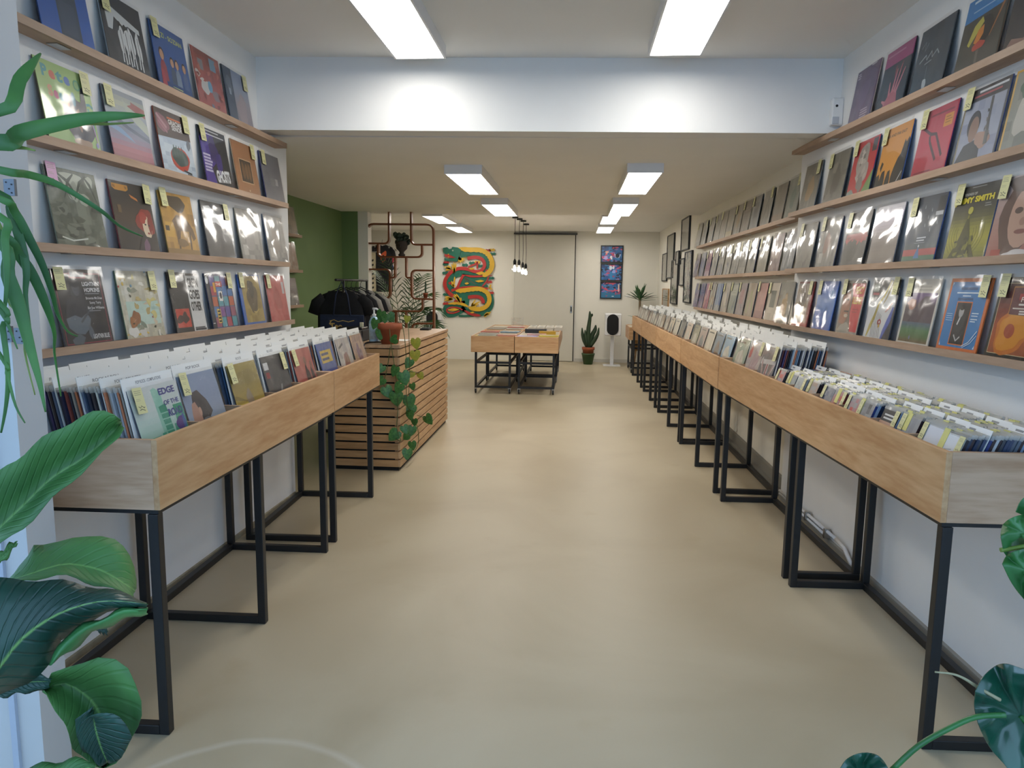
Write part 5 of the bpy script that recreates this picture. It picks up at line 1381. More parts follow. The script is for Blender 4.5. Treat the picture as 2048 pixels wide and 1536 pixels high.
band('body', [(460, 250), (650, 255), (800, 255), (910, 310), (960, 420), (935, 530), (840, 600), (700, 615), (540, 575), (420, 600), (310, 650), (260, 730), (255, 810), (285, 890), (360, 960), (520, 985), (700, 970), (860, 1000), (935, 1090), (905, 1170)], 130, 0, .02, DG)
band('body', [(1000, 980), (1020, 1120), (985, 1240), (890, 1310), (740, 1340), (560, 1270), (460, 1215), (340, 1180), (230, 1195), (185, 1270), (240, 1345), (340, 1345), (440, 1300), (540, 1225)], 92, 0, .018, DG)
dpoly('body', [(500, 610), (700, 640), (980, 680), (880, 830), (600, 860), (420, 870), (460, 740)], 0, .02, DG)
dpoly('body', [(440, 970), (640, 950), (610, 1180), (540, 1190), (470, 1080)], 0, .022, DG)
band('belly_band', [(590, 335), (720, 312), (830, 335), (890, 405), (890, 490), (825, 560), (720, 568), (620, 535), (500, 515), (400, 525), (280, 595), (205, 690), (180, 790), (205, 880), (265, 960), (335, 1015)], 62, .012, .034, DRd)
band('back_crest', [(410, 150), (600, 175), (800, 180), (930, 230), (1010, 330), (1035, 450), (1000, 560), (920, 625), (865, 655)], 82, .015, .04, DY, True, 7)
band('back_crest', [(375, 918), (500, 912), (650, 892), (800, 882), (920, 930), (978, 1010), (985, 1110), (930, 1200), (820, 1248), (700, 1242), (605, 1212)], 76, .02, .04, DY, True, 7)
band('belly_band', [(600, 1035), (720, 1022), (815, 1035), (868, 1090), (872, 1145)], 62, .012, .036, DRd)
band('tail_stripe', [(235, 1155), (400, 1140), (520, 1165), (605, 1205)], 46, .02, .036, DY, True, 4)
band('tail_stripe', [(500, 1262), (420, 1225), (300, 1215), (220, 1255), (240, 1310), (340, 1320), (450, 1280)], 24, .015, .032, DRd)
band('tail_stripe', [(530, 1270), (640, 1330), (740, 1355), (830, 1362)], 48, .018, .036, DRd, True)
band('wing_rib', [(520, 630), (460, 740), (400, 870), (300, 915)], 46, .018, .036, DRd); band('wing_rib', [(520, 630), (700, 660), (1050, 640)], 34, .018, .034, DRd, True)
band('wing_rib', [(970, 670), (940, 740), (860, 840)], 26, .018, .034, DRd); band('wing_rib', [(400, 880), (560, 850), (760, 850), (960, 880)], 30, .016, .03, DRd)
for e in ((560, 760), (640, 790), (780, 830)): band('wing_rib', [(540, 670), e], 12, .02, .028, mat('dull_red', '#7a4a44', .5), True)
dpoly('head', [(150, 145), (225, 132), (262, 165), (308, 158), (318, 125), (420, 138), (475, 175), (450, 300), (462, 350), (405, 388), (240, 378), (180, 368), (172, 325), (255, 345), (385, 325), (300, 280), (165, 235)], .02, .048, DG)
dpoly('mouth', [(165, 262), (300, 262), (320, 285), (390, 298), (380, 325), (260, 322), (200, 305)], .02, .04, DRd)
dpoly('tooth', [(235, 250), (265, 252), (250, 275)], .03, .05, DY); dpoly('tooth', [(235, 300), (262, 302), (248, 325)], .03, .05, DY)
dpoly('eye', [(315, 180), (335, 175), (345, 195), (330, 208), (316, 200)], .048, .054, mat('eye_white', '#a8b09a', .5)); dpoly('nostril', [(175, 160), (195, 155), (200, 175)], .048, .05, DK)
for tx, ty in ((655, 265), (650, 300), (610, 330), (590, 365), (560, 395), (520, 420), (470, 435), (415, 425)): dpoly('mane', [(440, 290), (470, 330), (tx, ty), (430, 345), (405, 390)], .03 + .001 * (tx % 7), .05, DY)
def claw(c, tips, w_=30):
    for t_ in tips: band('claw', [c, ((c[0] + t_[0]) / 2 + 6, (c[1] + t_[1]) / 2 - 6), t_], w_, .03, .048, DY, True)
claw((300, 535), [(165, 488), (190, 545), (225, 460), (200, 505)]); claw((350, 605), [(305, 430), (345, 400), (385, 405), (350, 520)])
claw((330, 1070), [(165, 1095), (175, 1050), (210, 1105), (180, 1020)]); claw((460, 1130), [(350, 975), (385, 970), (330, 1000), (470, 1040)], 34); claw((885, 1375), [(1020, 1295), (1000, 1330), (930, 1385), (960, 1300)])
claw((340, 850), [(300, 800), (360, 660), (300, 740), (370, 820)]); claw((990, 870), [(1010, 800), (970, 880), (1030, 900)], 34); claw((660, 1190), [(740, 1070), (830, 1110), (800, 1160), (760, 1195), (690, 1130)], 26)
for x, y, a, b_ in ((830, 600, 90, 32), (812, 742, 88, 24), (578, 785, 42, 22), (668, 520, 58, 20), (338, 1258, 105, 28), (680, 1308, 44, 16)): dpoly('scale', [(x - a, y), (x - a * .3, y + b_), (x + a * .4, y + b_ * .7), (x + a, y), (x + a * .2, y - b_), (x - a * .4, y - b_ * .6)], .024, .042, DY)
for x, y, m_ in ((210, 410, DRd), (200, 440, DG), (190, 595, DG), (200, 985, DG), (200, 1150, DRd), (1050, 250, DG), (1020, 690, DG), (960, 190, DRd), (985, 760, DRd), (1015, 955, DRd), (545, 450, DG), (670, 415, DG), (830, 470, DG), (300, 780, DRd), (910, 830, DG), (400, 1105, DRd), (500, 1120, DRd), (970, 555, DRd), (1035, 180, DY), (770, 400, DY)):
    dpoly('cloud', [(x - 60, y), (x - 35, y - 26), (x, y - 16), (x + 22, y - 28), (x + 55, y - 5), (x + 34, y + 24), (x - 5, y + 18), (x - 32, y + 26)], .004, .022, m_)
band('whisker', [(600, 490), (740, 430), (770, 400), (765, 520)], 28, .02, .036, DRd); band('foot_fill', [(430, 1370), (560, 1372), (700, 1368)], 34, 0, .02, DG)

# three framed prints in a column
def print_art(k):
    a = Art('#2a5f96', 40 + k).N(['#23406f', '#3a78b0', '#2c5c96', '#2a3a66'], 9)
    a.scatter(['#b8405a', '#c9506a', '#2a2f4a', '#3f86b8', '#8f6aa8', '#d0566a', '#1f2438'], 42, .09, .07)
    if k == 0: a.B(.47, .28, .06, .12, '#d8dce4', .3).B(.25, .62, .07, .1, '#e0b0a0', .4).L([(.62, .55), (.7, .3), (.85, .28), (.92, .5)], .04, '#c9ccd8').E(.77, .4, .1, .13, '#1f2430').B(.2, .25, .12, .1, '#b0a0d8', .4)
    if k == 1: a.B(.46, .8, .09, .12, '#cfd8e4', .3).B(.6, .82, .05, .1, '#d8dde6', .3).R(.42, .02, .56, .55, '#2f7fb5').B(.62, .55, .1, .1, '#8fa0d8')
    if k == 2: a.R(0, 0, 1, .34, '#2f6f94').L([(.2, .62), (.34, .46), (.6, .46), (.9, .5)], .06, '#c9506a').R(.86, .4, .93, .9, '#d5b8b0').scatter(['#b8506a', '#a04a62'], 8, .08, .06, (0, .1, 1, .4)).R(.55, .08, .66, .12, '#d8dde2')
    return a
for k, (z0_p, z1_p) in enumerate(((2.06, 2.415), (1.69, 2.045), (1.325, 1.68))):
    xs = (.485 + k * .004, .945 - k * .004)
    o = empty('framed_print', ((xs[0] + xs[1]) / 2, 15.375, z0_p)); tag(o, 'blue and red abstract print in a black frame, %s of three on the back wall' % ['topmost', 'middle', 'lowest'][k], 'picture', 'column of three prints')
    h = z1_p - z0_p; a = (xs[1] - xs[0]) / 2; t_ = .022
    MB().box((-a, -.012, 0), (a, .02, t_)).box((-a, -.012, h - t_), (a, .02, h)).box((-a, -.012, t_), (-a + t_, .02, h - t_)).box((a - t_, -.012, t_), (a, .02, h - t_)).build('frame', M['black'], o)
    q = obj('print', print_art(k).mesh('print', 2 * a - 2 * t_, h - 2 * t_, M['print'], .0001, 0), o, (0, 0.004, t_))
tag(MB().box((1.02, 15.39, 1.36), (1.11, 15.397, 1.41)).build('caption_card', M['paper']), 'small white caption card beside the column of prints', 'card')

# pendant bulbs
M['bulb'] = glow_mat('bulb_glow', (1.0, .9, .76), 90)
M['bulbglass'] = film_mat('bulb_glass', fac=1.0, rough=.02)
for k, (x, y, zb) in enumerate(((-1.02, 12.15, 2.03), (-.975, 12.45, 2.02), (-.94, 12.8, 1.965), (-.935, 13.5, 1.915))):
    p = at_y([1029.5, 1038, 1045.5, 1051.5][k], [527, 528, 533, 535][k], y)
    o = empty('pendant_lamp', (p.x, y, p.z)); tag(o, 'bare bulb on a black cord, %s from the left of four' % ordn[k], 'pendant lamp', 'bare pendant bulbs')
    top = 2.69 - p.z
    MB().tube([(0, 0, .07), (.004, 0, top * .35), (-.003, 0, top * .7), (0, 0, top - .02)], .004, 6).build('cord', M['black'], o)
    MB().lathe([(.05, top - .025), (.05, top)], n=18).build('ceiling_rose', M['black'], o)
    MB().lathe([(.024, -.02), (.026, .03), (.02, .05), (.008, .075)], n=14).build('socket', M['blackmat'], o)
    gl = MB().lathe([(.014, -.02), (.02, -.04), (.044, -.08), (.047, -.1), (.04, -.125), (.02, -.143), (.004, -.147)], n=18).build('bulb', M['bulbglass'], o)
    MB().lathe([(.008, -.05), (.02, -.07), (.027, -.1), (.016, -.125), (.002, -.13)], n=10).build('filament', M['bulb'], gl)

# ------------------------------------------------------------------ loudspeakers on stands
def speaker(x, y, label):
    o = empty('loudspeaker', (x, y, 0)); tag(o, label, 'loudspeaker', 'white loudspeakers on stands')
    MB().box((-.17, -.13, 0), (.17, .17, .018), .004).build('base_plate', M['plasticwhite'], o)
    MB().box((-.035, -.03, .018), (.035, .03, .6), .004).build('column', M['plasticwhite'], o)
    MB().box((-.16, -.2, .615), (.16, .15, 1.05), .018).build('cabinet', M['plasticwhite'], o)
    MB().box((-.1, -.1, .6), (.1, .1, .616)).build('top_plate', M['plasticwhite'], o)
    pr = []
    for i in range(28):
        a = 2 * PI * i / 28; cz = .835 + (.09 if math.sin(a) > 0 else -.09)
        pr.append((-.01 + .115 * math.cos(a), cz + .115 * math.sin(a)))
    MB().prism(pr, -.214, -.199).build('grille', mat('speaker_grille', '#15171a', .85, bump=.3, bscale=300), o)
speaker(.745, 14.75, 'white loudspeaker with a black oval grille right of the cactus')
speaker(-2.86, 14.75, 'white loudspeaker seen behind the lattice screen')

# cactus in stacked pots
o = empty('potted_cactus', (.275, 14.95, 0)); tag(o, 'branching cactus in a terracotta pot set in a green pot', 'cactus')
MB().lathe([(.09, 0), (.13, .2), (.135, .2), (.135, .225), (.12, .225)], n=4 * 5).build('outer_pot', M['gpot'], o)
tp = MB().lathe([(.1, .12), (.112, .3), (.128, .3), (.13, .35), (.115, .35), (.1, .33)], n=20).build('pot', M['terra'], o)
MB().lathe([(.112, .325), (.05, .335), (0.002, .336)], n=14).build('soil', M['soil'], tp)
M['cact'] = leaf_mat('cactus_skin', '#1f3320', '#33492d', .6)
def ribbed(pts, rads, name='branch'):
    b = MB(); pts = smooth_path(pts, 3); n = len(pts)
    rr = [np.interp(i / (n - 1), np.linspace(0, 1, len(rads)), rads) for i in range(n)]
    b.tube(pts, [float(v) for v in rr], 10)
    for i, v in enumerate(b.bm.verts):
        if (i % 10) % 2 == 0:
            c = pts[min(i // 10, n - 1)]; v.co = c + (v.co - c) * .72
    return b.build(name, M['cact'], o)
ribbed([(0, 0, .32), (-.01, 0, .5), (.0, 0, .75), (.02, 0, .95), (.01, 0, 1.08)], [.05, .062, .05, .042, .035, .012], 'trunk')
ribbed([(-.02, 0, .36), (-.08, .0, .48), (-.12, 0, .6), (-.135, 0, .74)], [.04, .045, .035, .01]); ribbed([(-.02, -.03, .38), (-.06, -.03, .55), (-.075, -.03, .7)], [.035, .04, .01])
ribbed([(.03, 0, .36), (.12, 0, .5), (.18, 0, .62), (.2, 0, .75)], [.04, .045, .035, .01]); ribbed([(.03, .03, .4), (.08, .03, .6), (.13, .03, .7), (.14, .03, .8)], [.045, .05, .045, .012]); ribbed([(.02, .02, .95), (.055, .02, 1.0), (.06, 0, 1.03)], [.02, .026, .008])

# framed pictures on the far right wall
def pic_art(k):
    c = ['#b9b8b2', '#a3a39e', '#c3c2bb', '#cbc8c0', '#9a9a96', '#b3b6b0', '#c6c3ba', '#a8a494'][k]
    a = Art('#d0cfc8', 70 + k).R(.1, .1, .9, .9, c)
    if k == 3: a.B(.5, .75, .2, .1, '#c2937f').rows(.2, .8, .3, 4, .05, '#8d8a84', .015)
    if k == 5: a.B(.5, .25, .2, .12, '#5a6258').L([(.5, .3), (.52, .7)], .04, '#6a7068')
    if k == 6: a.B(.4, .3, .25, .15, '#7a5a4a').L([(.2, .1), (.6, .5)], .05, '#6a6a5c')
    return a
PICS = [(11.23, 12.05, 2.15, 2.645, 'black', 'black-framed picture highest on the far right wall'), (12.9, 13.84, 1.74, 2.51, 'black', 'tall grey picture in a black frame by the back corner'), (13.79, 14.51, 1.69, 2.21, 'black', 'small pale picture in a black frame in the back right corner'),
        (12.3, 13.1, 1.30, 2.045, 'black', 'tall white picture in a black frame below the grey one'), (12.1, 12.45, 1.95, 2.17, 'black', 'smallest black-framed picture on the far right wall'), (11.6, 12.1, 1.61, 2.035, 'black', 'black-framed picture beside the end of the ledges'),
        (10.86, 11.55, 1.355, 2.12, 'black', 'large thin-framed picture next to the record ledges'), (13.41, 14.3, 1.22, 1.555, 'wood', 'wood-framed picture lowest in the back right corner')]
for k, (y0, y1, z0, z1, fm, lab) in enumerate(PICS):
    o = empty('framed_picture', (1.668 - .02 * (k == 4), (y0 + y1) / 2, z0), -PI / 2); tag(o, lab, 'picture', 'framed pictures on the far right wall')
    a, h, t_ = (y1 - y0) / 2, z1 - z0, .018
    MB().box((-a, -.028, 0), (a, 0, t_)).box((-a, -.028, h - t_), (a, 0, h)).box((-a, -.028, t_), (-a + t_, 0, h - t_)).box((a - t_, -.028, t_), (a, 0, h - t_)).build('frame', M['black'] if fm == 'black' else M['slat'], o)
    obj('print', pic_art(k).mesh('print', 2 * a - 2 * t_, h - 2 * t_, M['print'], .0001, 0), o, (0, -.012, t_))
    MB().box((-a + t_, -.022, t_), (a - t_, -.02, h - t_)).build('glazing', M['glass'], o)

# ------------------------------------------------------------------ things lying on the display tables
def flat(x, y, z, col, lab, w_=.31, d_=.31, h=.012, rz=0.0, k=0, cat='record'):
    me = MB().box((-w_ / 2, -d_ / 2, 0), (w_ / 2, d_ / 2, h)).mesh('flat_record', mat('jacket_' + col.strip('#'), col, .4))
    o = obj('flat_record' if cat == 'record' else cat.replace(' ', '_'), me, None, (x, y, z), (0, 0, rz)); tag(o, lab, cat, 'goods lying on the display tables')
    a = Art(col, k); a.B(.5, .55, .25, .22, ['#8f8a80', '#5f6a72', '#b9b0a0'][k % 3], .3).rows(.15, .8, .15, 2, .06, '#5a5752', .025)
    p = obj('cover_print', a.mesh('cover_print', w_ * .98, d_ * .98, M['print'], .0001, -.0003), o, (0, -d_ * .49, h), (-PI / 2, 0, 0))
T0 = .8395
for k, (x, y, c, nme) in enumerate(((-1.41, 10.72, '#c2b042', 'mustard'), (-1.27, 10.76, '#8f9488', 'sage grey'), (-1.0, 10.76, '#b5705c', 'coral'), (-1.32, 11.22, '#8f8f8c', 'silver'), (-1.35, 11.62, '#bd6a5c', 'salmon'), (-1.02, 11.58, '#7f97a6', 'sky grey'),
                                    (-.7, 10.74, '#8f86b8', 'lilac'), (-.58, 11.12, '#c99aa0', 'pink'), (-.38, 10.78, '#c6b54a', 'lemon'), (-1.34, 12.4, '#77726a', 'taupe'), (-1.02, 12.42, '#a39a8f', 'sand'), (-1.03, 12.8, '#a05048', 'brick red'), (-1.34, 12.8, '#8a8478', 'stone'))):
    if k == 0: flat(x, y, T0, c, nme + ' booklet at the corner of the left display table', .12, .16, .006, .1, k, 'booklet')
    else: flat(x, y, T0, c, nme + ' sleeve lying flat on a display table', .29, .3, .008 + .006 * (k % 3), random.uniform(-.05, .05), k)
flat(-.62, 11.62, T0, '#2a2c34', 'black box set standing proud on the right display table', .34, .12, .06, 0, 1, 'box set')
flat(-.43, 11.36, T0, '#cfa52c', 'yellow boxed set on the right display table', .26, .14, .045, .05, 2, 'box set')
for k in range(8):
    flat(-.72 + (k % 4) * .145, 12.35 + (k // 4) * .38, T0, '#d3cfc6', 'small white tray of cards on the rear right display table', .13, .3, .05, 0, k, 'card tray')
o = empty('leaflet_stand', (-1.05, 13.3, T0)); tag(o, 'clear leaflet stand on the rear left display table', 'stand')
MB().box((-.11, -.04, 0), (.11, .04, .008)).build('foot', M['plasticwhite'], o); MB().box((-.11, -.004, .008), (.11, .004, .16)).build('sheet', M['glass'], o)
# ------------------------------------------------------------------ on and behind the counter
CT = 1.083
def at_x(px, py, X):
    d = _f + (px - 1024) / F * _r - (py - 768) / F * _u
    return CAM + d * (X / d.x)
o = empty('hand_sanitizer', (-1.735, 6.22, CT)); tag(o, 'clear pump bottle of blue hand sanitizer on the counter', 'bottle')
MB().lathe([(.043, 0), (.046, .01), (.046, .18), (.03, .215), (.016, .225)], n=20).build('bottle', mat('blue_gel', '#9cc3e0', .15, coat=.5), o)
MB().lathe([(.0468, .03), (.0468, .165)], n=20).build('label', mat('bottle_label', '#b9d3e6', .4, var=.15, scale=60), o)
pm = MB().lathe([(.018, .22), (.018, .245), (.007, .25), (.007, .285)], n=12).build('pump', M['plasticwhite'], o)
MB().tube([(-.012, 0, .292), (.02, 0, .292), (.045, -.01, .28)], [.011, .009, .006], 8).build('nozzle', M['plasticwhite'], pm)
o = empty('receipt_printer', (-1.97, 6.36, CT)); tag(o, 'black receipt printer on the counter beside the sanitizer', 'printer')
MB().box((-.12, -.1, 0), (.12, .12, .105), .01).build('case', M['blackmat'], o)
MB().box((-.11, -.09, .105), (.11, .1, .125), .006).build('lid', mat('gloss_black', '#0d0e10', .2), o)
MB().box((-.115, -.104, .095), (.115, -.098, .1)).build('trim_strip', M['steel'], o)
MB().box((-.03, -.103, .03), (.02, -.1, .04)).build('badge', mat('badge_grey', '#6d6f72', .4), o)
MB().box((.07, -.02, .125), (.1, 0, .165), .003).build('paper_slip', mat('receipt_paper', '#cfc9a8', .7), o)
tag(MB().tube(smooth_path([(-1.62, 6.2, CT + .008), (-1.68, 6.12, CT + .012), (-1.745, 6.02, CT + .01), (-1.765, 5.985, CT - .02), (-1.77, 5.98, CT - .12)], 4), .006, 8).tube(smooth_path([(-1.6, 6.24, CT + .008), (-1.7, 6.1, CT + .014), (-1.755, 6.0, CT + .008), (-1.775, 5.984, CT - .1)], 4), .005, 8).build('power_cable', M['black']), 'black cable running over the front edge of the counter', 'cable')
tag(MB().box((-1.62, 6.42, CT), (-1.5, 6.6, CT + .003)).build('paper_sheet', M['paper']), 'white sheet lying on the counter behind the trailing plant', 'paper')
o = empty('card_reader', (-1.66, 8.05, CT)); tag(o, 'small dark card reader at the far end of the counter', 'card reader')
MB().box((-.05, -.08, 0), (.05, .08, .02), .006).build('case', M['blackmat'], o); MB().box((-.035, .01, .02), (.035, .065, .022)).build('display', mat('dim_screen', '#39414a', .2), o)

# clothes rack with T-shirts
M['tee'] = mat('black_cotton', '#131418', .95, var=.2, scale=20, bump=.2, bscale=90); M['navy'] = mat('navy_canvas', '#1b2740', .9, var=.15, scale=25, bump=.2, bscale=150); M['teegrey'] = mat('grey_cotton', '#8f8d86', .95, var=.1)
def tee(name, loc, cloth, label, rz=0.0, w_=.5, h=.7, seed=0, group=None, hanger=True):
    rng = random.Random(seed)
    o = empty(name, loc, rz); tag(o, label, 'T-shirt', group)
    b = MB(); nz, nx = 9, 10
    def sheet(sy):
        g = []
        for j in range(nz + 1):
            t_ = j / nz; z = -h * (1 - t_)
            hw = w_ / 2 * (1.0 - .06 * t_) if t_ < .8 else w_ / 2 * (.94 - (t_ - .8) * 2.1)
            row = []
            for i in range(nx + 1):
                u_ = i / nx * 2 - 1
                zz = z - (.05 * (1 - abs(u_)) ** 2 if j == nz else 0) + (.0 if t_ < .8 else -.02 * abs(u_))
                yy = sy * (.012 + .02 * (1 - u_ * u_)) + .012 * math.sin(u_ * 7 + seed) * (1 - t_)
                row.append(b.bm.verts.new((u_ * hw, yy, zz)))
            g.append(row)
        for j in range(nz):
            for i in range(nx): f_ = b.bm.faces.new((g[j][i], g[j][i + 1], g[j + 1][i + 1], g[j + 1][i])); f_.smooth = True
        return g
    g1, g2 = sheet(-1), sheet(1)
    for j in range(nz):
        for i in (0, nx): b.bm.faces.new((g1[j][i], g1[j + 1][i], g2[j + 1][i], g2[j][i]))
    b.build('body', cloth, o)
    for s_ in (-1, 1):
        MB().tube([(s_ * w_ * .36, 0, -.085), (s_ * w_ * .5, 0, -.15), (s_ * w_ * .57, 0, -.26)], [.06, .072, .07], 8).xf(Matrix.Diagonal((1, .35, 1, 1))).build('sleeve', cloth, o)
    if hanger:
        q = MB().tube([(-.2, 0, -.06), (0, 0, .02), (.2, 0, -.06)], .006, 6).tube([(0, 0, .02), (0, 0, .06), (.015, .0, .085), (.0, 0, .1), (-.018, 0, .085)], .003, 6).build('hanger', M['black'], o)
    return o
rk = empty('clothes_rack', (-2.42, 7.85, 0)); tag(rk, 'black clothes rack behind the counter', 'clothes rack')
MB().tube([(0, -.58, 1.62), (0, .55, 1.62)], .013, 8).build('rail', M['black'], rk)
for y in (-.33, .53):
    MB().tube([(-.0, y, 0.02), (0, y, 1.62)], .013, 8).build('post', M['black'], rk); MB().box((-.25, y - .015, 0), (.25, y + .015, .03)).build('foot', M['black'], rk)
sh = ['black T-shirt with a round badge print at the front of the rack', 'second black T-shirt on the rack', 'grey-edged T-shirt on the rack', 'fourth T-shirt on the rack, black', 'rearmost pale grey T-shirt on the rack']
for k in range(5):
    t_ = tee('t_shirt', (-2.42, 7.45 + k * .17, 1.525), M['teegrey'] if k in (2, 4) else M['tee'], sh[k], .04 * k, .52, .72, k, 'T-shirts hanging on the rack')
    if k == 0:
        a = Art('#14151a', 1); a.E(.5, .5, .45, .45, '#8d3a3a').E(.5, .5, .38, .38, '#16171d').L([(.3, .3), (.7, .7)], .12, '#3a5f8f').L([(.3, .7), (.7, .3)], .12, '#3a5f8f')
        obj('badge_print', a.mesh('badge_print', .055, .055, M['clothprint'], .0001, 0), t_, (.05, -.037, -.33)); obj('price_tag', TAGS[0], t_, (.09, -.042, -.44), None).scale = (.9, 1, .5)
tb = empty('tote_bag', (-2.36, 7.3, 1.27)); tag(tb, 'navy tote bag with gold script hanging before the T-shirts', 'bag')
MB().box((-.24, -.012, -.45), (.22, .012, 0), .008).build('bag_body', M['navy'], tb)
for s_ in (-1, 1): MB().tube([(-.1, s_ * .008, -.01), (-.07, s_ * .004, .2), (-.01, 0, .335), (.05, s_ * .004, .2), (.08, s_ * .008, -.01)], .006, 6).build('strap', M['navy'], tb)
a = Art('#1b2740', 2); a.T('Teo', .06, .3, .36, '#b79a5c', .42, .03).L([(.05, .78), (.2, .86), (.34, .74), (.5, .82), (.7, .74), (.9, .84)], .045, '#b79a5c').L([(.1, .8), (.04, .6), (.12, .5)], .04, '#b79a5c').L([(.05, .14), (.5, .1), (.9, .16)], .02, '#4a5f8f')
obj('script_print', a.mesh('script_print', .3, .16, M['clothprint'], .0001, 0), tb, (.0, -.0125, -.19))
# garments hanging at the back
tee('t_shirt', (at_y(764, 480, 14.6).x, 14.6, at_y(764, 488, 14.6).z), M['tee'], 'black T-shirt with an orange motif hanging behind the screen', .9, .5, .95, 3)
q = bpy.data.objects[-1] if False else None
tee('t_shirt', (at_y(778, 495, 14.9).x, 14.9, at_y(778, 494, 14.9).z), mat('white_cotton', '#c9c7c2', .95), 'white T-shirt with a red motif hanging behind the screen', .9, .42, .6, 4)
oo = [x for x in bpy.data.objects if x.get('label', '').startswith('black T-shirt with an orange')][0]
a = Art('#131418', 1); a.B(.5, .5, .4, .45, '#b5502c', .5).B(.5, .4, .2, .25, '#131418', .4); obj('motif_print', a.mesh('motif_print', .16, .26, M['clothprint'], .0001, 0), oo, (0.0, -.038, -.38))
oo = [x for x in bpy.data.objects if x.get('label', '').startswith('white T-shirt with a red')][0]
a = Art('#c9c7c2', 1); a.B(.5, .6, .35, .3, '#b3344a', .5).B(.5, .2, .3, .2, '#2a3a6a', .4); obj('motif_print', a.mesh('motif_print', .16, .34, M['clothprint'], .0001, 0), oo, (.04, -.038, -.48))
p = at_y(744, 505, 14.3)
tb = empty('hanging_scarf', (p.x, 14.3, p.z)); tag(tb, 'cream scarf with black letters hanging behind the screen', 'scarf')
b = MB()
for i in range(12):
    z0, z1 = -i * .075, -(i + 1) * .075; yo = .01 * math.sin(i * .8); yn = .01 * math.sin((i + 1) * .8)
    b.hull([(-.07, yo - .005, z1), (.07, yo - .005, z1), (.07, yn + .005, z1), (-.07, yn + .005, z1), (-.07, yo - .005, z0), (.07, yo - .005, z0), (.07, yn + .005, z0), (-.07, yn + .005, z0)])
MB().tube([(-.09, 0, .012), (.09, 0, .012)], .008, 6).tube([(0, 0, .012), (0, 0, 2.69 - p.z)], .002, 5).build('hanging_rod', M['steel'], tb)
b.build('cloth', mat('cream_wool', '#c6bda5', .95), tb)
a = Art('#c6bda5', 1)
for i in range(8): a.L([(.25, .1 + i * .11), (.75, .12 + i * .11)], .05, '#2a2a2a').L([(.3, .1 + i * .11), (.3, .15 + i * .11)], .1, '#2a2a2a'); a.l -= 1.6
obj('letter_print', a.mesh('letter_print', .1, .8, M['clothprint'], .0001, 0), tb, (0.01, -.018, -.86))

# ------------------------------------------------------------------ plants
def leaf_grid(name, A, Mi, B_, m, parent, n=14, sub=3, thick=.0012, origin=Vector()):
    """surface between two edges and a midrib, each a list of world points"""
    def rs(P_):
        P_ = smooth_path([Vector(p) for p in P_], 5); d = [0]
        for i in range(1, len(P_)): d.append(d[-1] + (P_[i] - P_[i - 1]).length)
        out = []
        for k in range(n + 1):
            s_ = d[-1] * k / n
            j = max(1, next((q for q in range(len(d)) if d[q] >= s_ - 1e-9), len(d) - 1))
            u_ = (s_ - d[j - 1]) / max(1e-9, d[j] - d[j - 1]); out.append(P_[j - 1].lerp(P_[j], u_))
        return out
    A, Mi, B_ = rs(A), rs(Mi), rs(B_)
    vs, fs, uv = [], [], []
    W_ = 2 * sub + 1
    for k in range(n + 1):
        for q in range(W_):
            t_ = (q - sub) / sub
            p = Mi[k].lerp(A[k], -t_) if t_ < 0 else Mi[k].lerp(B_[k], t_)
            p = p + Vector((0, -.012 * (abs(t_) - t_ * t_) * 1.6, .004 * math.sin(k * 1.3) * abs(t_)))
            vs.append(p - origin); uv.append((q / (W_ - 1), k / n))
    for k in range(n):
        for q in range(W_ - 1):
            a = k * W_ + q; fs.append([a, a + 1, a + W_ + 1, a + W_])
    me = bpy.data.meshes.new(name); me.from_pydata([tuple(v) for v in vs], [], fs); me.materials.append(m)
    ul = me.uv_layers.new(name='UVMap')
    for p in me.polygons:
        p.use_smooth = True
        for li in p.loop_indices: ul.data[li].uv = uv[me.loops[li].vertex_index]
    o = obj(name, me, parent); s_ = o.modifiers.new('thickness', 'SOLIDIFY'); s_.thickness = thick
    return o
def P3(lst, d0, d1=None):
    d1 = d0 if d1 is None else d1
    n = max(1, len(lst) - 1)
    return [at_y(x, y, d0 + (d1 - d0) * i / n) for i, (x, y) in enumerate(lst)]

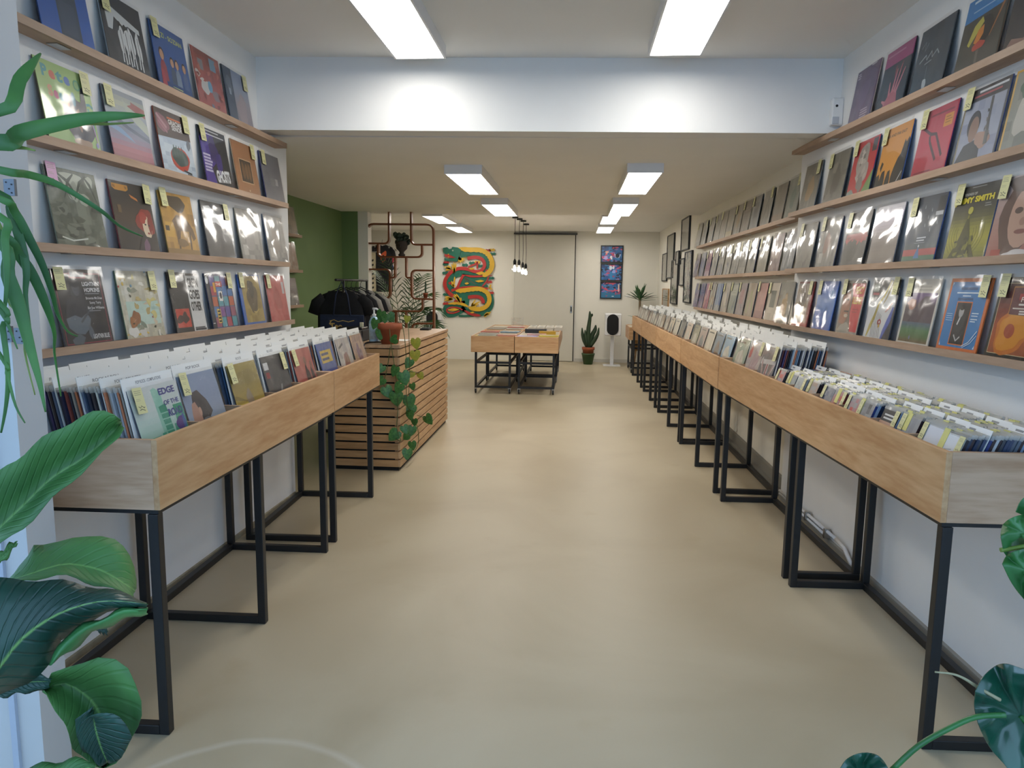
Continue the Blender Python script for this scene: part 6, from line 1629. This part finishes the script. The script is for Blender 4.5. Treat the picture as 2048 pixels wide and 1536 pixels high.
# potted strap-leaf plant left of the entrance
M['strap'] = leaf_mat('strap_leaf', '#2f5c30', '#52883e', .45); M['strap2'] = leaf_mat('strap_leaf_pale', '#5f7f34', '#8fa04a', .4); M['bark'] = mat('plant_bark', '#6a5a44', .9, var=.25, scale=20, bump=.3)
so = Vector((-1.3, 1.15, 0))
sp = empty('strap_leaf_plant', so); tag(sp, 'tall plant with long arching strap leaves left of the entrance', 'plant')
MB().lathe([(.13, 0), (.17, .28), (.18, .3), (.16, .3), (.15, .26)], n=20).build('pot', M['gpot'], sp)
MB().tube([(0, 0, .2), (.01, .01, .8), (0, 0, 1.4), (.0, .0, 1.72)], [.035, .03, .026, .02], 8).build('trunk', M['bark'], sp)
def strap(px, wid, dep, m=None):
    pts = P3(px, dep[0], dep[1]) if isinstance(dep, tuple) else P3(px, dep)
    # lead the blade back to the trunk outside the picture
    e = pts[0]; cr = so + Vector((random.uniform(-.02, .02), random.uniform(-.02, .02), 1.72 + random.uniform(-.06, .06)))
    dz = cr.z - e.z
    pts = [cr, Vector((so.x * .45 + e.x * .55 - .03, (so.y + e.y) / 2, max(cr.z, e.z) + .05 if dz < .35 else e.z + dz * .75))] + pts
    pts = smooth_path(pts, 4); n = len(pts)
    vs, fs = [], []
    for i, p in enumerate(pts):
        d = (pts[min(i + 1, n - 1)] - pts[max(i - 1, 0)]).normalized(); v_ = (p - CAM).normalized()
        side = d.cross(v_).normalized(); t_ = i / (n - 1)
        ww = float(np.interp(t_, np.linspace(0, 1, len(wid)), wid)) * (p - CAM).length / F / 2
        up = side.cross(d).normalized()
        vs += [tuple(p + side * ww - so), tuple(p + up * ww * .45 - so), tuple(p - side * ww - so)]
    for i in range(n - 1):
        a = 3 * i; fs += [[a, a + 1, a + 4, a + 3], [a + 1, a + 2, a + 5, a + 4]]
    me = bpy.data.meshes.new('leaf'); me.from_pydata(vs, [], fs); me.materials.append(m or M['strap'])
    for p in me.polygons: p.use_smooth = True
    o = obj('leaf', me, sp); s_ = o.modifiers.new('thickness', 'SOLIDIFY'); s_.thickness = .0012
strap([(-5, 222), (40, 158), (66, 125), (82, 106)], [5, 9, 16, 20, 17, 9, 2], (1.15, 1.25)); strap([(-5, 284), (40, 266), (100, 251), (180, 236), (250, 231), (290, 231)], [18, 24, 26, 24, 20, 12, 2], (1.12, 1.3))
strap([(-5, 275), (90, 256), (165, 247), (215, 248), (268, 245)], [5, 6, 7, 6, 4, 1], (1.15, 1.32), M['strap2']); strap([(-5, 293), (20, 294), (48, 296), (70, 301)], [6, 7, 6, 1], 1.15, M['strap2'])
strap([(-5, 339), (60, 350), (120, 371), (200, 420), (240, 452), (286, 473)], [8, 10, 12, 11, 7, 4, 1.5], (1.12, 1.35)); strap([(-5, 385), (22, 425), (40, 480), (53, 540), (51, 590), (61, 660)], [5, 7, 11, 14, 12, 7, 2], 1.18)
strap([(-5, 465), (39, 512), (70, 559), (96, 621), (109, 668), (109, 707), (122, 793)], [5, 8, 14, 16, 13, 6, 3, 1.5], (1.15, 1.3)); strap([(-5, 395), (30, 425), (60, 480), (85, 530), (104, 585), (115, 627), (135, 662), (156, 673)], [4, 7, 12, 13, 10, 6, 3, 1.5], (1.15, 1.3))
strap([(-5, 478), (16, 551), (39, 616), (60, 694), (78, 760), (91, 824)], [6, 9, 17, 21, 16, 9, 1.5], 1.14); strap([(-5, 600), (13, 642), (35, 698)], [7, 8, 6, 1], 1.1)
strap([(-5, 702), (13, 746), (31, 811), (50, 846)], [5, 6, 4, 1], 1.1); strap([(-4, 610), (5, 655), (16, 746), (12, 811), (2, 866)], [7, 9, 8, 6, 2], 1.1); strap([(-5, 440), (12, 590), (50, 640), (49, 689), (53, 722), (70, 790)], [4, 4, 4, 3, 1], 1.16, M['strap2']); strap([(-5, 430), (10, 480), (14, 560), (8, 630)], [5, 8, 12, 8, 3], 1.12)

# broad-leaved plant below it
M['broad'] = leaf_mat('broad_leaf', '#3c6a38', '#568a48', .5, vein=.35); M['broad_dark'] = leaf_mat('broad_leaf_dark', '#1c3d33', '#2c5548', .35, vein=1.0); M['broad_edge'] = leaf_mat('broad_leaf_light', '#3c7a44', '#559a56', .4)
bo = Vector((-1.2, 1.05, 0))
bp_ = empty('broad_leaf_plant', bo); tag(bp_, 'large plant with broad paddle leaves at the lower left', 'plant')
MB().lathe([(.14, 0), (.18, .22), (.19, .24), (.17, .24)], n=20).build('pot', M['terra'], bp_)
def broad(A, Mi, B_, dA, dM, dB, m=None):
    on = Mi[0][0] > 0
    pm_ = P3(Mi, *dM)
    leaf_grid('leaf', P3(A, *dA), pm_, P3(B_, *dB), m or M['broad'], bp_, origin=bo)
    if on: return
    e = pm_[0]
    MB().tube(smooth_path([(0, 0, .2), (-.02, 0, max(.3, e.z * .75)), tuple((e - bo) * .5 + Vector((-.05, 0, e.z * .5 - .02))), tuple(e - bo)], 5), .008, 8).build('stalk', M['broad_edge'], bp_)
broad([(-20, 960), (50, 905), (100, 868), (140, 845), (190, 826), (222, 823), (242, 838)], [(-20, 1075), (50, 1008), (104, 956), (167, 917), (210, 880), (244, 845)], [(-20, 1105), (60, 1042), (130, 972), (180, 930), (212, 898), (236, 872), (248, 852)], (1.1, 1.2), (1.13, 1.24), (1.08, 1.2))
broad([(20, 1158), (57, 1112), (69, 1084), (79, 1086), (117, 1084), (160, 1077), (216, 1069), (247, 1094), (270, 1138), (273, 1175)], [(10, 1163), (60, 1148), (104, 1134), (140, 1128), (200, 1140), (250, 1168), (271, 1182)], [(5, 1168), (60, 1160), (104, 1150), (150, 1156), (200, 1172), (250, 1185), (268, 1190)], (1.22, 1.34), (1.18, 1.3), (1.14, 1.27))
broad([(-25, 1158), (30, 1159), (77, 1159), (130, 1163), (180, 1171), (258, 1189), (294, 1203)], [(-25, 1370), (0, 1336), (33, 1289), (77, 1251), (134, 1220), (196, 1203), (250, 1203), (297, 1208)], [(-25, 1400), (0, 1393), (52, 1367), (108, 1320), (126, 1278), (200, 1236), (245, 1217), (295, 1213)], (1.1, 1.22), (1.04, 1.2), (1.1, 1.22), M['broad_dark'])
broad([(100, 1326), (124, 1278), (160, 1252), (200, 1236), (245, 1216), (296, 1212)], [(104, 1330), (135, 1285), (170, 1258), (210, 1238), (250, 1220), (296, 1218)], [(108, 1326), (146, 1300), (170, 1280), (196, 1261), (250, 1240), (296, 1226)], (1.12, 1.21), (1.1, 1.2), (1.13, 1.22), M['broad_edge'])
broad([(88, 1380), (103, 1351), (134, 1338), (170, 1322), (196, 1312), (227, 1318), (258, 1344), (273, 1378), (282, 1402), (281, 1440), (265, 1475), (240, 1516), (206, 1534)], [(88, 1380), (110, 1370), (134, 1367), (165, 1385), (190, 1410), (207, 1450), (212, 1490), (206, 1534)], [(88, 1380), (103, 1408), (124, 1436), (139, 1470), (148, 1500), (170, 1518), (190, 1528), (206, 1534)], (1.16, 1.2), (1.2, 1.26), (1.12, 1.2))
broad([(160, 1455), (195, 1425), (225, 1428), (262, 1465), (255, 1495), (235, 1520)], [(188, 1412), (190, 1450), (200, 1490), (215, 1525)], [(150, 1440), (155, 1480), (170, 1505), (200, 1530)], (1.12, 1.15), (1.14, 1.17), (1.12, 1.15), M['broad_dark'])
broad([(10, 1560), (40, 1538), (80, 1528), (120, 1522), (160, 1516), (190, 1524)], [(10, 1580), (60, 1560), (120, 1548), (160, 1540), (192, 1530)], [(20, 1600), (80, 1590), (140, 1575), (170, 1556), (195, 1538)], (1.06, 1.1), (1.04, 1.1), (1.05, 1.1))
broad([(-30, 1120), (-5, 1110), (15, 1090), (34, 1080)], [(-30, 1135), (-5, 1122), (14, 1104), (35, 1082)], [(-30, 1150), (0, 1130), (18, 1112), (36, 1084)], (1.1, 1.12), (1.1, 1.12), (1.1, 1.12))
broad([(-20, 1372), (20, 1362), (65, 1346), (85, 1350), (104, 1354)], [(-20, 1384), (20, 1376), (60, 1364), (80, 1363), (102, 1362)], [(-20, 1398), (20, 1392), (58, 1384), (75, 1386), (100, 1372)], (1.13, 1.16), (1.14, 1.16), (1.13, 1.16), M['broad_dark'])
broad([(190, 1248), (205, 1244), (215, 1255)], [(194, 1254), (206, 1254), (216, 1262)], [(196, 1262), (205, 1268), (216, 1268)], (1.3, 1.3), (1.3, 1.3), (1.3, 1.3), M['broad_dark'])

# heart-shaped leaves
def heart_mesh(m, k=0, s=1.0):
    half = [(0, .0), (.18, .16), (.36, .14), (.5, -.06), (.5, -.32), (.36, -.62), (.18, -.84), (0, -1.0)]
    vs, fs = [], []
    mid = [(0, 0), (0, -.08), (0, -.16), (0, -.26), (0, -.42), (0, -.64), (0, -.84), (0, -1.0)]
    for i in range(8):
        x, z = half[i]; zm = mid[i][1]; bend = .1 * (zm * zm)
        vs += [(-x, .1 * x + bend, z), (-x * .5, -.03 * x + bend, (z + zm) / 2), (0, .03 + bend, zm), (x * .5, -.03 * x + bend, (z + zm) / 2), (x, .1 * x + bend, z)]
    for i in range(7):
        for j in range(4): a = 5 * i + j; fs.append([a, a + 1, a + 6, a + 5])
    me = bpy.data.meshes.new('leaf'); me.from_pydata([(x * s, y * s, z * s) for x, y, z in vs], [], fs); me.materials.append(m)
    for p in me.polygons: p.use_smooth = True
    return me
M['poth'] = leaf_mat('pothos_leaf', '#2f5f30', '#4f8440', .4); M['poth_y'] = leaf_mat('pothos_yellow', '#8f9a34', '#b0a83c', .45); M['vine'] = mat('vine_stem', '#4a5a30', .7)
po = Vector((-1.575, 6.13, CT))
pt = empty('trailing_pothos', po); tag(pt, 'trailing heart-leaved plant in a terracotta pot spilling down the counter', 'plant')
MB().lathe([(.072, 0), (.092, .125), (.106, .125), (.11, .175), (.1, .175), (.094, .15)], n=24).build('pot', M['terra'], pt)
MB().lathe([(.093, .15), (.05, .16), (.002, .162)], n=16).build('soil', M['soil'], pt)
HM = [heart_mesh(M['poth']), heart_mesh(M['poth_y'])]
def cpt(x, y, front=None):
    px, py = 640 + x / 4.266, 600 + y / 4.266
    p = at_y(px, py, 5.955)
    if p.x > -1.45 and p.z < 1.05: p = at_x(px, py, -1.415)
    if y < 330: p = at_y(px, py, 6.08)
    return p
def vine(pts): MB().tube(smooth_path([tuple(cpt(*p) - po) for p in pts], 4), .003, 6).build('vine', M['vine'], pt)
vine([(590, 200), (600, 330), (612, 420), (640, 600), (665, 880), (655, 1090), (690, 1200), (640, 1180)]); vine([(700, 200), (722, 330), (735, 500), (735, 700), (745, 900), (790, 1010), (830, 1080), (840, 1210), (800, 1300), (755, 1300)]); vine([(750, 200), (760, 340), (765, 600), (758, 800), (770, 960)]); vine([(830, 985), (880, 1000), (920, 1010)]); vine([(770, 610), (830, 620), (865, 650)]); vine([(600, 400), (570, 600), (545, 700), (560, 790)])
def pleaf(x, y, s, ang, yl=0):
    p = cpt(x, y); ob = obj('leaf', HM[yl], pt, p - po + Vector((0, -.012, 0))); sz = s / 4.266 * (p - CAM).length / F
    ob.scale = (sz, sz, sz); ob.rotation_euler = (random.uniform(-.3, .1), ang, random.uniform(-.5, .5))
for x, y, s, a in ((775, 510, 85, .5), (650, 570, 90, .3), (705, 620, 115, -.3), (690, 715, 95, .4), (650, 795, 120, -.1), (755, 820, 115, -.2), (785, 900, 100, .3), (765, 950, 80, -.3), (805, 1015, 65, 0), (715, 1075, 75, -.4), (790, 1080, 85, .2), (660, 1120, 105, .7), (755, 1150, 70, 1.0), (785, 1210, 75, -.2), (750, 1275, 90, .1), (905, 990, 90, -.7), (540, 560, 75, .6), (545, 670, 80, .8), (560, 745, 100, -.4), (785, 715, 60, -.4)):
    pleaf(x, y, s, a)
for x, y, s, a in ((795, 615, 60, .6), (850, 625, 60, -.5), (815, 335, 90, -.1), (812, 440, 90, -.1), (750, 140, 60, .2)): pleaf(x, y, s, a, 1)
for x, y, s, a in ((480, 170, 85, .3), (530, 100, 100, .3), (525, 250, 95, .1), (590, 120, 80, -.5), (655, 330, 80, 1.3), (560, 130, 70, .0)): pleaf(x, y, s, a)

# glossy philodendron at the lower right
M['philo'] = leaf_mat('philodendron_leaf', '#12402f', '#1f5a44', .22, sheen=.8); M['philo2'] = leaf_mat('philodendron_fresh', '#2a6030', '#3f8040', .3); M['tendril'] = mat('pale_tendril', '#a59c7a', .7)
go = Vector((1.22, 1.05, 0))
ph = empty('philodendron', go); tag(ph, 'dark glossy plant with big heart leaves at the lower right', 'plant')
MB().lathe([(.14, 0), (.18, .24), (.19, .26), (.17, .26)], n=20).build('pot', M['gpot'], ph)
def poly_leaf(out, c, de, dc, m):
    ring = [at_y(x, y, de[i % len(de)]) for i, (x, y) in enumerate(out)]
    ring = smooth_path(ring + [ring[0]], 4)[:-1]; cc = at_y(*c, dc); n = len(ring)
    vs = [tuple(cc - go)] + [tuple(cc.lerp(p, .5) + Vector((0, .012, 0)) - go) for p in ring] + [tuple(p - go) for p in ring]; fs = []
    for i in range(n):
        j = (i + 1) % n; fs += [[0, 1 + i, 1 + j], [1 + i, 1 + n + i, 1 + n + j, 1 + j]]
    me = bpy.data.meshes.new('leaf'); me.from_pydata(vs, [], fs); me.materials.append(m)
    for p in me.polygons: p.use_smooth = True
    o = obj('leaf', me, ph); s_ = o.modifiers.new('thickness', 'SOLIDIFY'); s_.thickness = .0014
    MB().tube(smooth_path([tuple(cc - go), tuple((cc - go) * .55 + Vector((.05, .0, .1))), (0, 0, .24)], 5), .005, 8).build('stalk', M['philo2'], ph)
poly_leaf([(1950, 1382), (1965, 1354), (1990, 1332), (2012, 1327), (2045, 1337), (2080, 1350), (2120, 1400), (2125, 1480), (2100, 1560), (2050, 1590), (2015, 1537), (1980, 1496), (1957, 1451), (1948, 1412)], (2040, 1430), [1.16, 1.18, 1.2], 1.22, M['philo'])
poly_leaf([(1672, 1550), (1690, 1521), (1712, 1508), (1737, 1505), (1758, 1512), (1774, 1532), (1782, 1560), (1760, 1600), (1720, 1620), (1685, 1590)], (1728, 1560), [1.12, 1.14], 1.16, M['philo'])
poly_leaf([(2031, 1024), (2040, 1003), (2056, 992), (2085, 1000), (2090, 1025), (2060, 1034)], (2060, 1014), [1.24], 1.22, M['philo2'])
poly_leaf([(2001, 1075), (2006, 1050), (2022, 1036), (2048, 1029), (2080, 1035), (2098, 1070), (2080, 1092), (2040, 1096), (2012, 1112)], (2048, 1066), [1.2, 1.22], 1.18, M['philo2'])
poly_leaf([(2004, 1128), (2012, 1112), (2030, 1102), (2060, 1096), (2095, 1110), (2105, 1170), (2080, 1215), (2050, 1200), (2024, 1168)], (2052, 1142), [1.18, 1.2], 1.17, M['philo2'])
MB().tube(smooth_path([tuple(at_y(x, y, 1.15) - go) for x, y in ((1784, 1540), (1838, 1491), (1900, 1456), (1952, 1434), (2010, 1430))], 4), .0045, 8).build('stalk', M['philo2'], ph)
MB().tube(smooth_path([tuple(at_y(x, y, 1.18) - go) for x, y in ((1870, 1344), (1905, 1348), (1930, 1358), (1958, 1376), (2000, 1400))], 4), [.0015 + .0001 * i for i in range(17)], 6).build('tendril', M['tendril'], ph)
MB().tube(smooth_path([tuple(at_y(x, y, 1.2) - go) for x, y in ((2001, 1100), (2020, 1098), (2050, 1092))], 4), .004, 6).build('shoot', M['strap2'], ph)

# feather palm behind the screen
M['palm'] = leaf_mat('palm_leaf', '#2a4a2a', '#466a38', .45)
fo = Vector((-2.62, 11.1, 0))
fp = empty('feather_palm', fo); tag(fp, 'feathery palm standing behind the lattice screen', 'plant')
MB().lathe([(.15, 0), (.19, .3), (.2, .32), (.17, .32)], n=20).build('pot', M['gpot'], fp)
def frond(tip, up, k):
    base = Vector((0, 0, .45)); tip = Vector(tip); ctl = (base + tip) / 2 + Vector((0, 0, up))
    sp_ = [base.lerp(ctl, t_).lerp(ctl.lerp(tip, t_), t_) for t_ in [i / 16 for i in range(17)]]
    b = MB(); b.tube(sp_, [.008 - .0004 * i for i in range(17)], 5)
    for i in range(4, 17):
        d = (sp_[i] - sp_[i - 1]).normalized(); s_ = d.cross(Vector((0, 0, 1))); s_ = s_.normalized() if s_.length > .05 else Vector((0, 1, 0))
        L_ = .3 * math.sin(PI * (i - 2) / 16) + .08
        for sg in (-1, 1):
            a = sp_[i]; e = a + (d * .62 + s_ * sg * .75 + Vector((0, 0, -.28))).normalized() * L_
            w_ = d * .011; mdl = (a + e) / 2 + Vector((0, 0, .02))
            v = [b.bm.verts.new(q) for q in (a - w_ * .5, a + w_ * .5, mdl + w_, e, mdl - w_)]
            b.bm.faces.new(v)
    b.build('frond', M['palm'], fp)
for k, (tx, ty, tz, up) in enumerate(((-.42, .0, 1.75, .4), (-.2, -.2, 1.9, .4), (.1, .1, 1.62, .5), (.38, -.1, 1.42, .55), (.55, .05, 1.15, .6), (.5, -.25, .95, .55), (-.5, .1, 1.3, .5), (.2, .3, 1.7, .4), (-.35, -.3, 1.45, .4), (.62, .15, .85, .6), (.28, -.3, 1.2, .5))): frond((tx, ty, tz), up, k)

# yucca in a wooden planter in the far right corner
yo = Vector((1.30, 14.98, 0))
yu = empty('potted_yucca', yo); tag(yu, 'spiky yucca in a tapered wooden planter in the back right corner', 'plant')
MB().lathe([(.1, .3), (.16, .55), (.17, .72), (.16, .72), (.15, .68)], n=16).build('planter', wood('planter_wood', '#a8824f', '#8a6638', 'z', .6), yu)
for a in (0.5, 2.1, 3.6, 5.2): MB().tube([(.09 * math.cos(a), .09 * math.sin(a), .35), (.15 * math.cos(a), .15 * math.sin(a), 0)], .014, 6).build('leg', M['slat'], yu)
MB().lathe([(.15, .69), (.002, .7)], n=14).build('soil', M['soil'], yu)
MB().tube([(0, 0, .68), (-.01, 0, 1.0), (-.02, 0, 1.36)], [.03, .026, .022], 8).build('trunk', M['bark'], yu)
M['yuc'] = leaf_mat('yucca_leaf', '#23462a', '#3a6a38', .4)
def blade(b0, d, L_, w_, droop):
    n = 6; vs, fs = [], []; d = Vector(d).normalized(); s_ = d.cross(Vector((0, 0, 1)))
    s_ = s_.normalized() if s_.length > .05 else Vector((1, 0, 0)); u2 = s_.cross(d)
    for i in range(n + 1):
        t_ = i / n; c = Vector(b0) + d * L_ * t_ + Vector((0, 0, -droop * t_ * t_)); ww = w_ * (math.sin(PI * min(.98, t_ * .85 + .12)))
        vs += [tuple(c - s_ * ww), tuple(c + u2 * -ww * .35), tuple(c + s_ * ww)]
    for i in range(n): a = 3 * i; fs += [[a, a + 1, a + 4, a + 3], [a + 1, a + 2, a + 5, a + 4]]
    me = bpy.data.meshes.new('leaf'); me.from_pydata(vs, [], fs); me.materials.append(M['yuc'])
    for p in me.polygons: p.use_smooth = True
    o = obj('leaf', me, yu); q = o.modifiers.new('thickness', 'SOLIDIFY'); q.thickness = .002
for k in range(30):
    a = k * 2.4; el = .2 + 1.25 * ((k * 7) % 30) / 30
    blade((-.02, 0, 1.3 + .06 * (k / 30)), (math.cos(a) * math.cos(el), math.sin(a) * math.cos(el) * .9, math.sin(el)), .32 + .07 * ((k * 3) % 5) / 5, .022, .035)
for a, z in ((3.3, .95), (3.6, .78), (2.8, .86)): blade((-.01, 0, z), (math.cos(a), math.sin(a), .35 if z > .9 else -.15), .26, .016, .03)
